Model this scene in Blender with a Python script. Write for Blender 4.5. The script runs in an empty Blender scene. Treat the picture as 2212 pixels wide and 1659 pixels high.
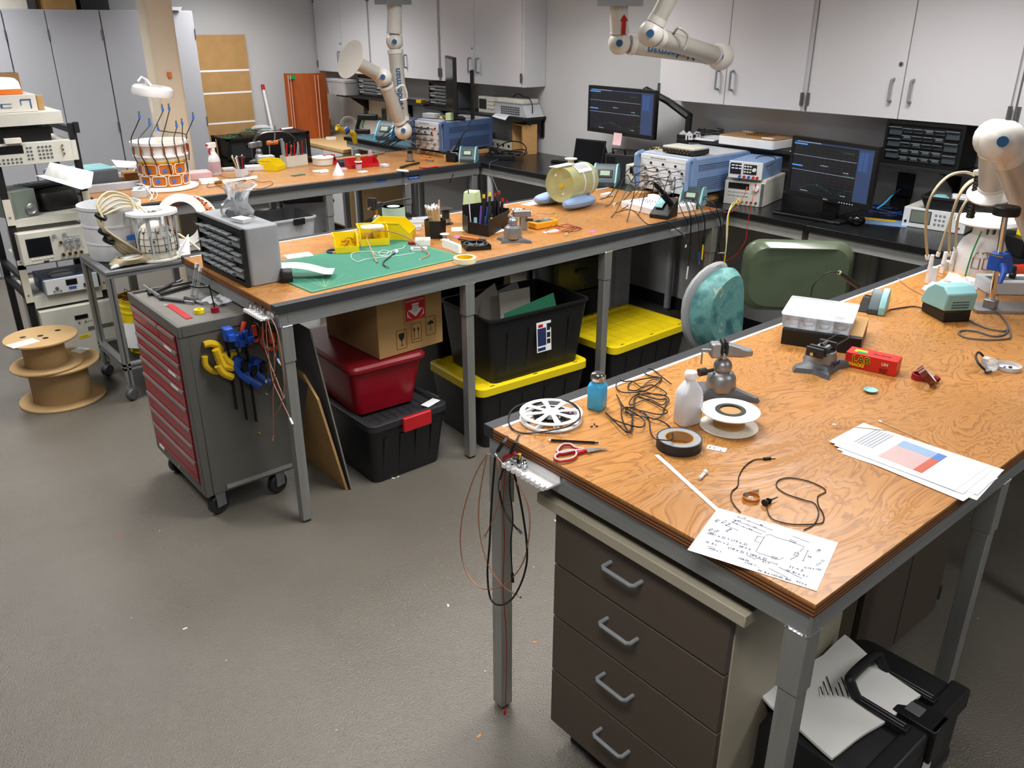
import bpy, math, random
from mathutils import Vector, Matrix, Euler
random.seed(7)
SC=bpy.context.scene
COL=SC.collection
PI=math.pi
# ---------------------------------------------------------------- camera
CF,YAW,PIT,ROL,CZ=1799.45,0.8722,0.4084,0.0009,2.141
W_,H_=2212.0,1659.0
_fw=Vector((math.cos(YAW)*math.cos(PIT),math.sin(YAW)*math.cos(PIT),-math.sin(PIT)))
_rt=Vector((math.sin(YAW),-math.cos(YAW),0)); _up=_rt.cross(_fw)
_rt,_up=math.cos(ROL)*_rt+math.sin(ROL)*_up,-math.sin(ROL)*_rt+math.cos(ROL)*_up
CAM=Vector((0,0,CZ))
cd=bpy.data.cameras.new('camera'); cd.sensor_width=36; cd.lens=36*CF/W_; cd.clip_end=60; cd.clip_start=0.05
co=bpy.data.objects.new('camera',cd); COL.objects.link(co)
_m=Matrix((_rt,_up,-_fw)).transposed().to_4x4(); _m.translation=CAM; co.matrix_world=_m
SC.camera=co
# ---------------------------------------------------------------- colour management, world
SC.view_settings.view_transform='Standard'
try: SC.view_settings.look='None'
except Exception: pass
SC.view_settings.gamma=1; SC.view_settings.use_curve_mapping=False
SC.view_settings.exposure=0.0
wd=bpy.data.worlds.new('world'); SC.world=wd; wd.use_nodes=True
wd.node_tree.nodes['Background'].inputs[0].default_value=(0.9,0.95,1,1)
wd.node_tree.nodes['Background'].inputs[1].default_value=0.05
try:
    SC.cycles.max_bounces=8; SC.cycles.transparent_max_bounces=16; SC.cycles.caustics_reflective=False; SC.cycles.caustics_refractive=False
    SC.cycles.use_denoising=True
except Exception: pass
# ---------------------------------------------------------------- pixel of the photograph -> point of a real plane of the room
def P(u,v,z=None,x=None,y=None):
    d=_fw+_rt*((u-W_/2)/CF)-_up*((v-H_/2)/CF)
    t=(z-CZ)/d.z if z is not None else (x/d.x if x is not None else y/d.y)
    return CAM+d*t
def pr(p):
    d=Vector(p)-CAM; k=d.dot(_fw)
    return W_/2+CF*d.dot(_rt)/k, H_/2-CF*d.dot(_up)/k
def hgt(p,v):      # height above point p that is seen at image row v
    lo,hi=0.0,3.0
    for _ in range(40):
        m=(lo+hi)/2
        if pr((p[0],p[1],p[2]+m))[1]>v: lo=m
        else: hi=m
    return lo
def facing(p): return math.atan2(p[1],p[0])-PI/2
def fit(a,b,z,top=None):   # front-bottom-left and front-bottom-right corners on the plane z -> origin, turn, width, height
    A=P(*a,z=z);B=P(*b,z=z); d=B-A
    return A,math.atan2(d.y,d.x),d.length,(hgt(A,top) if top is not None else None)
# ---------------------------------------------------------------- materials
MATS={}
def nd(nt,t,**k):
    n=nt.nodes.new(t)
    for a,b in k.items(): setattr(n,a,b)
    return n
def srgb(h):
    if isinstance(h,str):
        h=h.lstrip('#'); c=[int(h[i:i+2],16)/255 for i in (0,2,4)]
        return tuple((x/12.92 if x<=0.04045 else ((x+0.055)/1.055)**2.4) for x in c)
    return h
def mat(name,col,rough=0.5,metal=0.0,var=0.06,scale=9.0,bump=0.0,emit=None,es=1.0,alpha=None,trans=0.0,coat=0.0,ior=1.45,bscale=200.0,stretch=None):
    if name in MATS: return MATS[name]
    m=bpy.data.materials.new(name); m.use_nodes=True; nt=m.node_tree; b=nt.nodes['Principled BSDF']
    c=srgb(col)
    tc=nd(nt,'ShaderNodeTexCoord'); nz=nd(nt,'ShaderNodeTexNoise'); nz.inputs['Scale'].default_value=scale; nz.inputs['Detail'].default_value=4
    if stretch:
        mp=nd(nt,'ShaderNodeMapping'); mp.inputs['Scale'].default_value=stretch
        nt.links.new(tc.outputs['Object'],mp.inputs[0]); nt.links.new(mp.outputs[0],nz.inputs['Vector'])
    else: nt.links.new(tc.outputs['Object'],nz.inputs['Vector'])
    mr=nd(nt,'ShaderNodeMapRange'); mr.inputs[1].default_value=.3; mr.inputs[2].default_value=.7; mr.inputs[3].default_value=1-var; mr.inputs[4].default_value=1+var
    nt.links.new(nz.outputs['Fac'],mr.inputs[0])
    mx=nd(nt,'ShaderNodeVectorMath',operation='SCALE'); mx.inputs[0].default_value=c
    nt.links.new(mr.outputs[0],mx.inputs['Scale']); nt.links.new(mx.outputs[0],b.inputs['Base Color'])
    b.inputs['Roughness'].default_value=rough; b.inputs['Metallic'].default_value=metal; b.inputs['IOR'].default_value=ior
    if coat: b.inputs['Coat Weight'].default_value=coat; b.inputs['Coat Roughness'].default_value=.15
    if trans: b.inputs['Transmission Weight'].default_value=trans
    if alpha is not None: b.inputs['Alpha'].default_value=alpha
    if emit: b.inputs['Emission Color'].default_value=(*srgb(emit),1); b.inputs['Emission Strength'].default_value=es
    if bump:
        n2=nd(nt,'ShaderNodeTexNoise'); n2.inputs['Scale'].default_value=bscale; n2.inputs['Detail'].default_value=2
        nt.links.new(tc.outputs['Object'],n2.inputs['Vector'])
        bp=nd(nt,'ShaderNodeBump'); bp.inputs['Strength'].default_value=bump; bp.inputs['Distance'].default_value=.002
        nt.links.new(n2.outputs['Fac'],bp.inputs['Height']); nt.links.new(bp.outputs[0],b.inputs['Normal'])
    MATS[name]=m; return m
def clearmat(name,col,op=.25,rough=.15):     # thin clear or frosted plastic: part see-through, part glossy/diffuse
    if name in MATS: return MATS[name]
    m=bpy.data.materials.new(name); m.use_nodes=True; nt=m.node_tree; b=nt.nodes['Principled BSDF']; out=nt.nodes['Material Output']
    b.inputs['Base Color'].default_value=(*srgb(col),1); b.inputs['Roughness'].default_value=rough
    t=nd(nt,'ShaderNodeBsdfTransparent'); t.inputs[0].default_value=(*[min(1,.75+.25*x) for x in srgb(col)],1)
    fr=nd(nt,'ShaderNodeFresnel'); fr.inputs[0].default_value=1.4
    nz=nd(nt,'ShaderNodeTexNoise'); nz.inputs['Scale'].default_value=14; tc=nd(nt,'ShaderNodeTexCoord'); nt.links.new(tc.outputs['Object'],nz.inputs['Vector'])
    a=nd(nt,'ShaderNodeMath',operation='MULTIPLY_ADD'); a.inputs[1].default_value=op*.4; a.inputs[2].default_value=op*.8
    nt.links.new(nz.outputs['Fac'],a.inputs[0])
    ad=nd(nt,'ShaderNodeMath',operation='ADD'); ad.use_clamp=True
    nt.links.new(a.outputs[0],ad.inputs[0]); nt.links.new(fr.outputs[0],ad.inputs[1])
    mx=nd(nt,'ShaderNodeMixShader'); nt.links.new(ad.outputs[0],mx.inputs[0]); nt.links.new(t.outputs[0],mx.inputs[1]); nt.links.new(b.outputs[0],mx.inputs[2])
    nt.links.new(mx.outputs[0],out.inputs[0]); MATS[name]=m; return m
mat('white_plastic','#e6e6e6',.35); mat('black','#101112',.45); mat('black_gloss','#0c0c0e',.15); mat('dark','#222427',.5)
mat('off_white','#d8d4c8',.5); mat('paper','#eef0f4',.7,var=.01); mat('ink','#2b3550',.7); mat('blue_knob','#2a5a86',.4)
mat('steel','#a8abad',.35,.9); mat('chrome','#d0d2d4',.12,1.0); mat('brass','#b8954a',.3,1.0); mat('cast','#9a9c9e',.38,.75)
mat('alu','#a9aba8',.42,.75,var=.12,scale=6,stretch=(1,1,9)); mat('aluv','#a3a5a2',.45,.7,var=.1,scale=5,stretch=(6,6,.7))
mat('alu_x','#a6aaac',.42,.7,var=.13,scale=8,stretch=(.6,6,12)); mat('alu_y','#a6aaac',.42,.7,var=.13,scale=8,stretch=(6,.6,12))
mat('red','#b3181f',.4); mat('red_dark','#8a1420',.4); mat('orange','#e0762a',.45); mat('yellow','#f0d511',.35); mat('yellow_tool','#d7b120',.4)
mat('blue','#1e4fae',.45); mat('blue_tape','#2b6cc4',.6); mat('green','#1f8a4c',.5); mat('pink','#e7609f',.6); mat('purple','#6b4aa8',.5)
mat('copper','#b0643a',.35,.8); mat('kapton','#b5651d',.25,coat=.4); mat('card','#b08a58',.85,var=.08); mat('card_dark','#8a6a46',.9)
mat('beige','#cfc9ba',.5); mat('instr','#c9c8bd',.5); mat('instr_white','#d9dcde',.4); mat('rs_blue','#7c97bf',.45); mat('rs_blue_dark','#4a628c',.45)
mat('weller','#86b9bd',.45); mat('weller_dark','#3c4b50',.45); mat('tan_cable','#b9ac8c',.5); mat('coax_brown','#a5745c',.5); mat('wood','#c79a62',.6,stretch=(1,14,14),var=.15)
mat('wood_pale','#c9a877',.65,stretch=(14,14,1),var=.1); mat('lcd','#9fb6a0',.3); mat('screen_off','#111317',.2); mat('grey','#8c9094',.5); mat('grey_dark','#55585c',.5); mat('grey_light','#b9bdc2',.5)
mat('rubber','#1a1a1b',.8); mat('navy','#1d2b55',.6); mat('foam_green','#bcd0a0',.8); mat('skyblue','#45b2e8',.35); mat('white_bright','#f3f4f6',.4,var=.01)
clearmat('clear','#dfe4e8',.22,.12); clearmat('frost','#dde0e4',.55,.4); clearmat('frost_more','#dcdde2',.8,.45); clearmat('clear_red','#b01028',.62,.3); clearmat('pink_clear','#e9c9cf',.5,.3)
clearmat('drawer_clear','#aab0b4',.55,.2); clearmat('phantom','#cfd2a0',.5,.2); clearmat('smoke','#3b3d3f',.75,.2); clearmat('bag','#e8eaee',.16,.15)
# ---------------------------------------------------------------- mesh builder
def rrect(w,d,r,n=4,cx=0,cy=0):
    r=min(r,w/2-1e-5,d/2-1e-5)
    if r<=1e-4: return [(cx-w/2,cy-d/2),(cx+w/2,cy-d/2),(cx+w/2,cy+d/2),(cx-w/2,cy+d/2)]
    o=[]
    for (sx,sy,a0) in ((1,-1,-90),(1,1,0),(-1,1,90),(-1,-1,180)):
        for i in range(n+1):
            a=math.radians(a0+90*i/n); o.append((cx+sx*(w/2-r)+r*math.cos(a),cy+sy*(d/2-r)+r*math.sin(a)))
    return o
def circ(r,n=24,cx=0,cy=0,a0=0): return [(cx+r*math.cos(a0+2*PI*i/n),cy+r*math.sin(a0+2*PI*i/n)) for i in range(n)]
def spline(pts,n=8,closed=False):
    pts=[Vector(p) for p in pts]
    if len(pts)<3: return pts
    o=[]; L=len(pts)
    rng=range(L) if closed else range(L-1)
    for i in rng:
        if closed: a,b,c,d=pts[(i-1)%L],pts[i],pts[(i+1)%L],pts[(i+2)%L]
        else: a,b,c,d=pts[max(i-1,0)],pts[i],pts[i+1],pts[min(i+2,L-1)]
        for k in range(n):
            t=k/n; o.append(0.5*((2*b)+(c-a)*t+(2*a-5*b+4*c-d)*t*t+(3*b-a-3*c+d)*t**3))
    if not closed: o.append(pts[-1])
    return o
class MB:
    def __init__(s,m=None): s.v=[];s.f=[];s.fm=[];s.mats=[];s.T=Matrix.Identity(4);s.c=0; (s.m(m) if m else None)
    def m(s,n):
        if n not in s.mats: s.mats.append(n)
        s.c=s.mats.index(n); return s
    def at(s,loc=(0,0,0),rz=0,rx=0,ry=0):
        s.T=Matrix.Translation(loc)@Euler((rx,ry,rz)).to_matrix().to_4x4(); return s
    def add(s,vs,fs):
        o=len(s.v); s.v+=[s.T@Vector(p) for p in vs]; s.f+=[tuple(o+i for i in f) for f in fs]; s.fm+=[s.c]*len(fs); return s
    def box(s,x0,x1,y0,y1,z0,z1):
        vs=[(x,y,z) for z in(z0,z1) for y in(y0,y1) for x in(x0,x1)]
        return s.add(vs,[(0,2,3,1),(4,5,7,6),(0,1,5,4),(2,6,7,3),(0,4,6,2),(1,3,7,5)])
    def cbox(s,c,sz): return s.box(c[0]-sz[0]/2,c[0]+sz[0]/2,c[1]-sz[1]/2,c[1]+sz[1]/2,c[2]-sz[2]/2,c[2]+sz[2]/2)
    def loft(s,rings,cap0=True,cap1=True,closed=False):
        n=len(rings[0]); vs=[p for r in rings for p in r]; fs=[]
        R=len(rings)
        for k in range(R if closed else R-1):
            a=k*n;b=((k+1)%R)*n
            for i in range(n): j=(i+1)%n; fs.append((a+i,a+j,b+j,b+i))
        if not closed:
            if cap0: fs.append(tuple(range(n-1,-1,-1)))
            if cap1: fs.append(tuple((R-1)*n+i for i in range(n)))
        return s.add(vs,fs)
    def rbox(s,w,d,h,r=.01,ch=.003,c=(0,0,0),n=4):   # centre in xy, base at c.z
        r0=max(r-ch,.0005); R=[]
        for (q,z) in ((ch,0),(0,ch),(0,h-ch),(ch,h)):
            R.append([(x+c[0],y+c[1],z+c[2]) for x,y in rrect(w-2*q,d-2*q,max(r-q,.0006),n)])
        return s.loft(R)
    def taper(s,w0,d0,w1,d1,h,r=.01,c=(0,0,0),n=4):
        return s.loft([[(x+c[0],y+c[1],c[2]) for x,y in rrect(w0,d0,r,n)],[(x+c[0],y+c[1],c[2]+h) for x,y in rrect(w1,d1,r,n)]])
    def tub(s,w0,d0,w1,d1,h,t=.004,r=.02,c=(0,0,0),lip=.0,n=4):  # open container
        def rg(w,d,z,rr=r): return [(x+c[0],y+c[1],z+c[2]) for x,y in rrect(w,d,rr,n)]
        R=[rg(w0,d0,0),rg(w1,d1,h-.012 if lip else h)]
        if lip: R+=[rg(w1+2*lip,d1+2*lip,h-.012,r+lip),rg(w1+2*lip,d1+2*lip,h,r+lip)]
        R+=[rg(w1-2*t,d1-2*t,h),rg(w0-2*t,d0-2*t,t)]
        return s.loft(R)
    def prism(s,poly,z0,z1): return s.loft([[(x,y,z0) for x,y in poly],[(x,y,z1) for x,y in poly]])
    def cyl(s,p0,p1,r0,r1=None,n=16,cap=True):
        r1=r0 if r1 is None else r1; p0=Vector(p0);p1=Vector(p1); d=(p1-p0).normalized()
        a=d.orthogonal().normalized(); b=d.cross(a)
        R=[[p+a*(r*math.cos(2*PI*i/n))+b*(r*math.sin(2*PI*i/n)) for i in range(n)] for p,r in((p0,r0),(p1,r1))]
        return s.loft(R,cap,cap)
    def tube(s,pts,r,n=6,closed=False):
        pts=[Vector(p) for p in pts]; L=len(pts); R=[]; up=None
        for i,p in enumerate(pts):
            if closed: d=pts[(i+1)%L]-pts[i-1]
            else: d=pts[min(i+1,L-1)]-pts[max(i-1,0)]
            if d.length<1e-9: d=Vector((0,0,1))
            d.normalize()
            if up is None: up=d.orthogonal().normalized()
            up=(up-d*up.dot(d)); up=up.normalized() if up.length>1e-6 else d.orthogonal().normalized()
            b=d.cross(up); rr=r[i] if isinstance(r,(list,tuple)) else r
            R.append([p+up*(rr*math.cos(2*PI*k/n))+b*(rr*math.sin(2*PI*k/n)) for k in range(n)])
        return s.loft(R,closed=closed)
    def lathe(s,prof,n=32,closed=False):   # profile (r,z) about local z
        R=[[(r*math.cos(2*PI*i/n),r*math.sin(2*PI*i/n),z) for i in range(n)] for r,z in prof]
        return s.loft(R,cap0=not closed,cap1=not closed,closed=closed)
    def ring(s,ro,ri,z0,z1,n=32): return s.lathe([(ri,z0),(ro,z0),(ro,z1),(ri,z1)],n,closed=True)
    def sph(s,c,r,n=16,sq=(1,1,1)):
        c=Vector(c); R=[]
        for k in range(1,n//2):
            a=PI*k/(n//2); R.append([c+Vector((sq[0]*r*math.sin(a)*math.cos(2*PI*i/n),sq[1]*r*math.sin(a)*math.sin(2*PI*i/n),-sq[2]*r*math.cos(a))) for i in range(n)])
        return s.loft(R)
    def text(s,t,size,al='CENTER',bold=0.0,ex=0.0004):
        cu=bpy.data.curves.new('t','FONT'); cu.body=t; cu.size=size; cu.align_x=al; cu.align_y='CENTER'; cu.extrude=ex; cu.offset=bold; cu.resolution_u=3
        o=bpy.data.objects.new('t',cu); me=bpy.data.meshes.new_from_object(o)
        s.add([v.co.copy() for v in me.vertices],[tuple(p.vertices) for p in me.polygons])
        bpy.data.objects.remove(o); bpy.data.meshes.remove(me); bpy.data.curves.remove(cu); return s
    def build(s,name,parent=None,sharp=35,bevel=0):
        me=bpy.data.meshes.new(name); me.from_pydata([tuple(v) for v in s.v],[],s.f)
        for n in s.mats: me.materials.append(MATS[n])
        me.polygons.foreach_set('material_index',s.fm)
        me.polygons.foreach_set('use_smooth',[True]*len(s.f)); me.update(); me.validate()
        me.set_sharp_from_angle(angle=math.radians(sharp))
        o=bpy.data.objects.new(name,me); COL.objects.link(o)
        if parent is not None: o.parent=parent
        if bevel:
            b=o.modifiers.new('bevel','BEVEL'); b.width=bevel; b.segments=2; b.limit_method='ANGLE'
        return o
def tag(o,label,cat,group=None,kind=None):
    o['label']=label; o['category']=cat
    if group: o['group']=group
    if kind: o['kind']=kind
    return o
def thing(name,label,cat,loc,rz=0,group=None):
    o=bpy.data.objects.new(name,None); COL.objects.link(o); o.location=loc; o.rotation_euler=(0,0,rz); o.empty_display_size=.05
    return tag(o,label,cat,group)
def solo(name,label,cat,mb,loc=(0,0,0),rz=0,group=None,**k):
    o=mb.build(name,**k); o.location=loc; o.rotation_euler=(0,0,rz); return tag(o,label,cat,group)
def struct(name,mb,**k):
    o=mb.build(name,**k); o['kind']='structure'; return o
def copy_tree(o,parent=None):
    c=o.copy(); COL.objects.link(c)
    if parent is not None: c.parent=parent
    for ch in list(o.children): copy_tree(ch,c)
    return c
HB=1.067
# ================================================================ setting
def floor_mat():
    m=bpy.data.materials.new('floor_epoxy'); m.use_nodes=True; nt=m.node_tree; b=nt.nodes['Principled BSDF']
    tc=nd(nt,'ShaderNodeTexCoord'); n1=nd(nt,'ShaderNodeTexNoise'); n1.inputs['Scale'].default_value=1.3; n1.inputs['Detail'].default_value=6
    nt.links.new(tc.outputs['Object'],n1.inputs['Vector'])
    cr=nd(nt,'ShaderNodeValToRGB'); cr.color_ramp.elements[0].position=.3; cr.color_ramp.elements[0].color=(.122,.110,.091,1); cr.color_ramp.elements[1].position=.75; cr.color_ramp.elements[1].color=(.155,.141,.118,1)
    nt.links.new(n1.outputs['Fac'],cr.inputs[0])
    v=nd(nt,'ShaderNodeTexVoronoi'); v.inputs['Scale'].default_value=7; nt.links.new(tc.outputs['Object'],v.inputs['Vector'])
    cmp=nd(nt,'ShaderNodeMath',operation='LESS_THAN'); cmp.inputs[1].default_value=.045; nt.links.new(v.outputs['Distance'],cmp.inputs[0])
    sp=nd(nt,'ShaderNodeSeparateColor'); nt.links.new(v.outputs['Color'],sp.inputs[0])
    g=nd(nt,'ShaderNodeMath',operation='GREATER_THAN'); g.inputs[1].default_value=.6; nt.links.new(sp.outputs[0],g.inputs[0])
    mu=nd(nt,'ShaderNodeMath',operation='MULTIPLY'); nt.links.new(cmp.outputs[0],mu.inputs[0]); nt.links.new(g.outputs[0],mu.inputs[1])
    mx=nd(nt,'ShaderNodeMix',data_type='RGBA'); nt.links.new(mu.outputs[0],mx.inputs[0]); nt.links.new(cr.outputs[0],mx.inputs[6])
    gg=nd(nt,'ShaderNodeMath',operation='GREATER_THAN'); gg.inputs[1].default_value=.5; nt.links.new(sp.outputs[1],gg.inputs[0])
    m2=nd(nt,'ShaderNodeMix',data_type='RGBA'); m2.inputs[6].default_value=(.07,.065,.06,1); m2.inputs[7].default_value=(.5,.49,.46,1); nt.links.new(gg.outputs[0],m2.inputs[0])
    v.inputs['Scale'].default_value=9; nt.links.new(m2.outputs[2],mx.inputs[7]); nt.links.new(mx.outputs[2],b.inputs['Base Color'])
    cmp.inputs[1].default_value=.03
    n2=nd(nt,'ShaderNodeTexNoise'); n2.inputs['Scale'].default_value=150; n2.inputs['Detail'].default_value=3; nt.links.new(tc.outputs['Object'],n2.inputs['Vector'])
    bp=nd(nt,'ShaderNodeBump'); bp.inputs['Strength'].default_value=.9; bp.inputs['Distance'].default_value=.005; nt.links.new(n2.outputs['Fac'],bp.inputs['Height']); nt.links.new(bp.outputs[0],b.inputs['Normal'])
    b.inputs['Roughness'].default_value=.2; b.inputs['IOR'].default_value=1.6
    MATS['floor']=m
def ply_mat(name,dark,lite,rough=.32,glow=0.0):
    m=bpy.data.materials.new(name); m.use_nodes=True; nt=m.node_tree; b=nt.nodes['Principled BSDF']
    tc=nd(nt,'ShaderNodeTexCoord'); mp=nd(nt,'ShaderNodeMapping'); mp.inputs['Scale'].default_value=(1.05,2.6,1)
    nt.links.new(tc.outputs['Object'],mp.inputs[0])
    n=nd(nt,'ShaderNodeTexNoise'); n.inputs['Scale'].default_value=1.9; n.inputs['Detail'].default_value=5; n.inputs['Distortion'].default_value=.9; n.inputs['Roughness'].default_value=.5
    nt.links.new(mp.outputs[0],n.inputs['Vector'])
    mu=nd(nt,'ShaderNodeMath',operation='MULTIPLY'); mu.inputs[1].default_value=26; nt.links.new(n.outputs['Fac'],mu.inputs[0])
    fr=nd(nt,'ShaderNodeMath',operation='FRACT'); nt.links.new(mu.outputs[0],fr.inputs[0])
    cr=nd(nt,'ShaderNodeValToRGB'); e=cr.color_ramp.elements; e[0].position=0; e[0].color=(*lite,1); e[1].position=1.0; e[1].color=(*lite,1)
    x=e.new(.55); x.color=(*[l*.8+d*.2 for l,d in zip(lite,dark)],1)
    x=e.new(.86); x.color=(*dark,1)
    nt.links.new(fr.outputs[0],cr.inputs[0])
    n2=nd(nt,'ShaderNodeTexNoise'); n2.inputs['Scale'].default_value=2.5; n2.inputs['Detail'].default_value=3; nt.links.new(tc.outputs['Object'],n2.inputs['Vector'])
    mr=nd(nt,'ShaderNodeMapRange'); mr.inputs[1].default_value=.3; mr.inputs[2].default_value=.7; mr.inputs[3].default_value=.86; mr.inputs[4].default_value=1.1; nt.links.new(n2.outputs['Fac'],mr.inputs[0])
    sc=nd(nt,'ShaderNodeVectorMath',operation='SCALE'); nt.links.new(cr.outputs[0],sc.inputs[0]); nt.links.new(mr.outputs[0],sc.inputs['Scale'])
    # fine scratches and wear
    v=nd(nt,'ShaderNodeTexNoise'); v.inputs['Scale'].default_value=38; v.inputs['Detail'].default_value=8; v.inputs['Roughness'].default_value=.7
    mp2=nd(nt,'ShaderNodeMapping'); mp2.inputs['Scale'].default_value=(.35,1.4,1); mp2.inputs['Rotation'].default_value=(0,0,.6); nt.links.new(tc.outputs['Object'],mp2.inputs[0]); nt.links.new(mp2.outputs[0],v.inputs['Vector'])
    g=nd(nt,'ShaderNodeMapRange'); g.inputs[1].default_value=.66; g.inputs[2].default_value=.78; nt.links.new(v.outputs['Fac'],g.inputs[0])
    mx=nd(nt,'ShaderNodeMix',data_type='RGBA'); mx.inputs[7].default_value=(min(1,lite[0]*1.5),lite[1]*1.75,lite[2]*2.4,1); nt.links.new(g.outputs[0],mx.inputs[0]); nt.links.new(sc.outputs[0],mx.inputs[6]); nt.links.new(mx.outputs[2],b.inputs['Base Color'])
    bp=nd(nt,'ShaderNodeBump'); bp.inputs['Strength'].default_value=.25; bp.inputs['Distance'].default_value=.002; nt.links.new(fr.outputs[0],bp.inputs['Height']); nt.links.new(bp.outputs[0],b.inputs['Normal'])
    b.inputs['Roughness'].default_value=rough; b.inputs['Coat Weight'].default_value=.12; b.inputs['Coat Roughness'].default_value=.25; b.inputs['Specular IOR Level'].default_value=.4
    MATS[name]=m
floor_mat()
ply_mat('plywood',(.29,.115,.026),(.47,.217,.058))
mat('ply_dark','#4a2412',.6,var=.15); mat('ply_lite','#8a5a30',.6,var=.15)
mat('ply_edge','#6b4226',.6,var=.35,scale=30,stretch=(.05,.05,9)); mat('edge_strip','#2c2e31',.45,var=.05); mat('white_tape','#dfe4ec',.5)
mat('wall_paint','#c9cacb',.6,var=.015,scale=2); mat('ceiling_tile','#cfcfca',.9,var=.05,bump=.2)
mat('cab_white','#d3d3d7',.42,var=.01,scale=3); mat('locker','#a9abb2',.5,var=.015,scale=2); mat('gap','#3a3a3a',.6); mat('post','#d9cbb4',.55,var=.02)
mat('lab_black','#17181a',.28,var=.15,scale=14); mat('counter_frame','#9b9c9a',.5); mat('hinge','#77797b',.4,.7); mat('base_brown','#52483f',.55,var=.05,scale=4); mat('base_beige','#a79f8c',.5)
m=MB('floor').box(-2.6,5.2,-2.4,9.4,-.1,0); struct('floor',m)
m=MB('wall_paint').box(5.2,5.3,-2.4,9.5,0,2.9); struct('wall_right',m)
m=MB('wall_paint').box(-2.6,5.2,9.4,9.5,0,2.9); struct('wall_back',m)
m=MB('wall_paint').box(-2.7,-2.6,-2.4,9.5,0,2.9); struct('wall_left',m)
m=MB('wall_paint').box(-2.7,5.3,-2.5,-2.4,0,2.9); struct('wall_front',m)
m=MB('ceiling_tile').box(-2.7,5.3,-2.5,9.5,2.9,3.0); struct('ceiling',m)
m=MB('dark').box(5.188,5.2,-2.4,9.4,0,.1); struct('baseboard_right',m)
m=MB('dark').box(-2.6,5.19,9.388,9.4,0,.1); struct('baseboard_back',m)
# square painted column standing behind the far bench
cA=P(323,100,y=6.9); cB=P(356,100,y=6.9); cC=P(383,100,y=6.9)
m=MB('post').at((2.35,6.97,0)).prism(rrect(.21,.2,.03,4),0,2.9); struct('trim_1',m)
# ---- ceiling lights
mat('lamp_panel','#ffffff',.5,emit='#f4f7ff',es=4.5)
def lamp(x,y,w,d,label,e):
    t=thing('ceiling_light',label,'ceiling light',(x,y,2.9),0,'recessed ceiling lights')
    f=MB('white_plastic'); 
    for a in ((-w/2-.02,-w/2+.01,-d/2,d/2),(w/2-.01,w/2+.02,-d/2,d/2),(-w/2,w/2,-d/2-.02,-d/2+.01),(-w/2,w/2,d/2-.01,d/2+.02)): f.box(*a,-.03,-.001)
    f.build('frame',t); MB('lamp_panel').box(-w/2,w/2,-d/2,d/2,-.012,-.004).build('diffuser',t)
    l=bpy.data.lights.new('tube_light','AREA'); l.shape='RECTANGLE'; l.size=w; l.size_y=d; l.energy=e; l.color=(1,.975,.94); l.spread=math.radians(134)
    o=bpy.data.objects.new('tube_light',l); COL.objects.link(o); o.location=(0,0,-.02); o.parent=t
LE=41
lamp(1.95,5.1,.55,1.15,'recessed ceiling light above the far bench left end',LE)
lamp(3.75,4.7,.55,1.15,'recessed ceiling light above the middle bench',LE)
lamp(3.6,8.0,.55,1.15,'recessed ceiling light near the back wall',LE*1.1)
lamp(1.9,2.3,.55,1.15,'recessed ceiling light above the aisle between benches',LE)
lamp(3.7,1.9,.55,1.15,'recessed ceiling light above the front bench',LE)
lamp(1.0,7.8,.55,1.15,'recessed ceiling light above the grey lockers',LE*1.15)
lamp(0.0,4.6,.55,1.15,'recessed ceiling light over the open floor at left',LE*.9)
lamp(0.2,0.4,.55,1.15,'recessed ceiling light over the open floor at front',LE*.8)
lamp(2.9,-.9,.55,1.15,'recessed ceiling light over the front right aisle',LE*.5)
# ================================================================ benches
def bench(x0,x1,y0,y1,near,far,legs,label,tapes=()):
    t=thing('workbench',label,'workbench',(x0,y0,0),0)
    L=x1-x0;D=y1-y0; a=.044 if near else 0; b=.044 if far else 0
    top=MB('plywood').box(0,L,a,D-b,HB-.006,HB); [top.m(('ply_lite','ply_dark')[k%2]).box(.0004*(k%2),L,a+.0004*(k%2),D-b,HB-.0064-.0046*(k+1),HB-.0064-.0046*k) for k in range(6)]; top.build('plywood_top',t)
    for q,(s0,s1) in ((near,(0,.0439)),(far,(D-.0439,D))):
        if q: MB('edge_strip').box(0,L,s0,s1,HB-.036,HB+.001).build('edge_strip',t,bevel=.002)
    if far and tapes: MB('white_tape').box(.03,L,D-.058,D-.046,HB,HB+.0012).build('measuring_tape',t)
    f=MB('alu_x').box(.0545,L-.0505,.010,.054,HB-.098,HB-.035).box(.0545,L-.0505,D-.054,D-.010,HB-.098,HB-.035)
    f.m('alu_y').box(.012,.054,.010,D-.010,HB-.0975,HB-.0355).box(L-.05,L-.012,.01,D-.01,HB-.098,HB-.0355); f.build('frame',t,bevel=.002)
    def weld(pts): MB('chrome').tube([Vector(p)+Vector((0,0,.0012*(k%2))) for k,p in enumerate(pts)],[.0030+.0009*(k%2) for k in range(len(pts))],6).build('weld_bead',t)
    for lx in legs:
        for ly in (.012,D-.062):
            g=MB('aluv').box(lx,lx+.046,ly+.002,ly+.048,.012,HB-.25).box(lx-.004,lx+.05,ly-.002,ly+.052,HB-.26,HB-.099).m('dark').box(lx+.008,lx+.038,ly+.01,ly+.04,0,.012)
            g.build('leg',t,bevel=.002)
            weld([(lx-.0025,ly+.05-.005*k,HB-.0985) for k in range(11)]+[(lx+.005*k,ly-.001,HB-.0985) for k in range(11)])
    weld([(.0125,.0105,HB-.095+.005*k) for k in range(12)])
    return t
b1=bench(1.345,4.39,.65,1.73,False,True,(.014,.985,1.96,2.9),'front plywood workbench on aluminium legs, nearest the viewer, with drawers under it',True)
b2=bench(1.36,4.395,3.14,4.213,True,True,(.024,.995,1.97,2.93),'middle plywood workbench with a green cutting mat and totes underneath',True)
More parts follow.
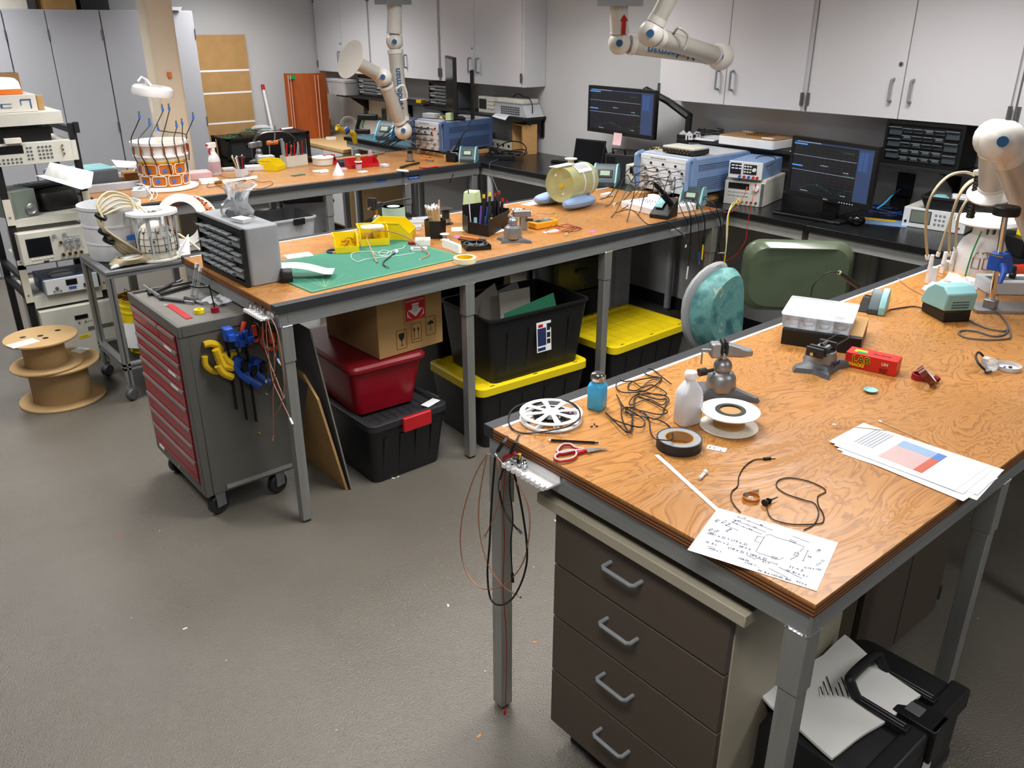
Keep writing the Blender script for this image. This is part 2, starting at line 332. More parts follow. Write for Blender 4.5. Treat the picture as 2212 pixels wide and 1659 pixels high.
b3=bench(1.46,4.41,5.66,6.73,True,True,(.024,.62,1.5,2.2,2.87),'far plywood workbench with the orange ringed coil former on it',False)
# ================================================================ wall cabinets on the right wall
def wall_cab(y0,y1,ymid,z0,label,lock=True,gapm=False,locs=None):
    # front plane x=4.93, wall x=5.2 ; origin at bottom front, local y along the wall
    t=thing('wall_cabinet',label,'cabinet',(4.93,y0,z0)); L=y1-y0; H=2.9-z0-.02
    MB('cab_white').box(.02,.268,.002,L-.002,0,H).build('body',t,bevel=.002)
    for (a,b,hs) in ((.02,ymid-y0-.003,1),(ymid-y0+.003,L-.02,-1)):
        d=MB('cab_white').box(0,.019,a,b,.004,H-.01).build('door',t,bevel=.0015)
        hy=b-.055 if hs==1 else a+.055
        pts=[(0,hy,.10),(-.03,hy,.105),(-.032,hy,.12),(-.032,hy,.20),(-.03,hy,.215),(0,hy,.22)]
        MB('grey').tube(spline(pts,4),.0078,8).build('handle',d)
        if hs==-1 and lock: MB('steel').cyl((-.004,a+.03,.30),(.001,a+.03,.30),.013).m('dark').cyl((-.005,a+.03,.30),(-.003,a+.03,.30),.005).build('lock',d)
        yy=a-.002 if hs==1 else b+.002
        for zz in (.04,.72): MB('hinge').box(-.006,.002,yy-.012,yy+.010,zz,zz+.075).cyl((-.006,yy,zz),(-.006,yy,zz+.075),.005,n=8).build('hinge',d)
    return t
wall_cab(8.203,9.395,8.787,1.634,'white two-door wall cabinet in the corner by the back wall')
wall_cab(6.943,8.197,7.572,1.634,'white two-door wall cabinet behind the left extraction arm')
wall_cab(5.735,6.937,6.40,1.634,'white two-door wall cabinet nearest the room end of the far row, over the oscilloscope')
wall_cab(3.029,4.233,3.637,1.632,'white two-door wall cabinet directly above the riser shelf with the white tray')
wall_cab(1.806,3.023,2.415,1.632,'white two-door wall cabinet above the right monitor and parts drawers')
wall_cab(.58,1.80,1.2,1.632,'white two-door wall cabinet at the right edge, above the tray of gloves')
# ================================================================ black counters along the right wall
def counter(y0,y1,x0,x1,label,legs,z=HB):
    t=thing('lab_counter',label,'counter',(x0,y0,0)); L=y1-y0
    MB('lab_black').box(0,x1-x0,0,L,z-.036,z).build('counter_top',t,bevel=.003)
    MB('counter_frame').box(.02,.045,.02,L-.02,z-.10,z-.037).box(x1-x0-.05,x1-x0-.02,.02,L-.02,z-.1,z-.037).box(.045,x1-x0-.05,.02,.05,z-.09,z-.037).box(.045,x1-x0-.05,L-.05,L-.02,z-.09,z-.037).build('frame',t)
    for ly in legs:
        for lx in (.05,x1-x0-.06):
            MB('grey_light').cyl((lx,ly,.02),(lx,ly,z-.04),.028,n=20).m('grey_dark').cyl((lx,ly,.0),(lx,ly,.02),.03,n=16).build('leg',t)
counter(2.60,6.735,4.412,5.195,'black lab counter between the middle and far benches, holding the keyboard and tablet',(.06,1.55,3.0,4.05))
counter(-.6,2.59,4.40,5.195,'black lab counter under the right monitor and the white meter',(.06,1.6,3.1))
# counter behind the far bench with a blue mat
counter(6.74,7.95,4.40,5.195,'black lab counter beyond the far bench covered by a blue-grey mat',(.06,1.1))
mat('esd_mat','#4c6c78',.55,var=.05); 
solo('esd_mat','blue-grey antistatic mat lying on the counter beyond the far bench','mat',MB('esd_mat').rbox(.68,1.1,.003,.01,.001),(4.77,7.35,HB+.0005))
# wood-topped low counter with white base cabinets
t=thing('base_counter','plywood-topped base cabinet with white doors below the orange panel','cabinet',(4.4,7.98,0))
zt=.93
MB('wood_pale').box(0,.79,0,1.4,zt-.03,zt).build('counter_top',t)
MB('wood_pale').box(.012,.785,.02,1.38,.1,zt-.031).m('dark').box(.05,.78,.02,1.38,0,.1).build('body',t)
for k in range(3): MB('cab_white').box(0,.011,.03+.455*k,.455*(k+1),.12,zt-.05).build('door',t)
# ================================================================ shelves
mat('shelf_black','#202124',.5)
def shelf(y0,y1,z,label,brk,w=.27):
    t=thing('wall_shelf',label,'shelf',(5.2,y0,z)); L=y1-y0
    MB('shelf_black').box(-w,-.001,0,L,-.022,0).build('board',t,bevel=.002)
    for b in brk:
        q=MB('black').box(-.018,-.001,b,b+.035,-.18,-.023).box(-w+.04,-.001,b,b+.035,-.032,-.022)
        q.loft([[(-.018,b+.014,-.16),(-.018,b+.021,-.16),(-.002,b+.021,-.16),(-.002,b+.014,-.16)],[(-w+.05,b+.014,-.032),(-w+.05,b+.021,-.032),(-.002,b+.021,-.032),(-.002,b+.014,-.032)]]); q.build('bracket',t)
shelf(7.25,9.0,1.40,'black wall shelf holding the clear bin and the black drawer cabinets',(.6,1.5))
shelf(5.72,7.23,1.385,'black wall shelf holding the oscilloscope and slotted grey instrument',(.02,1.3))
shelf(.9,3.95,1.385,'long black wall shelf under the right cabinets holding the white tray and parts drawers',(.4,1.2,2.9))
MB_=None
# ================================================================ large movable things
def rep(name,mb,locs,parent,rot=None):      # one mesh, one object per place
    o=mb.build(name,parent); o.location=locs[0]
    if rot: o.rotation_euler=rot
    r=[o]
    for l in locs[1:]:
        c=o.copy(); c.location=l; COL.objects.link(c); r.append(c)
    return r
mat('tote_black','#16171a',.42,var=.08); mat('tote_yellow','#e2c916',.4,var=.04); mat('tote_lid_black','#26282b',.45); mat('label_white','#e8eaec',.5); mat('board_green','#1c5c40',.5)
def lidmb(m,w,d,h,wells=True):
    q=MB(m); r=.045
    q.loft([[(x,y,z) for x,y in rrect(w-2*i,d-2*i,r-i*.3)] for i,z in ((0,0),(0,h-.004),(.006,h),(.03,h),(.042,h-.016),(.05,h-.016))])
    n=7
    for k in range(n):
        x=-w/2+.1+(w-.2)*k/(n-1)
        if wells: q.box(x-.002,x+.002,-d/2+.05,d/2-.05,h-.017,h-.013)
    for k in range(4):
        y=-d/2+.1+(d-.2)*k/3; q.box(-w/2+.05,w/2-.05,y-.002,y+.002,h-.017,h-.013)
    return q
def tote(name,label,loc,rz,w,d,h,lid=None,body='tote_black',cat='storage tote',lh=.035,group=None):
    # w,d outer size at the rim; origin at the base centre
    t=thing(name,label,cat,loc,rz,group)
    b=MB(body).tub(w*.86,d*.84,w*.97,d*.96,h-(lh if lid else 0),.004,.04,lip=0 if lid else .012)
    b.build('body',t)
    for sx in (-.3,-.1,.1,.3):      # moulded ribs of the long faces
        MB(body).loft([[(sx*w-.012,-d*.42-.001,.02),(sx*w+.012,-d*.42-.001,.02),(sx*w+.012,-d*.41,.02),(sx*w-.012,-d*.41,.02)],[(sx*w-.012,-d*.48-.001,h-.09),(sx*w+.012,-d*.48-.001,h-.09),(sx*w+.012,-d*.47,h-.09),(sx*w-.012,-d*.47,h-.09)]]).build('rib',t)
    if lid:
        l=lidmb(lid,w,d,lh).build('lid',t); l.location=(0,0,h-lh)
        rep('lid_slot',MB('dark').box(-.014,.014,-.003,.003,0,.0015),[(sx*w,sy*(d/2-.017),lh) for sx in(-.38,0,.38) for sy in(-1,1)],l)
    return t
# --- below the middle bench
tA=tote('storage_tote','black tote with a red latch at the bottom of the stack under the middle bench',(2.03,3.53,0),.0,.47,.66,.345,'tote_lid_black')
MB('red').at((.03,-.335,.27)).rbox(.17,.022,.075,.008,.003).build('latch',tA)
MB('label_white').at((.16,-.27,.3455),.3).box(-.05,.05,-.025,.025,0,.001).build('tape_piece',tA)
tB=thing('storage_tote','see-through red plastic tote with a red lid, between the carton and the black tote','storage tote',(2.0,3.63,.347),-.05)
MB('clear_red').tub(.33,.56,.40,.64,.245,.004,.04).build('body',tB)
l=MB('red_dark').at((0,0,.235)).rbox(.44,.68,.04,.05,.012,(0,0,0)).build('lid',tB)
for i,(x,y,w,h,a) in enumerate(((-.06,-.2,.05,.16,.15),(.04,-.2,.12,.12,-.1),(.12,-.1,.06,.08,.3),(-.1,.02,.1,.12,.5))):
    MB('red').at((x,y,.008),a).rbox(w,.06,h,.006,.003).build('contents',tB)
# carton with markings
tC=thing('cardboard_box','large cardboard carton with a red warning sticker standing on the red tote','box',(1.945,3.325,.625),.03)
cw,cdp,ch=.39,.5,.335
mat('carton','#b8945f',.8,var=.05); mat('carton_tape','#a98250',.4); mat('ink_black','#1b1b1b',.7); mat('sticker_red','#d1202a',.4); mat('sticker_orange','#ef4b26',.45)
MB('carton').box(0,cw,0,cdp,0,ch).build('carton',tC,bevel=.003)
MB('carton_tape').box(.15,.21,-.0006,0,.04,ch).build('tape',tC)
R90=PI/2
def face(mb,x,z,y=-.001): return mb.at((x,y,z),0,R90)
s=face(MB('sticker_red'),.225,.215).box(-.06,.06,-.055,.055,0,.0006); 
s.m('label_white').prism([(-.02,.03),(-.02,.0),(-.045,.0),(0,-.04),(.045,.0),(.02,.0),(.02,.03)],.0006,.001)
for k in (-1,1):
    for a in (0,1,2): s.at((.225,-.001,.215),0,R90).add([(k*(.022+.012*a),-.046+.004*a,.001),(k*(.026+.012*a),-.046+.004*a,.001),(k*(.05),-.03+.012*a,.001),(k*(.046),-.03+.012*a,.001)],[(0,1,2,3) if k>0 else (3,2,1,0)])
s.build('warning_sticker',tC)
q=face(MB('label_white'),.225,.26,-.0018).text('ELECTRONIC MATERIAL',.0105); q.m('sticker_red').at((.225,-.0024,.232),0,R90).text("DON'T DROP",.009); q.at((.225,-.0024,.219),0,R90).text("DON'T",.009); q.at((.225,-.0024,.206),0,R90).text('CRUSH',.009); q.build('sticker_text',tC)
face(MB('sticker_orange'),.218,.295).box(-.045,.045,-.022,.03,0,.0005).m('ink_black').at((.218,-.0018,.29),0,R90).text('WITH CARE',.017,bold=.0006).build('care_sticker',tC)
def frame2(q,x,z,w,h): 
    for a in ((-w/2,w/2,-h/2,-h/2+.002),(-w/2,w/2,h/2-.002,h/2),(-w/2,-w/2+.002,-h/2,h/2),(w/2-.002,w/2,-h/2,h/2)): q.at((x,-.0008,z),0,R90).box(*a,0,.0003)
for kind,x,z in (('glass',.135,.075),('arrows',.225,.09),('umbrella',.315,.107)):
    q=MB('ink_black'); frame2(q,x,z,.062,.1); q.at((x,-.0008,z),0,R90)
    if kind=='glass': q.prism([(-.017,.032),(-.015,.008),(-.006,-.004),(-.002,-.008),(-.002,-.03),(-.013,-.034),(.013,-.034),(.002,-.03),(.002,-.008),(.006,-.004),(.015,.008),(.017,.032)],0,.0004)
    if kind=='arrows':
        for s_ in(-.012,.012): q.box(s_-.0015,s_+.0015,-.025,.02,0,.0004); q.prism([(s_-.007,.012),(s_+.007,.012),(s_,.032)],0,.0004)
        q.box(-.02,.02,-.034,-.031,0,.0004)
    if kind=='umbrella':
        q.prism([(-.02,.008)]+[(-.02*math.cos(a),.008+.018*math.sin(a)) for a in (.3,.7,1.1,1.57,2.0,2.4,2.8)]+[(.02,.008)],0,.0004); q.box(-.001,.001,-.022,.008,0,.0004).box(-.006,.001,-.024,-.022,0,.0004)
        for i in range(14): q.box(-.002+.0025*i%.03,-.0005+.0025*i%.03,.024+.004*(i%4),.027+.004*(i%4),0,.0004)
    q.build('shipping_symbol',tC)
# leaning boards between chest and totes
A=P(752,1057,z=0); T=P(690,862,y=A.y); 
bl=thing('cardboard_sheet','brown cardboard sheet leaning beside the bench leg, left of the black tote','cardboard',A,0)
dx,dz=T.x-A.x,T.z
MB('card').loft([[(-.012,0,0),(0,0,0),(0,.5,0),(-.012,.5,0)],[(dx-.012,0,dz),(dx,0,dz),(dx,.08,dz+.05),(dx-.012,.08,dz+.05)],[(dx*1.2-.012,.08,dz*1.2),(dx*1.2,.08,dz*1.2),(dx*1.2,.5,dz*1.25),(dx*1.2-.012,.5,dz*1.25)]]).build('sheet',bl)
A2=P(758,1058,z=0); T2=P(668,712,y=A2.y+.02); dx,dz=T2.x-A2.x,T2.z
bl2=thing('sheet_metal','thin dark metal panel with a bright edge leaning against the black tote','panel',A2,0)
MB('grey_dark').loft([[(0,0,0),(.004,0,0),(.004,.42,0),(0,.42,0)],[(dx,.02,dz),(dx+.004,.02,dz),(dx+.004,.42,dz),(dx,.42,dz)]]).build('panel_face',bl2); MB('alu').loft([[(-.001,-.004,.002),(.006,-.004,.002),(.006,-.0005,.002),(-.001,-.0005,.002)],[(dx-.001,.0155,dz),(dx+.006,.0155,dz),(dx+.006,.0195,dz),(dx-.001,.0195,dz)]]).build('edge_trim',bl2)
tD=tote('storage_tote','closed black tote with a yellow lid carrying the open tote of panels',(2.83,3.40,0),-.06,.76,.53,.375,'tote_yellow',lh=.045)
tE=tote('storage_tote','open black tote of grey panels stacked on a yellow lid under the middle bench',(2.875,3.40,.365),-.06,.70,.50,.37,None)
s=MB('label_white').at((.02,-.2395,.21),0,R90-.06).box(-.05,.05,-.085,.085,0,.001); s.m('navy').box(-.044,.015,-.05,.05,.001,.0014).box(-.044,.01,-.078,-.06,.001,.0014).m('red').box(-.038,-.006,.055,.072,.001,.0014).m('ink_black').box(.02,.044,.03,.07,.001,.0014).box(.02,.044,-.01,.02,.001,.0014).box(.02,.044,-.045,-.018,.001,.0014); s.build('product_label',tE)
for (px,py,w,h,a,tl,m,lab) in ((-.22,.02,.24,.30,.5,.9,'off_white','grey sheet panel sticking up at the left of the open tote'),(-.1,.05,.24,.34,.2,-.45,'off_white','grey panel leaning behind the green board in the open tote'),(-.03,-.04,.22,.33,0,.05,'off_white','upright grey panel with corner holes in the open tote'),(.06,.06,.22,.32,-.2,-.5,'grey_light','grey panel with a round cut-out at the back of the open tote')):
    pm=MB(m).box(-w/2,w/2,-.0015,.0015,0,h).build('scrap_plate'); pm.matrix_world=Matrix.Translation(tE.location+Vector((px,py-.02,.10)))@Euler((-.12,tl*.6,a)).to_matrix().to_4x4(); tag(pm,lab,'panel','panels in the open tote')
pm=MB('board_green').box(-.19,.17,-.0015,.0015,0,.13).m('yellow').box(.0,.03,-.0025,-.0015,.03,.07).build('green_plate'); pm.matrix_world=Matrix.Translation(tE.location+Vector((-.02,-.2,.27)))@Euler((-.2,-.12,.02)).to_matrix().to_4x4(); tag(pm,'dark green board with a yellow tag at the front of the open tote','panel')
tF=tote('storage_tote','black tote with a yellow lid right of the third bench leg, by the teal chair',(3.76,3.40,0),.03,.72,.54,.385,'tote_yellow',lh=.045)
tL=thing('tote_lid','loose black tote lid leaning upright behind the bench leg','lid',(3.36,3.58,0),0)
l=lidmb('tote_lid_black',.62,.5,.035).build('lid_panel',tL); l.rotation_euler=(0,-1.15,.0); l.location=(.0,.12,.33)
# plastic drawer tower behind
def drawer_tower(loc,rz,w,d,h,n,label,fr='black',dm='smoke'):
    t=thing('drawer_tower',label,'drawers',loc,rz)
    f=MB(fr)
    for sx in(-1,1):
        for sy in(-1,1): f.cbox((sx*(w/2-.015),sy*(d/2-.015),h/2),(.03,.03,h))
    for k in range(n+1): f.cbox((0,0,.02+(h-.035)*k/n),(w,d,.022))
    f.build('frame',t)
    for k in range(n):
        z=.035+(h-.035)*k/n; q=MB(dm).tub(w-.08,d-.06,w-.07,d-.05,(h-.035)/n-.03,.004,.01); o=q.build('drawer',t); o.location=(0,-.012,z)
        MB(fr).rbox(.1,.012,.02,.004,.002,(0,-d/2+.02,(h/n)*.55)).build('drawer_pull',o)
    return t
drawer_tower((3.88,4.02,0),-.15,.46,.34,.93,4,'black-framed plastic drawer tower under the far side of the middle bench')
tW=thing('filing_box','pale cream filing box standing behind the open tote','box',(3.45,4.38,0),-.3); MB('off_white').rbox(.28,.2,.78,.01,.004).build('body',tW)
MB('beige').box(-.1,.1,-.104,-.1,.1,.7).build('front_panel',tW)
tote('storage_tote','black tote with a yellow lid half hidden behind the grey panels',(2.95,4.1,0),.1,.6,.42,.76,'tote_yellow',lh=.045)
# --- below the far bench : clear totes, black reel, white bin
def clear_tote(loc,rz,w,d,h,label,lat='black',tint='frost'):
    t=thing('clear_tote',label,'storage tote',loc,rz)
    MB(tint).tub(w*.86,d*.86,w*.97,d*.97,h,.004,.03,lip=.012).build('body',t)
    rep('latch',MB(lat).rbox(.09,.018,.045,.006,.002),[(sx*w*.3,-d*.5-.006,h-.045) for sx in(-1,1)],t); return t
clear_tote((2.50,5.93,.42),-.0,.78,.45,.40,'large cloudy tote with black latches directly under the far bench edge')
clear_tote((2.43,5.83,.0),-.05,.84,.5,.41,'large frosted tote with a dark purple latch below the black-latched tote','navy')
t=thing('cable_reel','huge black cable reel standing on edge under the far bench','reel',(3.42,5.48,.0),-.45)
for yy in (-.11,.09): MB('black').at((0,yy,.40),0,-R90).lathe([(.0,0),(.385,0),(.4,.006),(.4,.014),(.385,.02),(.36,.012),(.0,.012)],48).build('flange',t)
MB('black').at((0,0,.40),0,-R90).lathe([(.16,-.1),(.16,.1)],32).build('drum',t)
MB('dark').at((0,-.114,.40),0,R90).lathe([(.075,-.004),(.085,.002),(.05,.004)],24).build('hub',t)
t=thing('waste_bin','grey plastic bin with a round red emblem standing under the far bench','bin',(3.05,6.18,0),-.4)
MB('frost_more').tub(.30,.30,.38,.38,.86,.004,.04,lip=.01).build('body',t)
e=MB('red_dark').at((0,-.182,.55),0,R90-.045); e.ring(.13,.118,0,.001,36).prism([(-.05,-.09),(.05,-.09),(.06,0),(0,.07),(-.06,0)],0,.001); e.build('emblem',t)
# ================================================================ rolling tool chest
mat('chest_grey','#5a5955',.45,var=.05); mat('chest_red','#8e1222',.3,var=.04); mat('chest_tray','#6d6b66',.5,var=.1)
t=thing('tool_chest','rolling grey tool chest with red drawers pushed against the middle bench end','tool chest',(1.053,3.444,0))
W,D,H0,H1=.45,.655,.13,.965
b=MB('chest_grey').box(.035,W,0,D,H0,H1-.045); b.build('cabinet',t,bevel=.006)
b=MB('chest_grey').box(0,.036,0,.05,H0,H1-.045).box(0,.036,D-.025,D,H0,H1-.045).box(0,.036,.05,D-.025,H0,H0+.05); b.build('front_frame',t,bevel=.003)
b=MB('chest_tray').box(.0,W,.0,D,H1-.045,H1-.012); b.m('chest_grey').box(-.004,.012,-.004,D+.004,H1-.05,H1).box(.012,W,-.004,.012,H1-.05,H1).box(.012,W,D-.012,D+.004,H1-.05,H1); b.build('top_tray',t,bevel=.003)
MB('alu').box(.1,W-.02,-.006,0,.145,.165).build('side_rail',t)
hs=[.07,.06,.06,.065,.085,.10,.085,.085,.09]; z=H1-.055
for i,hh in enumerate(hs):
    segs=((.05,.26),(.265,D-.03)) if i==0 else ((.05,D-.03),)
    for a,b_ in segs:
        o=MB('chest_red').box(-.006,.034,a,b_,z-hh+.006,z).build('drawer',t,bevel=.002)
        MB('alu').box(-.012,-.004,a+.004,b_-.004,z-.018,z-.003).build('drawer_pull',o)
        if i in(1,3,4): MB('label_white').box(-.0135,-.012,a+.05,a+.14,z-.016,z-.004).build('label',o)
    z-=hh
MB('chest_red').box(-.004,.034,.05,D-.03,H0+.055,z).m('label_white').box(-.006,-.004,D-.14,D-.07,z-.04,z-.025).build('lower_panel',t)
MB('steel').cyl((-.003,.33,.155),(.002,.33,.155),.01).build('lock',t)
for sx,sy in((.07,.06),(W-.08,.06),(.07,D-.07),(W-.08,D-.07)):
    c=MB('dark').at((sx,sy,.052),.3,R90).lathe([(.0,-.02),(.045,-.02),(.052,-.012),(.052,.012),(.045,.02),(0,.02)],24); o=c.build('caster_wheel',t)
    MB('steel').at((sx,sy,0),.3).box(-.025,.025,-.03,-.022,.045,H0).box(-.025,.025,.022,.03,.045,H0).box(-.03,.03,-.032,.032,H0-.012,H0).build('caster_fork',o)
# things hanging on the chest side
xs=1.053
t=thing('spring_clamp','large yellow spring clamp hanging on the tool chest side','clamp',P(508,768,y=3.43),0)
mb=MB('yellow_tool')
def px2(u,v,y0,o): p=P(u,v,y=y0); return (p.x-o.x,p.y-o.y,p.z-o.z)
o_=t.location
for pts,r in (([(440,745),(455,742),(474,750),(480,775),(500,783),(505,760)],.016),([(442,770),(445,790),(465,803),(490,795),(505,770)],.014)): mb.tube(spline([px2(u,v,3.43,o_) for u,v in pts],5),r,8)
mb.build('jaw',t)
mb=MB('yellow_tool'); mb.tube([px2(u,v,3.40,o_) for u,v in((466,755),(480,790),(503,795))],[.018,.022,.018],8); mb.tube(spline([px2(u,v,3.40,o_) for u,v in((480,765),(488,778),(503,790))],4),.018,8); mb.build('handle',t)
MB('yellow_tool').tube(spline([px2(u,v,3.39,o_) for u,v in((470,790),(482,806),(502,815))],4),.016,8).build('handle',t)
MB('steel').box(-.06,.03,.0,.012,.012,.03).build('bracket',t)
for k,(u,lab) in enumerate(((489,'left of the row'),(510,'middle of the row'),(530,'right of the row'))):
    p=P(u,735+(-12,0,-8)[k],y=3.425); t=thing('bar_clamp','blue bar clamp hanging on the tool chest side, '+lab,'clamp',p,0,'blue bar clamps')
    MB('black').box(-.004,.004,-.002,.012,-.42+.03*(2-k),.0).build('bar',t)
    MB('blue').rbox(.042,.05,.06,.01,.004,(0,-.02,-.02)).box(-.012,.012,-.07,-.03,-.012,.016).build('head',t)
    MB('blue').at((.01,-.02,-.15),0,0,.5).rbox(.04,.05,.05,.01,.004).build('sliding_jaw',t)
    MB('blue').tube([(.0,-.03,-.13),(.02,-.05,-.18),(.055,-.06,-.215)],[.012,.014,.018],8).build('trigger',t)
    MB('black').rbox(.03,.05,.05,.006,.003,(.045,-.03,-.17)).build('pad',t)
for u,v,lab in((545,715,'upper'),(585,730,'lower')):
    p=P(u,v,y=3.42); t=thing('spring_clamp','orange-red clamp hanging at the right of the chest side, '+lab+' one','clamp',p,0,'orange clamps')
    MB('sticker_orange').tube(spline([(-.03,0,.05),(-.05,-.01,0),(-.02,-.01,-.045),(.03,-.01,-.04),(.045,0,.01)],5),.011,8).build('frame',t); MB('sticker_orange').rbox(.03,.02,.05,.006,.003,(.0,-.012,-.02)).build('grip',t)
# ================================================================ aluminium cart
t=thing('cart','aluminium profile cart on grey casters carrying the wired head coils','cart',(1.205,5.09,0)); L,D,H=.8,.545,.815
for sx in(0,L-.04):
    for sy in(0,D-.04):
        MB('aluv').box(sx,sx+.015,sy,sy+.04,.1,H-.04).box(sx+.025,sx+.04,sy,sy+.04,.1,H-.04).m('grey_dark').box(sx+.014,sx+.026,sy+.004,sy+.036,.1,H-.04).build('post',t)
        c=MB('grey_dark').at((sx+.02,sy+.02,.04),.5,R90).lathe([(0,-.022),(.034,-.022),(.04,-.012),(.04,-.002),(.03,0),(.04,.002),(.04,.012),(.034,.022),(0,.022)],24).build('caster_wheel',t)
        MB('grey').at((sx+.02,sy+.02,0),.5).box(-.02,.02,-.012,.012,.06,.1).build('caster_fork',c)
for zz in (.20,H-.04):
    for a in ((0,L,0,.04),(0,L,D-.04,D),(0,.04,.04,D-.04),(L-.04,L,.04,D-.04)):
        q=MB('alu_x' if a[1]-a[0]>.1 else 'alu_y').box(*a,zz,zz+.014).box(*a,zz+.026,zz+.04).m('grey_dark').box(a[0]+.003,a[1]-.003,a[2]+.003,a[3]-.003,zz+.012,zz+.028); q.build('rail',t)
MB('black').box(.04,L-.04,.04,D-.04,H-.012,H-.002).build('top_panel',t); MB('black').box(.04,L-.04,.04,D-.04,.222,.232).build('shelf_panel',t)
# yellow pail on the cart's lower shelf
t=thing('bucket','yellow plastic pail full of copper scraps on the cart lower shelf','bucket',(1.42,5.32,.2335))
MB('tote_yellow').lathe([(.1,0),(.118,.26),(.122,.262),(.122,.275),(.119,.277),(.122,.3),(.125,.302),(.125,.315),(.121,.318),(.123,.34),(.127,.342),(.127,.352),(.118,.352),(.097,.006)],36).build('pail',t)
MB('label_white').at((0,0,0),-.9).box(-.05,.05,-.118,-.116,.04,.2).build('label',t)
q=MB('copper')
for i in range(40):
    a=random.random()*6.28; r=.1*random.random()**.5; p=Vector((r*math.cos(a),r*math.sin(a),.3+.03*random.random())); q.tube(spline([p,p+Vector((random.uniform(-.05,.05),random.uniform(-.05,.05),.04*random.random()+.02)),p+Vector((random.uniform(-.06,.06),random.uniform(-.06,.06),.02))],3),.002,5)
c=q.build('copper_scrap'); c.location=t.location; tag(c,'tangle of copper scrap wire heaped in the yellow pail','scrap',kind='stuff')
# ================================================================ cardboard spools on the floor
mat('spool_card','#b39468',.85,var=.05)
def spool(loc,rz,rf,rb,h,label,stick=None):
    t=thing('cardboard_spool',label,'spool',loc,rz)
    for z in (0,h-.014): 
        MB('spool_card').lathe([(0,z),(rf-.003,z),(rf,z+.003),(rf,z+.011),(rf-.003,z+.014),(0,z+.014)],56).build('flange',t)
    MB('spool_card').lathe([(rb,.014),(rb,h-.014)],40).build('core',t)
    rep('hole',MB('black').lathe([(.0,0),(.017,0),(.017,.0009),(0,.0009)],16),[(0,0,h),(.1,.05,h),(-.09,.03,h),(.02,-.06,h)],t)
    if stick: MB('label_white').at((stick[0],stick[1],h+.0002),stick[2]).box(-.075,.075,-.045,.045,0,.0008).build('paper_label',t)
spool((.905,5.42,0),.2,.245,.165,.245,'large cardboard cable spool on the floor, lower of the two',(.15,.05,.4))
spool((.85,5.38,.2465),-.1,.20,.115,.185,'smaller cardboard spool resting on top of the large one',(-.1,-.085,.35))
# ================================================================ drawer unit and base cabinet below the front bench
def pull(parent,p,axis):
    if axis=='y': pts=[(0,-.055,0),(-.03,-.055,0),(-.036,-.047,0),(-.036,.047,0),(-.03,.055,0),(0,.055,0)]
    MB('grey').tube([(x+p[0],y+p[1],z+p[2]) for x,y,z in pts],.006,10).build('handle',parent)
t=thing('drawer_unit','brown four-drawer cabinet with a beige top tucked under the front bench','cabinet',(1.39,.86,0))
MB('base_beige').box(.02,.56,0,.605,.1,.895).m('dark').box(.06,.5,.03,.57,0,.1).build('body',t,bevel=.002)
MB('base_beige').box(-.03,.6,-.05,.65,.896,.93).build('counter_top',t,bevel=.003)
for z0,z1 in ((.105,.31),(.316,.515),(.521,.70),(.706,.885)):
    o=MB('base_brown').box(0,.0195,.003,.602,z0,z1).build('drawer',t,bevel=.0015); pull(o,(0,.33,(z0+z1)/2+.03),'y')
t=thing('base_cabinet','brown two-door cabinet under the front bench, behind the black case','cabinet',(2.24,.93,0))
MB('base_beige').box(.0,.68,.02,.56,.1,.9).m('dark').box(.05,.62,.06,.5,0,.1).build('body',t,bevel=.002)
for a,b in((.003,.316),(.322,.636)): MB('base_brown').box(a,b,0,.0195,.105,.885).build('door',t,bevel=.0015)
rep('hinge',MB('hinge').box(.636,.652,-.006,.0195,0,.06),[(0,0,.15),(0,0,.7)],t)
# black equipment case
mat('case_black','#141517',.5,bump=.15,bscale=500)
t=thing('equipment_case','big black hard equipment case lying flat beneath the front bench corner','case',(1.54,.535,0),0)
cw_,cd_=.525,.32
def cbody(cx): return MB('case_black').loft([[(x+cw_/2,y+cd_/2,z) for x,y in rrect(cw_-2*i,cd_-2*i,.045,5)] for i,z in cx]).build
cbody(((.03,0.0),(.012,.03),(.0,.27)))('lower_shell',t)
cbody(((.0,.285),(.0,.44),(.014,.485),(.035,.495)))('lid_shell',t)
MB('dark').loft([[(x+cw_/2,y+cd_/2,z) for x,y in rrect(cw_+.010,cd_+.010,.05,5)] for z in (.27,.286)]).build('seal_rim',t)
MB('case_black').box(.01,.515,-.008,.045,.44,.505).build('front_band',t,bevel=.008)
for xx in (.22,.37): MB('black').box(xx,xx+.03,.03,.17,.498,.52).m('grey_dark').box(xx+.008,xx+.011,.04,.16,.52,.523).box(xx+.019,xx+.022,.04,.16,.52,.523).build('handle_arm',t,bevel=.003)
MB('black').tube(spline([(.235,.165,.51),(.235,.19,.545),(.25,.20,.56),(.37,.20,.56),(.385,.19,.545),(.385,.165,.51)],4),.014,10).build('handle_grip',t)
MB('black').box(.27,.35,-.02,.09,.498,.518).box(.275,.345,-.022,-.008,.41,.518).m('grey_dark').box(.29,.33,.03,.07,.518,.522).build('latch',t,bevel=.004)
MB('label_white').at((.33,-.0015,.36),0,R90,0).box(-.03,.03,-.05,.05,0,.001).build('sticker',t)
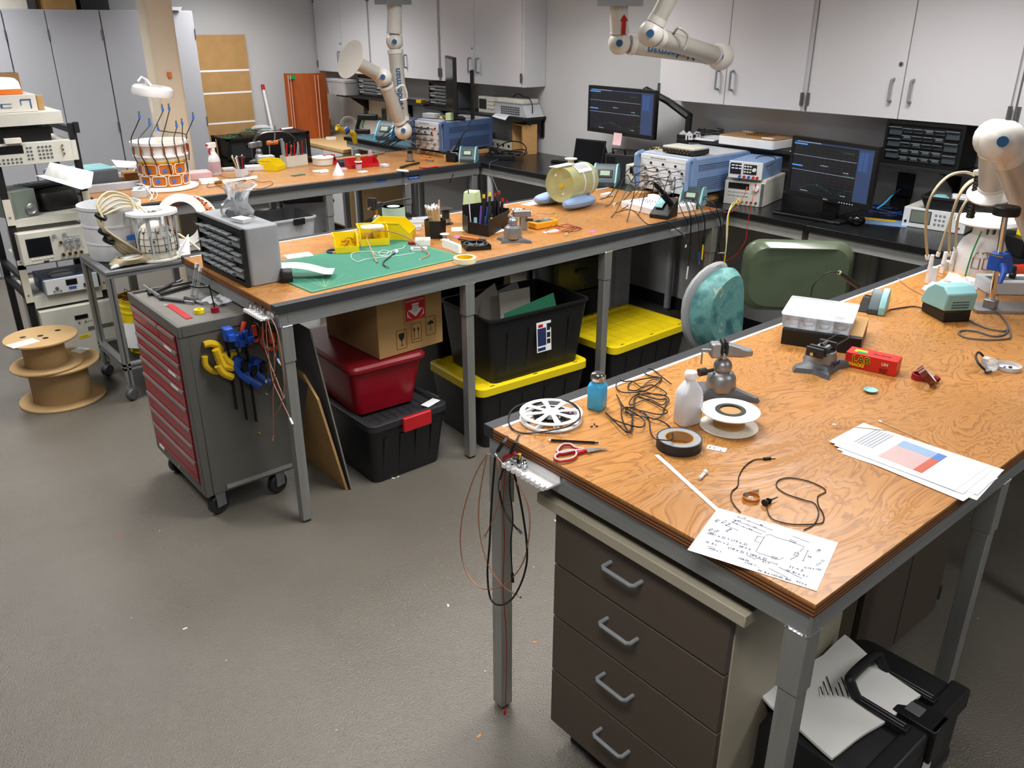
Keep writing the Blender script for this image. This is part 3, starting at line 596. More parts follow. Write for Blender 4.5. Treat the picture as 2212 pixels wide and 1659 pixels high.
# padded mailer on it
t=thing('padded_mailer','white padded mailer envelope with a printed label lying on the black case','envelope',(1.745,.74,.497),-.12)
def sheet(w,d,nx,ny,f,th=.002,m='paper'):
    q=MB(m); top=[[f(i/nx,j/ny) for i in range(nx+1)] for j in range(ny+1)]
    V=[(-w/2+w*i/nx,-d/2+d*j/ny,top[j][i]+th) for j in range(ny+1) for i in range(nx+1)]
    B=[(x,y,z-th) for x,y,z in V]; n=len(V); F=[]
    for j in range(ny):
        for i in range(nx):
            a=j*(nx+1)+i; F.append((a,a+1,a+nx+2,a+nx+1)); F.append((n+a,n+a+nx+1,n+a+nx+2,n+a+1))
    for i in range(nx): a=i; F.append((n+a,n+a+1,a+1,a)); a=ny*(nx+1)+i; F.append((a,a+1,n+a+1,n+a))
    for j in range(ny): a=j*(nx+1); F.append((a,a+nx+1,n+a+nx+1,n+a)); a=j*(nx+1)+nx; F.append((n+a,n+a+nx+1,a+nx+1,a))
    return q.add(V+B,F)
mat('mailer','#d9d9d6',.6,var=.03)
sheet(.36,.24,12,10,lambda a,b:.006+.010*math.sin(a*5+b*3)**2+.10*max(0,b-.75)*(1-a)+.12*max(0,a-.75)*(b),.008,'mailer').build('envelope',t)
q=MB('ink_black').at((.03,.03,.026),.9)
for i in range(6): q.box(-.05,-.05+.03+.02*((i*7)%3),.045-.013*i,.048-.013*i,0,.0006)
q.build('printed_text',t)
# ================================================================ equipment rack at left
mat('rack_black','#17171a',.5)
RX0,RY0=.915,6.0
t=thing('equipment_rack','open black equipment rack with shelves at the left edge','rack',(RX0,RY0,0))
RW=.50
for sx in(0,RW-.04):
    for sy in(0,.62): MB('rack_black').box(sx,sx+.04,sy,sy+.04,0.03,1.56).build('post',t,bevel=.002)
for sx in (0,RW-.04):
    for zz in (.06,.48,.6,1.5): MB('rack_black').box(sx+.004,sx+.036,.04,.62,zz,zz+.035).build('side_rail',t)
for zz in(.03,1.52): MB('rack_black').box(.04,RW-.04,.625,.655,zz,zz+.035).build('cross_rail',t)
MB('rack_black').box(RW-.01,RW+.02,-.01,.02,1.50,1.565).build('corner_cap',t)
def rshelf(z,fr=.06,dep=.5):
    o=MB('instr').box(.042,RW-.042,-.012,dep,z-.003,z).box(.042,RW-.042,-.014,-.010,z-fr*.35,z).m('beige').box(-.002,.042,-.014,-.003,z-.03,z+fr).box(RW-.042,RW+.002,-.014,-.003,z-.03,z+fr).build('shelf_tray',t)
    rep('screw',MB('steel').at((0,0,0),0,R90).lathe([(0,0),(.006,0),(.006,.003),(0,.004)],10),[(.018,-.014,z+.02),(RW-.02,-.014,z+.02)],o)
rshelf(1.005,.13); rshelf(.72,.03); rshelf(.50,.22)
MB('white_plastic').at((RW-.015,-.012,1.19),0,R90).lathe([(0,0),(.02,0),(.018,.01),(0,.012)],20).build('oval_tag',t)
# instruments in the rack  (front face at local y=0, centred in x)
def instr(name,label,cat,loc,rz,w,d,h,body='instr',front='instr',ear=0,feet=True,r=.006,group=None):
    t=thing(name,label,cat,loc,rz,group)
    MB(body).rbox(w,d,h,r,.003,(0,d/2+.004,0)).build('housing',t)
    MB(front).rbox(w,.012,h,r,.002,(0,.0,0)).build('front_panel',t)
    if ear:
        for s in(-1,1): MB(front).box(s*(w/2+ear/2)-ear/2,s*(w/2+ear/2)+ear/2,-.004,.002,.004,h-.004).build('rack_ear',t)
    return t
def fz(mb,x,z,y=-.007): return mb.at((x,y,z),0,R90)
def knobs(t,name,m,r,dep,locs,y=-.006,n=14):
    rep(name,MB(m).at((0,0,0),0,R90).lathe([(0,0),(r,0),(r*.92,dep),(0,dep)],n),[(x,y,z) for x,z in locs],t)
def btns(t,name,m,w,h,locs,y=-.006,dep=.004):
    rep(name,MB(m).box(-w/2,w/2,-dep,0,-h/2,h/2),[(x,y,z) for x,z in locs],t)
def scr(t,m,x0,x1,z0,z1,name='display',y=-.006,bez='dark',bw=.004):
    MB(bez).box(x0-bw,x1+bw,y-.002,y+.001,z0-bw,z1+bw).m(m).box(x0,x1,y-.0035,y-.002,z0,z1).build(name,t)
cx=RX0+RW/2
# signal generator, top
t=instr('signal_generator','beige signal generator with a keypad mounted near the top of the rack','instrument',(cx-.02,RY0-.02,1.335),0,.44,.42,.13,ear=.03)
scr(t,'screen_off',-.2,-.06,.075,.115); btns(t,'key','grey_dark',.011,.009,[(-.2+.024*i,.04-.02*j) for i in range(6) for j in range(2)]); btns(t,'key','grey_dark',.011,.009,[(-.035+.02*i,.1-.022*j) for i in range(2) for j in range(4)]); btns(t,'key','grey_dark',.012,.009,[(.03+.022*i,.1-.022*j) for i in range(4) for j in range(4)])
knobs(t,'connector','brass',.006,.012,[(.165,.1),(.165,.075),(.168,.05)])
# white slab (top instrument) + box + foam on it
t=instr('lab_instrument','flat pale grey instrument resting on top of the rack under the white box','instrument',(cx-.10,RY0-.03,1.566),0,.56,.40,.075,body='off_white',front='instr')
mat('box_white','#cfcbc4',.7)
t=thing('printed_box','white printed product box with a blue lamp drawing on top of the rack','box',(cx-.13,RY0+.0,1.6425),0)
MB('box_white').rbox(.38,.26,.10,.004,.002,(0,.13,0)).build('carton',t); q=MB('blue_knob')
q.at((.13,-.002,.05),0,R90).box(-.03,.03,.018,.024,0,.001).box(.022,.028,-.03,.02,0,.001).box(-.03,-.026,-.01,.022,0,.001); q.at((.02,-.002,.04),0,R90).box(-.03,.03,-.012,-.009,0,.001).box(-.03,.03,.009,.012,0,.001).box(-.03,-.02,-.01,.01,0,.001); q.build('printed_drawing',t)
t=thing('foam_block','white foam packing piece with an orange base, topmost on the rack','foam',(cx-.17,RY0+.02,1.7435),0)
MB('orange').rbox(.34,.2,.03,.01,.003,(0,.1,0)).build('orange_base',t); MB('white_bright').loft([[(x,y+.1,z) for x,y in rrect(w,d,.03)] for w,d,z in((.34,.2,.031),(.33,.19,.07),(.30,.16,.09),(.14,.1,.098))]).build('foam',t)
t=thing('wooden_tray','brown wooden tray lying behind the white foam on the rack','tray',(cx-.15,RY0+.235,1.7435),0); MB('card_dark').tub(.36,.1,.36,.1,.115,.006,.002).build('tray',t)
t=thing('small_carton','small tan carton standing beside the printed box on the rack','box',(cx+.095,RY0+.12,1.6425),.1); MB('card').rbox(.035,.07,.085,.002,.001).build('carton',t)
t=thing('dark_case','black plastic case lying on the signal generator in the rack','case',(cx-.06,RY0+.16,1.467),0); MB('black').rbox(.33,.3,.08,.01,.003).build('case',t)
t=thing('parts_box','small white box lying on the signal generator in the rack','box',(cx-.12,RY0+.0,1.467),-.05); MB('off_white').rbox(.09,.05,.03,.002,.001,(0,-.02,0)).build('box',t)
# transformer box
t=thing('power_transformer','grey-green metal transformer box with a round dial on the rack shelf','instrument',(cx-.13,RY0+.03,1.006),.35); mat('greygreen','#6f7a70',.5)
MB('greygreen').rbox(.17,.24,.17,.004,.002,(0,.12,0)).build('housing',t); MB('alu').box(-.09,-.07,-.008,0,0,.175).build('corner_strip',t); MB('steel').at((.035,-.001,.05),0,R90).lathe([(0,0),(.035,0),(.035,.01),(.028,.014),(.022,.01),(.01,.016),(0,.016)],28).build('dial',t)
t=thing('keyboard','dark flat keypad device lying atop black bags on the rack shelf','keyboard',(cx+.05,RY0+.3,1.15),.3); MB('dark').rbox(.3,.17,.02,.008,.003).build('base',t); btns(t,'key','grey_dark',.05,.03,[],0) if 0 else None
rep('key',MB('grey_dark').box(-.018,.018,-.01,.01,0,.004),[(-.11+.045*i,-.05+.034*j,.02) for i in range(6) for j in range(4)],t)
t=thing('laptop_bag','black laptop bag lying on the rack shelf beside the transformer','bag',(cx+.08,RY0+.28,1.006),.2)
MB('black').loft([[(x*s,y*s,z) for x,y in rrect(.26,.3,.06)] for s,z in((.9,0),(1,.02),(1,.09),(.92,.12),(.7,.14))]).build('body',t)
t=thing('bent_sheet','bent blank metal panel resting across the rack above the shelf','panel',P(95,378,y=5.95),0)
MB('aluv').loft([[(0,0,0),(.23,-.1,-.09),(.235,-.1,-.088),(.005,0,.002)],[(.05,.02,.07),(.28,-.02,-.01),(.285,-.02,-.008),(.055,.02,.072)]]).build('panel_wall',t); MB('grey_light').loft([[(0,0,0),(.23,-.1,-.09),(.23,-.1,-.088),(0,0,.002)],[(-.05,-.0,0),(.17,-.12,-.095),(.17,-.12,-.093),(-.05,0,.002)]]).build('flange',t)
# oscilloscope
t=instr('oscilloscope','beige oscilloscope with a dark screen on the middle rack shelf','oscilloscope',(cx-.02,RY0-.06,.722),.04,.41,.26,.205,r=.012)
scr(t,'screen_off',-.165,-.03,.055,.165); btns(t,'soft_key','off_white',.013,.007,[(-.15+.0225*i,.035) for i in range(6)]); knobs(t,'knob','grey',.011,.016,[(.0,.17),(.06,.125),(.095,.125),(.135,.125),(.06,.09),(.095,.09),(.135,.095),(.062,.17)]); knobs(t,'knob','brass',.010,.012,[(.03,.12)])
knobs(t,'connector','brass',.011,.014,[(.03,.04),(.07,.04),(.105,.04),(.14,.04)]); btns(t,'key','grey_light',.012,.007,[(.02+.02*i,.15-.014*j) for i in range(3,7) for j in range(3)]); btns(t,'port','dark',.03,.008,[(-.075,.014)])
MB('grey_dark').box(-.2,.2,-.008,.0,.004,.008).build('base_line',t)
# amplifier with blue case in its rack frame
t=instr('power_amplifier','blue-cased instrument with four blue keys on the lower rack shelf','instrument',(cx+.03,RY0-.03,.503),0,.33,.3,.10,body='rs_blue_dark',front='instr_white')
scr(t,'screen_off',-.03,.03,.05,.08); btns(t,'key','blue',.008,.016,[(-.018+.012*i,.028) for i in range(4)]); knobs(t,'connector','steel',.011,.016,[(-.095,.04)]); knobs(t,'knob','green',.004,.004,[(-.115,.02),(-.07,.02)]); btns(t,'power_switch','dark',.03,.024,[(.085,.03)]); knobs(t,'knob','red',.006,.006,[(.115,.078),(.09,.078)]); MB('alu').box(-.17,-.16,-.012,-.004,.005,.095).build('handle',t)
t=thing('parts_bag','clear plastic bag with small metal parts lying on the blue-cased instrument','bag',(cx,RY0+.05,.605),0); MB('bag').loft([[(x*s,y*s,z) for x,y in rrect(.15,.09,.03)] for s,z in((1,0),(1.02,.012),(.7,.022))]).build('bag',t)
# big pale instrument at the bottom
t=instr('rack_amplifier','tall pale grey rack instrument with a vent strip at the bottom of the rack','instrument',(cx+.03,RY0-.05,.045),0,.46,.5,.36)
scr(t,'screen_off',-.03,.05,.27,.295,bw=.001); btns(t,'button','grey_dark',.012,.008,[(-.01,.245),(.03,.245)]); knobs(t,'knob','dark',.003,.004,[(.05,.245),(.065,.245)]); rep('vent_slot',MB('dark').box(-.003,.003,-.001,.0,-.014,.014),[(.04+.01*i,-.0065,.19) for i in range(18)],t)
MB('yellow').box(-.03,.04,-.0075,-.006,.135,.155).m('ink_black').at((.005,-.0076,.145),0,R90).text('RF AMPLIFIER',.008).build('label',t)
t=thing('cable_pile','tangle of black cables and grey power supplies on the tall rack instrument','cables',(cx,RY0+.05,.41)); q=MB('black')
t['kind']='stuff'
for i in range(9):
    c0=Vector((random.uniform(-.12,.12),random.uniform(0,.2),.02)); q.tube(spline([c0+Vector((.12*math.cos(a*1.3+i),.07*math.sin(a*1.3+i),.02*math.sin(a*2+i)+.01)) for a in range(7)],4),.004,6)
q.build('cables',t)
# ================================================================ chairs
mat('vinyl_green','#4c5643',.33,var=.08,coat=.2); mat('chair_grey','#8d8f91',.5); mat('chair_black','#1b1b1c',.35)
def teal_mat():
    m=mat('teal_pattern','#4c8a86',.6); nt=m.node_tree; b=nt.nodes['Principled BSDF']
    tc=nd(nt,'ShaderNodeTexCoord'); n=nd(nt,'ShaderNodeTexNoise'); n.inputs['Scale'].default_value=11; n.inputs['Detail'].default_value=6; nt.links.new(tc.outputs['Object'],n.inputs['Vector'])
    cr=nd(nt,'ShaderNodeValToRGB'); e=cr.color_ramp.elements; e[0].position=.34; e[0].color=(.03,.10,.11,1); e[1].position=.68; e[1].color=(.34,.42,.32,1)
    for p,c in ((.44,(.06,.19,.19)),(.52,(.12,.29,.27)),(.6,(.09,.24,.24))): x=e.new(p); x.color=(*c,1)
    nt.links.new(n.outputs['Fac'],cr.inputs[0]); nt.links.new(cr.outputs[0],b.inputs['Base Color'])
teal_mat()
def pad(mb,w,h,t,r,bulge=.015,n=6,curve=0.0):      # cushion standing in the local xz plane, front towards -y
    R=[]
    for k,(q,y) in enumerate(((.03,-t/2-bulge),(.008,-t/2),(0,-t/4),(0,t/4),(.006,t/2),(.02,t/2+.004))):
        R.append([(x,y+curve*(x*x)/(w*w/4),z+h/2) for x,z in rrect(w-2*q,h-2*q,r,n)])
    return mb.loft(R)
def chair(label,loc,rz,w,h,zb,zs,mseat,mshell,sw=.5,tilt=.1,r=.12):
    t=thing('office_chair',label,'chair',loc,rz)
    b=pad(MB(mseat),w,h,.06,r,.02,curve=.05).build('backrest',t); b.location=(0,.25,zb); b.rotation_euler=(-tilt,0,0)
    if mshell: s=pad(MB(mshell),w+.03,h+.03,.03,r+.01,.0,curve=.05).build('back_shell',t); s.location=(0,.295,zb-.012); s.rotation_euler=(-tilt,0,0)
    MB(mseat).loft([[(x,y,z) for x,y in rrect(sw-2*q,sw-.04-2*q,.12,6)] for q,z in ((.02,zs-.07),(0,zs-.05),(0,zs-.015),(.02,zs),(.06,zs+.006))]).build('seat',t)
    MB('chair_black').tube(spline([(0,.0,zs-.08),(0,.22,zs-.08),(0,.33,zs-.02),(0,.31,zb+.14)],5),.02,8).build('back_support',t)
    MB('chair_black').cyl((0,0,.1),(0,0,zs-.065),.022).cyl((0,0,.08),(0,0,.3),.032).build('column',t)
    q=MB('chair_black')
    for k in range(5):
        a=2*PI*k/5; q.tube([(0,0,.11),(.14*math.cos(a),.14*math.sin(a),.10),(.27*math.cos(a),.27*math.sin(a),.075)],[.025,.02,.014],8)
    q.build('base',t)
    rep('caster',MB('rubber').at((0,0,0),0,R90).lathe([(0,-.02),(.027,-.02),(.03,-.012),(.03,.012),(.027,.02),(0,.02)],16),[(.27*math.cos(2*PI*k/5),.27*math.sin(2*PI*k/5),.031) for k in range(5)],t)
    return t
def cback(cx,cy,rz): return (cx+.27*math.sin(rz),cy-.27*math.cos(rz),0)
chair('chair with a mottled teal backrest and grey plastic shell behind the front bench',cback(3.04,2.13,.12),.12,.36,.38,.765,.62,'teal_pattern','chair_grey',.40,r=.17)
chair('chair with a shiny olive green vinyl backrest beside the teal chair',cback(3.73,2.20,-.80),-.80,.54,.36,.79,.66,'vinyl_green',None,.44,r=.09,tilt=.05)
chair('black office chair standing beyond the far bench',(3.42,7.62,0),2.9,.42,.5,.76,.55,'chair_black',None,.5,r=.15)
# ================================================================ extraction arms
mat('arm_white','#d9d6cf',.3,var=.02); mat('arm_alu','#bdb9b0',.4,.15,var=.04)
def jnt(t,p,r,kn=True,side=None):
    o=MB('arm_white').sph(p,r,20,(1,1,1)).build('joint',t)
    if kn:
        d=(CAM-(t.location+Vector(p))).normalized() if side is None else Vector(side)
        a=Vector(p)+d*(r*.9); MB('blue_knob').cyl(a,a+d*.022,.021,.019,n=10).build('knob',o)
def pipe(t,a,b,r,m='arm_alu'):
    MB(m).cyl(a,b,r,n=28).build('tube',t)
    a=Vector(a);b=Vector(b);d=(b-a)
    for s in (.03,.97): MB('arm_white').cyl(a+d*(s-.03),a+d*(s+.03),r+.004,n=28).build('collar',t)
def arm(label,base,pts,radii,brackets=True):
    t=thing('extraction_arm',label,'extraction arm',base); o=t.location
    L=[Vector(p)-Vector(base) for p in pts]
    return t,L
# left arm, over the far bench
y=6.3; p0=P(852,16,y=y); 
t,L=arm('articulated white extraction arm over the far bench, holding a round hood','',[],0) if 0 else (thing('extraction_arm','articulated white extraction arm over the far bench, with a flat round hood','extraction arm',(p0.x,p0.y,0)),None)
def loc(u,v,yy,t): p=P(u,v,y=yy); return Vector((p.x-t.location.x,p.y-t.location.y,p.z))
A=loc(852,20,6.3,t);B=loc(852,90,6.3,t);Cc=loc(871,282,6.25,t);Dd=loc(827,166,6.18,t);Ee=loc(762,131,6.15,t)
MB('arm_white').cyl((A.x,A.y,2.35),A+Vector((0,0,-.02)),.06,n=28).build('drop_tube',t); MB('steel').box(A.x-.13,A.x+.11,A.y-.09,A.y+.09,2.28,2.39).build('mount_bracket',t); MB('arm_white').cyl((A.x,A.y,2.38),(A.x,A.y,2.9),.055,n=24).build('ceiling_tube',t)
pipe(t,A,B+Vector((0,0,.06)),.058,'arm_white'); jnt(t,B,.07); pipe(t,B-Vector((0,0,.06)),Cc+(B-Cc).normalized()*.08,.058); jnt(t,Cc,.075); pipe(t,Cc+(Dd-Cc).normalized()*.08,Dd+(Cc-Dd).normalized()*.07,.056); jnt(t,Dd,.075); pipe(t,Dd+(Ee-Dd).normalized()*.06,Ee,.052)
d=(Ee-Dd).normalized(); MB('arm_white').cyl(Ee,Ee+d*.02,.05,.15,n=36).cyl(Ee+d*.02,Ee+d*.026,.15,.152,n=36).build('hood',t)
MB('arm_white').tube(spline([Dd+(Cc-Dd)*.22+Vector((.05,-.05,0)),Dd+(Cc-Dd)*.22+Vector((.10,-.09,.03)),Dd+(Cc-Dd)*.38+Vector((.10,-.09,.0)),Dd+(Cc-Dd)*.42+Vector((.05,-.05,0))],5),.008,8).build('hand_grip',t)
def ontube(mb,p,d,r,text,size,roll=0):   # writing on the camera side of a tube
    d=d.normalized(); n=(CAM-p); n=(n-d*n.dot(d)).normalized(); b=n.cross(d)
    M=Matrix((d,b,n)).transposed().to_4x4(); M.translation=p+n*(r+.001); return M
q=MB('blue_knob'); w=Vector((t.location.x,t.location.y,0)); M=ontube(q,w+B+(Cc-B)*.52,(B-Cc),.058,'',0); q.T=Matrix.Translation(-w)@M; q.text('Nederman',.075,bold=.0012,ex=.0004).build('logo_text',t)
# middle arm
t=thing('extraction_arm','articulated white extraction arm folded level above the middle bench','extraction arm',(3.82,3.6,0))
A=loc(1336,5,3.6,t);B=loc(1338,93,3.6,t);Cc=loc(1556,122,3.36,t);Dd=loc(1405,72,3.2,t);Ee=loc(1442,0,3.15,t)
MB('steel').box(A.x-.09,A.x+.12,A.y-.08,A.y+.08,A.z-.02,A.z+.05).build('mount_bracket',t); MB('arm_white').cyl((A.x,A.y,A.z+.05),(A.x,A.y,2.9),.05,n=24).build('ceiling_tube',t)
pipe(t,A,B+Vector((0,0,.05)),.053,'arm_white'); jnt(t,B,.066); pipe(t,B+(Cc-B).normalized()*.06,Cc+(B-Cc).normalized()*.06,.052,'arm_alu'); jnt(t,Cc,.082)
pipe(t,Cc+(Dd-Cc).normalized()*.05,Dd+(Cc-Dd).normalized()*.05+Vector((0,0,-.01)),.050,'arm_alu'); jnt(t,Dd,.068); d=(Ee-Dd).normalized(); pipe(t,Dd+d*.05,Ee+d*.45,.047,'arm_alu')
f_=Ee+d*.45; MB('arm_white').cyl(f_,f_+d*.02,.05,.13,n=32).build('hood',t)
q=MB('blue_knob'); w=Vector((t.location.x,t.location.y,0)); M=ontube(q,w+B+(Cc-B)*.47+Vector((0,0,-.0)),(B-Cc),.052,'',0); q.T=Matrix.Translation(-w)@M@Matrix.Translation((0,.012,0)); q.text('Nederman',.075,bold=.0012).build('logo_text',t)
m_=Dd+(Cc-Dd)*.25; MB('arm_alu').tube(spline([m_+Vector((-.02,-.04,.03)),m_+Vector((-.04,-.09,.06)),m_+Vector((.03,-.10,.02)),m_+Vector((.03,-.08,-.05))],5),.007,8).build('hand_grip',t)
q=MB('red'); M=ontube(q,w+A+(B-A)*.55+Vector((.02,-.02,0)),Vector((0,0,1)),.054,'',0); q.T=Matrix.Translation(-w)@M; q.prism([(-.05,-.012),(.02,-.012),(.02,-.024),(.055,0),(.02,.024),(.02,.012),(-.05,.012)],0,.001).build('arrow_sticker',t)
# right arm
t=thing('extraction_arm','white extraction arm bent sharply over the right end of the front bench','extraction arm',(3.75,1.35,0))
B=loc(2148,300,1.40,t);N=loc(2146,404,1.40,t); B2=loc(2166,306,1.28,t); E2=loc(2262,560,1.20,t)
MB('arm_white').sph(B,.078,20).build('joint',t); o=MB('arm_white').sph(B2,.078,20).build('joint',t); dd=(CAM-(B2+Vector((3.75,1.35,0)))).normalized(); MB('blue_knob').cyl(B2+dd*.07,B2+dd*.092,.02,n=10).build('knob',o)
pipe(t,B+(N-B).normalized()*.05,N,.056); d=(N-B).normalized(); MB('arm_white').cyl(N,N+d*.02,.06,.10,n=32).cyl(N+d*.02,N+d*.026,.10,n=32).build('hood',t)
pipe(t,B2+(E2-B2).normalized()*.05,E2,.056); m_=B2+(E2-B2)*.42; MB('grey_light').tube([m_+Vector((-.07,-.05,.02)),m_+Vector((.0,-.12,.0)),m_+Vector((.10,-.12,-.02))],.009,8).build('hand_grip',t)
MB('arm_white').sph(E2,.075,20).build('joint',t); MB('arm_alu').cyl(E2+Vector((0,0,.04)),(E2.x+.35,E2.y-.2,2.5),.056,n=24).build('upper_tube',t); MB('arm_white').cyl((E2.x+.35,E2.y-.2,2.46),(E2.x+.35,E2.y-.2,2.9),.06,n=24).build('ceiling_tube',t)
# ================================================================ grey lockers along the back wall
def locker(x0,x1,mid,label):
    t=thing('tall_cabinet',label,'cabinet',(x0,8.6,0)); W=x1-x0
    MB('locker').box(0,W,.02,.79,.0,2.25).build('body',t,bevel=.002)
    for a,b in ((.004,mid-x0-.004),(mid-x0+.004,W-.004)):
        if b-a<.05: continue
        o=MB('locker').box(a,b,0,.0195,.02,2.245).build('door',t,bevel=.0015)
        rep('hinge',MB('hinge').cyl((0,-.002,0),(0,-.002,.09),.006,n=8),[(b if a<.01 else b,0,z) for z in (.25,1.2,2.0)],o)
locker(.70,1.632,1.17,'grey tall cabinet behind the equipment rack at the left edge')
locker(1.636,2.408,1.965,'grey tall cabinet second from the left, behind the rack top')
locker(2.412,3.25,2.865,'grey tall cabinet behind the square column and the orange coil')
for x0,w,d,h,m,lab in ((1.45,.42,.3,.3,'off_white','white box on top of the grey cabinets, leftmost in view'),(2.0,.26,.3,.32,'card','brown carton on top of the grey cabinets'),(2.30,.24,.25,.28,'dark','dark box on top of the grey cabinets right of the brown carton')):
    t=thing('storage_box',lab,'box',(x0,8.72,2.2515)); MB(m).rbox(w,d,h,.004,.002,(w/2,d/2,0)).build('carton',t); MB('card').box(w*.3,w*.7,-.0015,0,h*.35,h*.5).build('label_strip',t)
t=thing('paper_stack','flat white tray on top of the rightmost grey cabinet','tray',(3.02,8.66,2.2515)); MB('white_bright').tub(.22,.2,.24,.22,.03,.004,.01).build('tray',t)
# ================================================================ back wall
t=thing('cardboard_sheet','large tan cardboard sheet with white tape lines standing against the back wall','cardboard',(3.45,9.30,0)); 
MB('card').box(0,.60,.0,.012,0,2.03).build('sheet',t)
for z in (1.665,1.44,1.13): MB('white_bright').box(-.002,.602,-.0012,.0,z,z+.018).build('tape_line',t)
t=thing('folded_cartons','upright bundle of folded brown cartons beside the grey cabinet','cardboard',(3.30,9.10,0))
for k in range(5): MB('card_dark').box(.0+.026*k,.022+.026*k,0,.16,0,1.34-.006*k).build('folded_carton',t)
for i,(a,b,lab) in enumerate((((567,183),(592,300),'white plastic pipe with a red cap leaning on the back wall, left one'),((635,191),(645,300),'white plastic pipe with a red cap leaning on the back wall beside the orange panel'))):
    A=P(*a,y=9.36);B=P(*b,y=9.2); d=(A-B); f0=B-d*((B.z-(.932 if i else 0))/d.z)*.999; t=thing('plastic_pipe',lab,'pipe',(f0.x,f0.y,.932 if i else .001),0,None)
    a_=A-Vector(f0); MB('white_plastic').cyl((0,0,.02),a_*.97+Vector((0,0,0)),.017,n=14).build('pipe',t); MB('red').cyl(a_*.965,a_,.02,n=14).build('cap',t)
mat('orange_panel','#a04e1e',.5,var=.12,stretch=(3,3,.5)); mat('acrylic_edge','#d9a08a',.3)
t=thing('curved_board','curved orange-brown panel with green tape standing on the wood counter','panel',(4.62,9.12,.931),-.35)
q=MB('orange_panel'); V=[]
R=[]
for k in range(9):
    a=-.5+k/8; R.append((a*.46,.10*(a*2)**2-.1))
q.loft([[(x,y,0) for x,y in R]+[(x,y+.012,0) for x,y in reversed(R)],[(x,y,.70) for x,y in R]+[(x,y+.012,.70) for x,y in reversed(R)]]).build('curved_panel',t)
MB('green').box(-.2,-.03,-.075,-.07,.64,.685).build('green_tape',t)
for x in (-.20,-.175,.09,.125): MB('acrylic_edge').box(x,x+.008,-.105,-.095,-.0,.68).build('edge_strip',t)
# black plastic drawer carts by the back wall with circuit boards
drawer_tower((3.66,8.78,0),0,.50,.42,1.06,5,'black three-drawer plastic cart under the circuit boards, left one')
drawer_tower((4.10,8.62,0),.0,.34,.34,1.09,4,'black plastic drawer cart right of the office chair')
mat('pcb','#24502f',.45,var=.4,scale=60)
for i in range(7):
    a=random.uniform(-.6,.6); t=thing('circuit_board','green circuit board in the heap on top of the black drawer cart','circuit board',(3.48+.06*i,8.66+.05*(i%3),1.0615+.011*i),a,'circuit boards heaped on the drawer cart'); MB('pcb').box(-.08,.08,-.06,.06,0,.002).build('board',t)
    rep('chip',MB('dark' if i%2 else 'steel').box(-.012,.012,-.01,.01,0,.007),[(random.uniform(-.06,.06),random.uniform(-.04,.04),.002) for _ in range(4)],t)
t=thing('parcel','white crumpled parcels lying at the right end of the drawer cart top','parcel',(3.86,8.72,1.10)); MB('bag').loft([[(x*s,y*s,z) for x,y in rrect(.2,.2,.05)] for s,z in((.9,0),(1,.02),(.6,.05))]).build('bag',t)
tag(MB('white_bright').cyl((4.0,8.55,1.1015+.012),(4.15,8.60,1.1015+.012),.012).m('red').cyl((3.99,8.547,1.1135),(4.0,8.55,1.1135),.013).build('cable_roll'),'white tube with a red end lying on the right drawer cart','tube')
# ================================================================ wall outlets
for (u,v,lab) in((790,243,'left'),(829,249,'right')):
    p=P(u,v,x=5.19); t=thing('wall_outlet','grey wall outlet below the far shelf, '+lab+' one','outlet',(5.1995,p.y,p.z)); MB('grey_dark').box(-.012,-.0,-.04,.04,-.07,.07).build('plate',t); 
    for z in (-.03,.03): MB('dark').box(-.0135,-.012,-.015,.015,z-.018,z+.018).build('socket',t)
p=P(1955,403,x=5.19); t=thing('wall_outlet','black plug adapter and outlet box on the wall below the parts drawers','outlet',(5.1995,p.y,p.z)); MB('dark').box(-.02,0,-.05,.05,-.07,.08).build('plate',t); MB('black').rbox(.07,.1,.06,.01,.003,(-.04,0,-.12)).build('plug',t)
p=P(1060,300,x=5.19); t=thing('wall_outlet','grey outlet behind the blue analyzer on the far bench','outlet',(5.1995,p.y,p.z)); MB('grey').box(-.014,0,-.05,.05,-.06,.06).build('plate',t); 
for z in (-.025,.025): MB('dark').box(-.016,-.014,-.014,.014,z-.014,z+.014).build('socket',t)
# carton under the counter, jackets
t=thing('cardboard_box','worn brown carton with tape under the right counter','box',(4.56,1.92,.34),-1.35)
MB('carton').tub(.50,.34,.50,.34,.30,.005,.002).build('carton',t); 
for x in(-.14,.08): MB('card_dark').box(x,x+.07,-.173,-.170,.12,.30).build('tape',t)
t=thing('storage_shelf_crate','dark crate standing on the floor below the worn carton','crate',(4.72,1.92,0)); MB('dark').tub(.5,.6,.52,.62,.335,.006,.02,lip=.004).build('crate',t)
pm=MB('yellow').box(-.12,.12,-.003,.003,0,.24).build('mailing_envelope'); pm.matrix_world=Matrix.Translation((4.62,1.98,.48))@Euler((.25,.5,-1.35)).to_matrix().to_4x4(); tag(pm,'yellow envelope sticking out of the carton under the right counter','envelope')
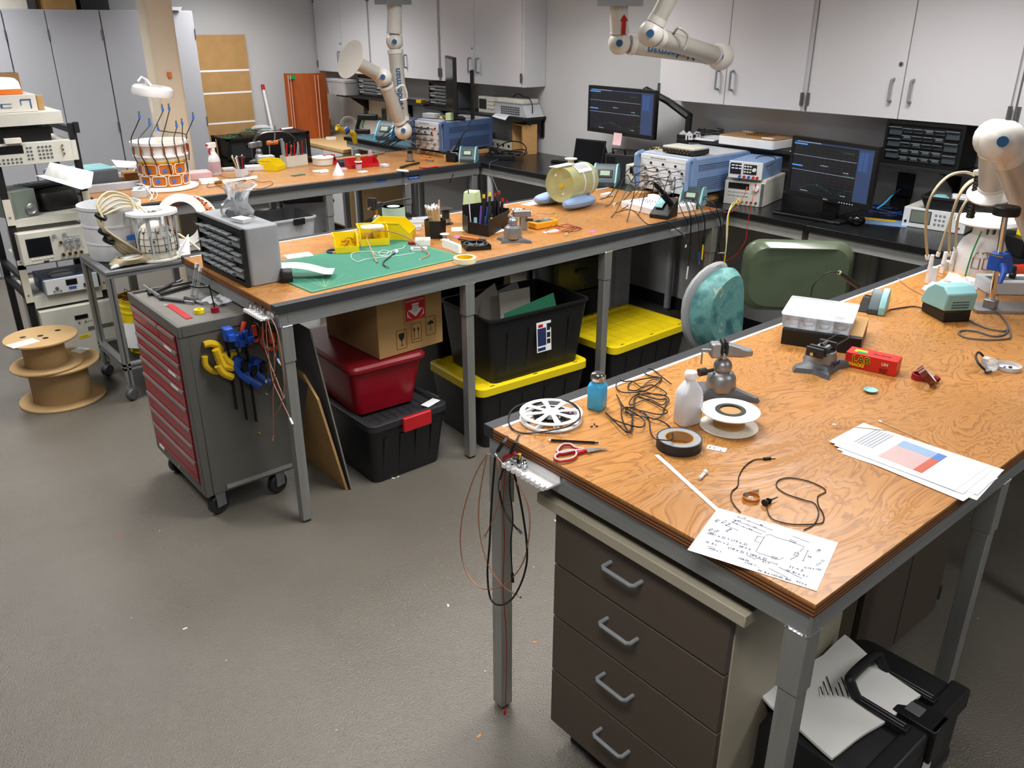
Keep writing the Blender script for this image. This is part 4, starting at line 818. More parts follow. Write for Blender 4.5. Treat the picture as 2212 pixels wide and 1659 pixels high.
# ================================================================ instruments along the right wall
Z1=HB+.0008
clearmat('lip_clear','#b4bac0',.85,.15); clearmat('lip_dark','#6c7880',.85,.2); clearmat('drawer_dark','#4a5258',.7,.2)
mat('screen_dark','#15171c',.25,emit='#15181f',es=.5); mat('scr_blue','#26406e',.3,emit='#3a5a8c',es=.6); mat('scr_line','#2a2e34',.3,emit='#3a3f46',es=.4); mat('scr_green','#2a6e38',.3,emit='#2f8a40',es=.35); mat('scr_text','#a8b4c4',.3,emit='#b6c4d8',es=.8); mat('scr_tab','#3f74b8',.3,emit='#3f7fd0',es=.9); mat('scr_panel','#2b3853',.3,emit='#2b3a5c',es=.6)
def monitor(label,A,B,Bb,Ab,group=None,stand=True,tilt=0):
    # A,B top-left/top-right; Ab,Bb bottom corners as points in space
    w=((B-A).length+(Bb-Ab).length)/2; h=((A-Ab).length+(B-Bb).length)/2; d=B-A; rz=math.atan2(d.y,d.x)
    c=(A+B+Ab+Bb)/4
    t=thing('monitor',label,'monitor',(c.x,c.y,c.z-h/2),rz)
    MB('black').rbox(w,.03,h,.006,.003,(0,.018,0)).m('dark').box(-w*.3,w*.3,.03,.06,h*.2,h*.75).build('housing',t,bevel=.004)
    MB('black').at((0,0,0)).box(-w/2,w/2,-.006,.003,0,.03).box(-w/2,w/2,-.006,.003,h-.022,h).box(-w/2,-w/2+.02,-.006,.003,.03,h-.022).box(w/2-.02,w/2,-.006,.003,.03,h-.022).build('bezel',t,bevel=.0015)
    x0,x1,z0,z1=-w/2+.02,w/2-.02,.03,h-.022; s=MB('screen_dark').box(x0,x1,-.001,.003,z0,z1).build('screen',t)
    W=x1-x0;H=z1-z0
    def R(name,m,u0,u1,v0,v1,dy=0): return MB(m).box(x0+W*u0,x0+W*u1,-.0022-dy,-.001,z1-H*v1,z1-H*v0).build(name,s)
    R('header_bar','scr_panel',0,1,0,.035); R('side_panel','scr_panel',.82,1,.04,1); R('menu_tab','scr_tab',.0,.17,.05,.075,.0003); R('menu_tab','scr_tab',.0,.14,.475,.50,.0003)
    q=MB('scr_line')
    for k in range(14): q.box(x0+W*.02,x0+W*.8,-.0016,-.001,z1-H*(.1+.066*k),z1-H*(.1+.066*k)+.0006)
    for k in range(11): q.box(x0+W*(.02+.078*k),x0+W*(.02+.078*k)+.0006,-.0016,-.001,z0+.01,z1-H*.08)
    q.build('chart_grid',s)
    q=MB('scr_text').box(x0,x0+W*.81,-.0024,-.001,z1-H*.281,z1-H*.278).build('trace_line',s); MB('scr_text').box(x0,x0+W*.81,-.0024,-.001,z1-H*.571,z1-H*.568).build('trace_line',s)
    for a,b in ((.12,.56),(.60,.82)):
        MB('scr_green').tube([(x0+W*(a+(b-a)*k/16),-.0022,z0+H*(.06+.115*math.sin(PI*(k/16 if a<.5 else k/30)))) for k in range(17)],.0006,4).build('trace_curve',s)
    MB('scr_green').box(x0+W*.36,x0+W*.37,-.0026,-.001,z0+H*.17,z0+H*.2).build('marker',s)
    for a,v in ((.63,.13),(.66,.55)): face(MB('scr_green'),x0+W*(a+.07),z1-H*v,-.0022).text('M1 123.25 MHz -7.4 dB',.008,ex=.0002).build('marker_text',s)
    for a,v,tx in((.42,.43,'Cal 1234 by Port'),(.2,.965,'Cal 1234 by Port'),(.7,.5,'Pwr 0 dBm'),(.7,.94,'Pwr 0 dBm')): face(MB('scr_text'),x0+W*a,z1-H*v,-.0022).text(tx,.008,ex=.0002).build('screen_text',s)
    rep('soft_button',MB('scr_blue').box(-W*.022,W*.022,-.0012,0,-H*.012,H*.012),[(x0+W*(.86+.055*(i%2)+ (0 if i%4<2 else 0)),-.0013,z1-H*(.09+.035*(i//2))) for i in range(20)],s)
    rep('toolbar_icon',MB('scr_text').box(-.0022,.0022,-.0012,0,-.0022,.0022),[(x0+W*(.04+.02*i),-.0022,z1-H*.018) for i in range(16)],s)
    return t,w,h
# monitor on an arm
X=4.86
t,w,h=monitor('monitor on an arm against the wall showing dark plots, pink note below it',P(1273,186,x=X),P(1418,193,x=X-.05),P(1413,298,x=X-.05),P(1269,287,x=X))
mo=t
rz=t.rotation_euler.z
def wl(t,p): return Matrix.Translation(t.location)@Euler((0,0,t.rotation_euler.z)).to_matrix().to_4x4()@Vector(p)
p=P(1337,300,x=X-.03); o=MB('pink_note' if 0 else 'label_white'); mat('note_pink','#dcb6ba',.8); n=MB('note_pink'); sheet(.085,.085,1,4,lambda a,b:.006*(1-b)**2,.0005,'note_pink') 
nn=sheet(.088,.088,1,5,lambda a,b:.010*(1-b)**2,.0006,'note_pink').build('sticky_note'); nn.matrix_world=Matrix.Translation(p+Vector((-.014,0,0)))@Euler((PI/2-.03,0,rz+.03)).to_matrix().to_4x4(); tag(nn,'pink sticky note hanging from the bottom edge of the arm-mounted monitor','note')
t=thing('monitor_arm','black monitor arm clamped on the wall shelf behind the left monitor','monitor arm',(4.93,3.92,1.386))
MB('black').box(-.06,.06,-.05,.05,-.001,.03).box(-.06,-.045,-.05,.05,-.06,-.001).build('clamp',t,bevel=.003); MB('black').cyl((0,0,.03),(0,0,.17),.024).build('post',t)
MB('black').tube([(0,0,.15),(-.0,.2,.24),(-.0,.42,.31)],[.03,.026,.024],8).build('arm_segment',t); MB('black').tube([(0,.42,.31),(.02,.52,.20)],[.022,.02],8).build('arm_segment',t)
# right monitor
X=4.62
A,B,Bb,Ab=P(1716,291,x=X+.05),P(1905,318,x=X-.04),P(1872,452,x=X-.10),P(1696,421,x=X-.01)
t,w,h=monitor('large monitor with dark plots standing on the right counter',A,B,Bb,Ab)
rep('monitor_button',MB('scr_text').box(-.003,.003,-.002,0,-.002,.002),[(.10+.018*i,-.006,.012) for i in range(6)],t)
face(MB('grey_light'),.0,.013,-.0065).text('BENQ',.012,ex=.0002).build('brand_text',t)
zb=t.location.z-HB
MB('black').box(-.05,.05,.045,.075,-zb+.012,h*.4).build('neck',t); MB('black').at((0,.05,-zb+.0008)).rbox(.26,.2,.012,.05,.003).build('foot',t)
# keyboards, mouse
def keyboard(label,loc,rz,w=.44,d=.14):
    t=thing('keyboard',label,'keyboard',loc,rz); MB('black').rbox(w,d,.016,.008,.004).build('base',t)
    rep('key',MB('black_gloss').box(-.0075,.0075,-.0075,.0075,0,.006),[(-w/2+.022+.0195*i+.004*(j%2),-d/2+.018+.0205*j,.016) for i in range(int((w-.04)/.0195)) for j in range(5)][:95],t); return t
a=P(1672,452,z=Z1);b=P(1800,488,z=Z1); keyboard('black keyboard lying in front of the right monitor',(4.60,2.68,Z1),math.atan2(-.97,.05))
keyboard('black keyboard lying beside the tablet on the left counter',tuple((P(1195,352,z=Z1)+P(1300,360,z=Z1))/2+Vector((.02,.02,0))),-1.45,.46,.15)
t=thing('mouse','black computer mouse at the right end of the keyboard','mouse',P(1848,488,z=Z1),.3); MB('black_gloss').sph((0,0,.0),.03,16,(1,1.7,1.1)).build('shell',t)
t.location.z+=0.033
t=thing('mouse','black computer mouse behind the yellow phantom bottle','mouse',P(1303,378,z=Z1),.5); MB('black_gloss').sph((0,0,.033),.03,16,(1,1.7,1.1)).build('shell',t)
# tablet in a stand
A,rzt,w,_=fit((1232,350),(1268,363),Z1); t=thing('tablet','black tablet computer propped up on a stand on the left counter','tablet',P(1233,352,z=Z1)+Vector((.02,0,0)),-1.38)
o=MB('black').rbox(.30,.012,.20,.006,.003,(.15,0,0)).m('screen_off').box(.015,.285,-.0075,-.006,.014,.186).build('screen_unit',t); o.rotation_euler=(-.22,0,0)
MB('black').loft([[(.2,.01,0),(.29,.01,0),(.29,.14,0),(.2,.14,0)],[(.2,.035,.17),(.29,.035,.17),(.29,.042,.17),(.2,.042,.17)]]).build('stand',t)
# ---- vector network analyzers
def vna(label,loc,rz,w,d,h,blue='rs_blue',ports=True):
    t=thing('network_analyzer',label,'instrument',loc,rz)
    MB(blue).rbox(w-.03,d,h-.03,.008,.003,(0,d/2+.01,.02)).build('housing',t); MB('grey_light').box(-w/2+.02,w/2-.02,.02,d-.01,h-.0099,h-.006).build('top_plate',t)
    MB('instr_white').box(-w/2+.035,w/2-.035,-.012,.012,.02,h-.015).build('front_panel',t,bevel=.002)
    for s in(-1,1):
        x=s*(w/2-.018); MB(blue).tube(spline([(x,.02,.02),(x,-.03,.03),(x,-.035,.06),(x,-.035,h-.05),(x,-.03,h-.02),(x,.03,h-.008)],5),.014,8).build('handle',t)
        MB('alu').box(x-.006,x+.006,-.048,-.044,.06,h-.06).build('handle_trim',t)
        MB(blue).box(x-.016,x+.016,.0,d,.018,h-.012).build('side_panel',t,bevel=.003)
        for z0,z1 in((.04,.12),(.17,h-.05)): 
            g=MB('grey_light' if blue=='rs_blue' else 'rs_blue'); xx=s*(w/2-.0015)
            g=MB('dark').box(xx-.001,xx+.001,.05,d-.05,z0,z1); vent=g.build('vent_panel',t)
            gl=MB(blue); n=int((z1-z0)/.012); m_=int((d-.1)/.016)
            for k in range(n+1): gl.box(xx-.0018,xx+.0018,.05,d-.05,z0+.012*k-.0022,z0+.012*k+.0022)
            for k in range(m_+1): gl.box(xx-.0017,xx+.0017,.05+.016*k-.0025,.05+.016*k+.0025,z0,z1)
            gl.build('vent_grille',vent)
    rep('foot',MB('dark').cyl((0,0,0),(0,0,.021),.015,n=12),[(sx*(w/2-.05),sy,0) for sx in(-1,1) for sy in(.05,d-.05)],t)
    if ports:
        W=w-.09
        rep('port_cap',MB('black').at((0,0,0),0,R90).lathe([(0,0),(.008,0),(.008,.006),(0,.006)],12),[(-W/2+.04+W*.27*i+(0 if j else .045),-.012,h-.065-.04*j) for j in range(2) for i in range(4) if -W/2+.04+W*.27*i+(0 if j else .045)<W/2],t)
        rep('port_connector',MB('steel').at((0,0,0),0,R90).lathe([(0,0),(.012,0),(.012,.008),(.008,.01),(.008,.022),(0,.022)],12),[(-W/2+.03+W*.3*i+.03*(j%2),-.012,h-.16-.038*j) for j in range(4) for i in range(4) if -W/2+.03+W*.3*i+.03*(j%2)<W/2],t)
        q=MB('rs_blue')
        for j in range(6): q.box(-W/2,W/2,-.0128,-.012,h-.045-.038*j,h-.0435-.038*j)
        q.build('panel_line',t)
        face(MB('grey_dark'),-.05,h-.033,-.0125).text('VECTOR NETWORK ANALYZER',.009).build('panel_text',t)
    return t
w=.44
vF=(P(1386,410,z=HB+.045)+P(1479,428,z=HB+.045))/2; vna1=vna('light blue multi-port network analyzer at the right end of the middle bench',tuple(vF),-PI/2+.0,.47,.60,.255)
vA=vF
for yy,lab in ((.16,'left'),(-.16,'right')): t=thing('wood_block','pale wooden block under the '+lab+' side of the light blue analyzer','block',(vA.x+.13,vA.y+yy,Z1),.0); MB('wood').rbox(.42,.08,.042,.003,.001).build('block',t)
A,rv,w,hv=fit((905,319),(938,331),HB+.03,266)
vC=Vector((4.42,6.30,HB+.032))
vna2=vna('darker blue network analyzer at the far bench right end, a monitor on top',(vC.x-.10,vC.y-.02,vC.z),-PI/2+.10,.42,.58,.27,blue='rs_blue_dark')
t=thing('wood_board','wooden board under the darker blue network analyzer','board',(vC.x+.17,vC.y,Z1),.0); MB('wood').rbox(.5,.42,.028,.003,.001).build('board',t)
# ---- things on VNA 1
zt=vA.z+.2565
t=thing('calibration_unit','pale box with a row of brass connectors lying on the light blue analyzer','instrument',(vA.x+.14,vA.y-.05,zt),-1.57)
MB('dark').rbox(.26,.16,.03,.006,.002).m('instr').rbox(.258,.158,.012,.005,.002,(0,0,.0305)).build('case',t); rep('brass_connector',MB('brass').at((0,0,0),0,R90).lathe([(0,0),(.004,0),(.004,.014),(0,.014)],8),[(-.11+.0145*i,-.08,.012+.012*(i%2)) for i in range(16)],t)
t=thing('connector_heap','small heap of brass adapters on the light blue analyzer','connectors',(vA.x+.09,vA.y+.14,zt),0); t['kind']='stuff'
q=MB('brass')
for i in range(22): p_=Vector((random.uniform(-.05,.05),random.uniform(-.07,.07),.006+.008*random.random())); q.cyl(p_,p_+Vector((random.uniform(-.012,.012),random.uniform(-.012,.012),.004)),.004,n=6)
q.build('adapters',t)
# ---- things on VNA 2
zt2=vC.z+.272
t,w_,h_=None,None,None
A=P(970,152,y=6.42);B=P(993,158,y=6.02);Bb=P(1004,272,y=6.02);Ab=P(980,262,y=6.42)
t=thing('monitor','dark monitor seen almost edge-on standing on the darker blue analyzer','monitor',(4.53,6.22,zt2),-2.06)
MB('black').rbox(.50,.03,.44,.006,.003,(0,.0,.07)).build('housing',t); MB('screen_off').box(-.235,.235,-.017,-.0155,.09,.49).build('screen',t); MB('black').box(-.03,.03,.016,.05,.01,.3).build('neck',t); MB('black').rbox(.22,.18,.012,.02,.002,(0,.02,0)).build('foot',t)
t=thing('monitor','second slim dark monitor panel standing just right of the edge-on monitor','monitor',(4.70,6.14,zt2),-2.3)
MB('black').rbox(.10,.03,.40,.006,.003,(0,.0,.0)).build('housing',t); MB('dark').box(-.03,.03,-.0165,-.015,.2,.3).build('back_plate',t)
t=thing('foam_block','yellow-green foam block on top of the darker blue analyzer','foam',(vC.x+.02,vC.y-.17,zt2),.4); MB('foam_green').rbox(.06,.05,.06,.004,.002).build('block',t)
t=thing('parts_box','clear plastic parts box on the left of the darker blue analyzer top','box',(vC.x+.03,vC.y+.12,zt2),-1.3); MB('frost').rbox(.14,.09,.035,.005,.002).build('box',t)
q=MB('brass')
for i in range(26): p_=Vector((random.uniform(-.05,.05),random.uniform(-.06,.06),.007+.008*random.random())); q.cyl(p_,p_+Vector((random.uniform(-.018,.018),random.uniform(-.018,.018),.004)),.005,n=6)
o=q.build('adapter_heap'); o.location=Vector((vC.x+.05,vC.y-.05,zt2+.001)); tag(o,'heap of brass adapters on the darker blue analyzer beside the foam block','connectors',kind='stuff')
# ---- power supplies and benchtop units
cx_=4.76
t=instr('power_supply','beige bench power supply at the bottom of the stack left of the right monitor','instrument',(4.60,3.17,Z1),-PI/2+.25,.26,.38,.15,r=.01)
MB('off_white').rbox(.262,.36,.02,.006,.002,(0,.2,.149)).build('lid',t)
scr(t,'screen_off',-.1,.03,.105,.135); btns(t,'key','grey_light',.018,.010,[(-.09+.028*i,.085-.022*j) for i in range(5) for j in range(2)]); knobs(t,'dial','instr_white',.018,.02,[(.085,.115)]); knobs(t,'binding_post','green',.006,.014,[(.0,.025)]); knobs(t,'binding_post','red',.006,.014,[(.03,.025)]); knobs(t,'binding_post','black',.006,.014,[(.06,.025),(.09,.025)]); knobs(t,'binding_post','yellow',.007,.016,[(-.03,.03)]); MB('grey_dark').box(.112,.13,-.009,-.004,.004,.146).build('side_rib',t)
t=instr('power_supply','light blue triple power supply standing on the beige power supply','instrument',(4.585,3.165,Z1+.17),-PI/2+.25,.22,.36,.105,body='rs_blue',front='instr_white',r=.008)
scr(t,'screen_dark',-.095,-.03,.03,.09); rep('digit_readout',MB('scr_text').box(-.009,.009,-.001,0,-.003,.003),[(-.08+.024*(i%3),-.0102,.08-.018*(i//3)) for i in range(6)],t); MB('dark').box(-.01,.075,-.0085,-.005,.03,.09).build('key_panel',t); btns(t,'key','instr_white',.012,.008,[(.0+.018*i,.078-.017*j) for i in range(3) for j in range(3)],-.0085); knobs(t,'dial','instr_white',.012,.014,[(.062,.06)],-.0085)
for x,m in ((-.03,'blue'),(.0,'red'),(.03,'blue'),(.06,'red'),(.085,'red')): knobs(t,'binding_post',m,.008,.016,[(x,.014)])
t=instr('power_supply','grey bench power supply left of the light blue analyzer','instrument',(4.62,4.06,Z1),-PI/2+.2,.26,.34,.14,r=.008); scr(t,'screen_off',-.09,.08,.085,.125); knobs(t,'knob','off_white',.011,.014,[(-.07+.045*i,.045) for i in range(4)]); knobs(t,'binding_post','yellow',.006,.012,[(-.02,.018)]); knobs(t,'binding_post','red',.006,.012,[(.03,.018)])
t=instr('power_supply_box','black box power supply with a carrying handle behind the grey supply','instrument',(4.80,4.45,Z1),-PI/2+.3,.24,.32,.16,body='black',front='dark'); scr(t,'screen_off',-.1,-.03,.09,.14); MB('black').tube([(-.06,.02,.16),(-.06,.0,.20),(.04,.0,.20),(.04,.02,.16)],.008,8).build('handle',t)
t=instr('lcr_meter','off-white benchtop meter with a green-grey display on the right counter','instrument',(4.845,2.06,Z1),-PI/2+.12,.34,.30,.11,r=.006,front='instr_white'); scr(t,'greygreen',-.125,-.02,.03,.095); btns(t,'key','grey',.012,.009,[(.01+.022*i,.085-.025*j) for i in range(3) for j in range(3)]+[(.09,.085),(.112,.085)]); knobs(t,'knob','red',.005,.004,[(.14,.03)]); knobs(t,'power_knob','dark',.008,.004,[(-.15,.03)])
t=thing('glove_tray','dark tray of blue gloves and paper resting on the off-white meter','tray',(4.93,2.02,Z1+.1105),-1.4); MB('dark').tub(.23,.15,.28,.19,.075,.003,.01,lip=.004).build('tray',t); MB('weller').at((-.06,0,.05)).sph((0,0,0),.05,10,(1,1,.6)).build('glove',t); MB('label_white').at((.05,0,.055),.3).rbox(.1,.1,.03,.01,.004).build('paper_wipe',t)
# ---- soldering stations (wedge front unit)
def station(label,loc,rz,s=1.0,face_='weller_dark',side='weller',lcd_=True):
    t=thing('soldering_station',label,'soldering station',loc,rz); w,d,h=.15*s,.17*s,.13*s
    prof=[(-d/2,.0),(-d/2-.004,.03*s),(-d/2+.045*s,h*.86),(-d/2+.07*s,h),(d/2-.04*s,h*.96),(d/2,h*.6),(d/2,0)]
    MB(face_).loft([[(x,y,z) for y,z in prof] for x in(-w/2+.012*s,w/2-.012*s)]).build('body',t,bevel=.003)
    for q in(-1,1): MB(side).loft([[(q*x,y*1.03,z*1.02) for y,z in prof] for x in(w/2-.0119*s,w/2)]).build('side_cheek',t,bevel=.002)
    a=math.atan2(h*.86-.03*s,.049*s); f=MB('dark').at((0,-d/2+.018*s,h*.55),0,a).box(-.045*s,.045*s,-.012*s,.035*s,0,.003).m('lcd').box(-.03*s,.03*s,-.002*s,.028*s,.003,.004); f.build('display',t)
    rep('button',MB('scr_text').at((0,0,0),0,a).box(-.004,.004,-.003,.003,0,.003),[(x,-d/2+.007*s,h*.28) for x in(-.03*s,0,.03*s)],t); return t
station('green-grey soldering station with a lit display beside the grey power supply',tuple(P(1305,404,z=Z1)+Vector((.07,.05,0))),-.95,1.15)
station('soldering station with a round teal side in front of the light blue analyzer',(4.33,3.36,Z1),-1.15,.95)
station('soldering station at the near right corner of the far bench',tuple(P(1012,352,z=Z1)+Vector((.05,.06,0))),-.85,.95)
# iron holders
def holder(label,loc,rz,s=1.0):
    t=thing('iron_holder',label,'soldering iron holder',loc,rz)
    MB('black').loft([[(-.05*s,-.05*s,0),(.05*s,-.05*s,0),(.05*s,.07*s,0),(-.05*s,.07*s,0)],[(-.05*s,-.05*s,.02*s),(.05*s,-.05*s,.02*s),(.05*s,.07*s,.09*s),(-.05*s,.07*s,.09*s)]]).build('base',t,bevel=.004)
    MB('weller').at((-.0,.01*s,.062*s),0,.52).box(-.04*s,.0,-.03*s,.04*s,0,.006).build('sponge_plate',t)
    MB('black').cyl((.03*s,.03*s,.06*s),(.01*s,-.05*s,.13*s),.014*s,.018*s,n=14).build('iron_funnel',t)
    MB('black').tube([(.015*s,-.03*s,.12*s),(-.0,-.10*s,.17*s),(-.005,-.13*s,.19*s)],[.009*s,.012*s,.008*s],10).build('iron_handle',t); return t
holder('black soldering iron holder with a teal plate at the near edge of the middle bench',tuple(P(1446,474,z=Z1)+Vector((.02,.07,0))),-1.3,1.2)
holder('soldering iron holder beside the station at the near right corner of the far bench',tuple(P(990,350,z=Z1)+Vector((.0,.06,0))),2.0,.9)
# ---- shelf items, right
zs=1.3858
mat('brown_board','#a07a52',.6); t=thing('antenna_tray','white edged tray with a brown top of small brass studs on the right shelf','tray',(5.03,3.40,zs),-PI/2)
MB('white_plastic').rbox(.44,.30,.055,.02,.003,(0,0,0)).build('tray',t); MB('brown_board').rbox(.435,.295,.008,.018,.002,(0,0,.0551)).build('board',t); rep('stud',MB('brass').cyl((0,0,0),(0,0,.012),.004,n=8),[(-.06+.018*i+.006*j,-.05+.02*j,.063) for i in range(9) for j in range(5)],t); rep('white_block',MB('label_white').box(-.04,.04,-.015,.015,0,.006),[(-.15,.10,.063),(.15,-.11,.063)],t)
for i,(u,v) in enumerate(((1475,300),(1488,302),(1505,300))):
    p=P(u,v,z=zs); t=thing('paper_house','small white paper house cut-out on the riser shelf, '+('left','middle','right')[i]+' one','ornament',p,-.9,'paper houses'); MB('white_bright').prism([(-.025,-.008),(.025,-.008),(.025,.008),(-.025,.008)],0,.035).build('wall',t); MB('white_bright').loft([[(-.028,y,.0351),(0,y,.06),(.028,y,.0351)] for y in(-.009,.009)]).build('roof',t); rep('window',MB('dark').box(-.004,.004,-.0005,.0005,0,.012),[(-.01,-.0085,.015),(.01,-.0085,.015)],t)
t=thing('solder_spool','spool of solder standing behind the paper houses','spool',P(1500,297,z=zs)+Vector((.08,0,0)),.6); MB('black').at((0,0,.032),0,R90).lathe([(.03,-.022),(.032,-.02),(.03,-.018)],24).lathe([(.03,.018),(.032,.02),(.03,.022)],24).build('flange',t); MB('steel').at((0,0,.032),0,R90).lathe([(.025,-.018),(.025,.018)],24).build('solder',t)
t=thing('paper_stack','curled white papers under a black cable on the riser shelf','papers',(5.02,3.80,zs),-1.4); sheet(.18,.2,6,6,lambda a,b:.002+.012*math.sin(a*3)*b,.006).build('papers',t)
t=thing('coiled_cable','black coaxial cable coiled on the papers of the riser shelf','cable',(5.02,3.80,zs+.02),0); MB('black').tube([( .08*math.cos(a*.5)+.01*math.sin(a*2),.1*math.sin(a*.5),.012+.0015*a) for a in range(26)],.004,6).build('coil',t)
t=thing('paper_stack','small white paper lying on the right shelf beside the tray','papers',(4.99,3.02,zs),.1); sheet(.14,.12,2,2,lambda a,b:.0,.006).build('papers',t)
# ---- parts drawer cabinets
def partcab(label,loc,rz,w,d,h,cols,rows,body='black',dm='drawer_clear',frame='black',big=True,lab=0,gone=(),lip='lip_clear'):
    t=thing('parts_drawer_cabinet',label,'parts cabinet',loc,rz)
    b=MB(body).rbox(w,d-.01,h,.02,.004,(0,d/2+.01,0)); b.build('housing',t)
    f=MB(frame); f.box(-w/2,w/2,-.004,.012,0,.02).box(-w/2,w/2,-.004,.012,h-.02,h).box(-w/2,-w/2+.016,-.004,.012,.02,h-.02).box(w/2-.016,w/2,-.004,.012,.02,h-.02).box(-w/2+.016,w/2-.016,.008,.012,.02,h-.02); f.build('front_frame',t)
    # wide drawers at both sides (3 each), small ones between
    W=w-.04; sw=W*.2; mid=W-2*sw; n=cols; H=h-.05; rh=H/rows
    def dr(name,cx,zz,ww,hh,l=False):
        q=MB(dm).box(-ww/2+.002,ww/2-.002,-.002,.008,0,hh-.004); q.m(lip).box(-ww/2+.002,ww/2-.002,-.016,-.002,hh-.008,hh-.004)
        return q,(cx,-.003,zz)
    q,_=dr('d',0,0,sw-.004,rh*1.25); L=[(s*(W/2-sw/2),-.003,.025+rh*(.25+k*rows/3)) for k in range(3) for s in(-1,1)]; big_=rep('wide_drawer',q,L,t)
    q,_=dr('d',0,0,mid/n-.006,rh*.74); small=rep('small_drawer',q,[(-mid/2+mid/n*(i+.5),-.003,.025+rh*j) for j in range(rows) for i in range(n) if (i,j) not in gone],t)
    if lab:
        l=MB('label_white').box(-mid/n*.3,mid/n*.3,-.0032,-.002,rh*.25,rh*.55)
        for k,o in enumerate(small):
            if k<lab or k%3==0: c=l.build('label',o)
    return t
partcab('grey-sided black parts drawer cabinet at the left end of the middle bench','',0,.3,.2,.3,4,6) if 0 else None
t=partcab('black parts drawer cabinet with labelled drawers on the right shelf',(4.94,2.25,zs),-PI/2,.45,.22,.245,4,5,lab=8,dm='drawer_dark',lip='lip_dark')
t=partcab('black parts drawer cabinet beside the clear bin on the far shelf',(5.0,8.36,1.4008),-PI/2,.50,.17,.225,5,5)
t=partcab('grey parts drawer cabinet near the edge-on monitor on the far shelf',(4.97,7.16+.12,1.4008),-PI/2,.52,.2,.22,5,6,body='grey_dark') if 0 else partcab('grey parts drawer cabinet near the edge-on monitor on the far shelf',(4.98,6.98,1.3858),-PI/2-.0,.46,.2,.235,4,6,body='grey_dark')
t=thing('clear_bin','clear plastic bin with a purple latch at the left end of the far shelf','box',(5.0,8.92,1.4008),-PI/2); MB('frost').tub(.42,.25,.46,.28,.15,.003,.03,lip=.006).build('bin',t); MB('frost').rbox(.47,.29,.012,.03,.003,(0,0,.1505)).build('lid',t); MB('purple').box(-.245,-.21,-.04,.04,.10,.158).build('latch',t); MB('foam_green').sph((.05,0,.06),.08,10,(1,1,.5)).build('contents',t); MB('paper').sph((-.09,0,.06),.06,8,(1,1,.6)).build('contents',t)
t=instr('oscilloscope','small beige oscilloscope on the far shelf right of the edge-on monitor','oscilloscope',(5.0,6.31,1.3858),-PI/2,.25,.18,.14,r=.008); scr(t,'screen_off',-.11,-.01,.035,.115); knobs(t,'knob','off_white',.008,.01,[(.02+.028*i,.11-.032*j) for i in range(4) for j in range(3)])
t=thing('lab_instrument','grey instrument with a slotted sloping side at the right end of the far shelf','instrument',(4.965,5.93,1.3858),-PI/2+.0)
MB('grey_light').loft([[(x,y,0) for x,y in ((-.23,0),(.22,0),(.22,.2),(-.23,.2))],[(x,y,.10) for x,y in ((-.23,.0),(.16,.0),(.16,.2),(-.23,.2))],[(x,y,.115) for x,y in ((-.25,-.01),(.17,-.01),(.17,.2),(-.25,.2))]]).build('housing',t,bevel=.003)
MB('off_white').rbox(.36,.18,.03,.004,.002,(-.03,.1,.1155)).build('top_unit',t); rep('vent_slot',MB('dark').box(-.008,.008,-.001,0,-.006,.006),[(-.13+.024*i,-.001,.02+.018*j) for i in range(11) for j in range(4)],t)
t=thing('power_cord','black power cord draped over the slotted grey instrument','cord',(5.05,5.80,1.54),0); MB('black').tube(spline([(.0,.20,-.002),(0,.14,.03),(0,.06,.012),(0,-.02,.0),(0,-.06,-.06),(-.01,-.07,-.15)],6),.005,6).build('cord',t)
t=thing('paper_sheet','white paper sheet hanging over the edge of the far shelf','paper',(4.955,6.03,1.387),-1.6); sheet(.20,.1,6,6,lambda a,b:-.05*max(0,.35-b)*(1+a)+.003,.0006).build('sheet',t)
t=thing('foam_block','small yellow foam piece on the far shelf left of the grey drawer cabinet','foam',(5.02,7.42,1.4008),.2); MB('yellow_tool').rbox(.07,.07,.03,.003,.001).build('block',t)
# wooden frame box and power strip on the left counter
t=thing('wooden_box','open wooden frame box standing on the left counter by the wall','frame',(5.0,5.88,Z1),-PI/2-.25)
MB('wood').box(-.11,-.095,0,.14,0,.24).box(.085,.11,0,.14,0,.24).box(-.11,.11,0,.14,.24,.255).build('frame',t)
t=thing('power_strip','long beige power strip lying along the wall behind the cable bundle','power strip',(5.09,6.28,Z1),-PI/2); MB('beige').rbox(.55,.05,.07,.01,.003).build('strip',t); rep('socket',MB('dark').box(-.013,.013,-.001,.001,-.012,.012),[(-.2+.08*i,-.026,.035) for i in range(6)],t); rep('plug',MB('black').rbox(.032,.04,.03,.006,.003),[(-.2,-.047,.02),(-.04,-.047,.02)],t)
# ================================================================ things on the front bench
def mpp(p): return (Vector(p)-CAM).dot(_fw)/CF      # metres per photo pixel at that depth
def zc(u0,v0,s,L): return [(u0+x/s,v0+y/s) for x,y in L]
def onz(L,z=Z1,r=.0,lift=None):
    o=[]
    for k,(u,v) in enumerate(L):
        p=P(u,v,z=z+r); 
        if lift: p.z+=lift*(.5+.5*math.sin(k*1.7))
        o.append(p)
    return o
def cable(name,label,cat,pts,r,m='black',n=6,k=5,ends=(),group=None):
    pts=[Vector(p) for p in pts]; o0=pts[0].copy(); c=[p-o0 for p in pts]
    t=thing(name,label,cat,o0,0,group) if ends else None
    q=MB(m).tube(spline(c,k),r,n)
    if not ends: o=q.build(name); o.location=o0; return tag(o,label,cat,group)
    q.build('wire',t)
    for e in ends:
        w,mm,l,rr=e[:4]; a=c[0] if w==0 else c[-1]; b=c[1] if w==0 else c[-2]; d=(a-b).normalized()
        MB(mm).cyl(a,a+d*l,rr,n=12).build(e[4] if len(e)>4 else 'connector',t)
        if len(e)>5: MB(e[5]).cyl(a+d*l,a+d*(l+e[6]),e[7],n=10).build(e[8] if len(e)>8 else 'tip',t)
    return t
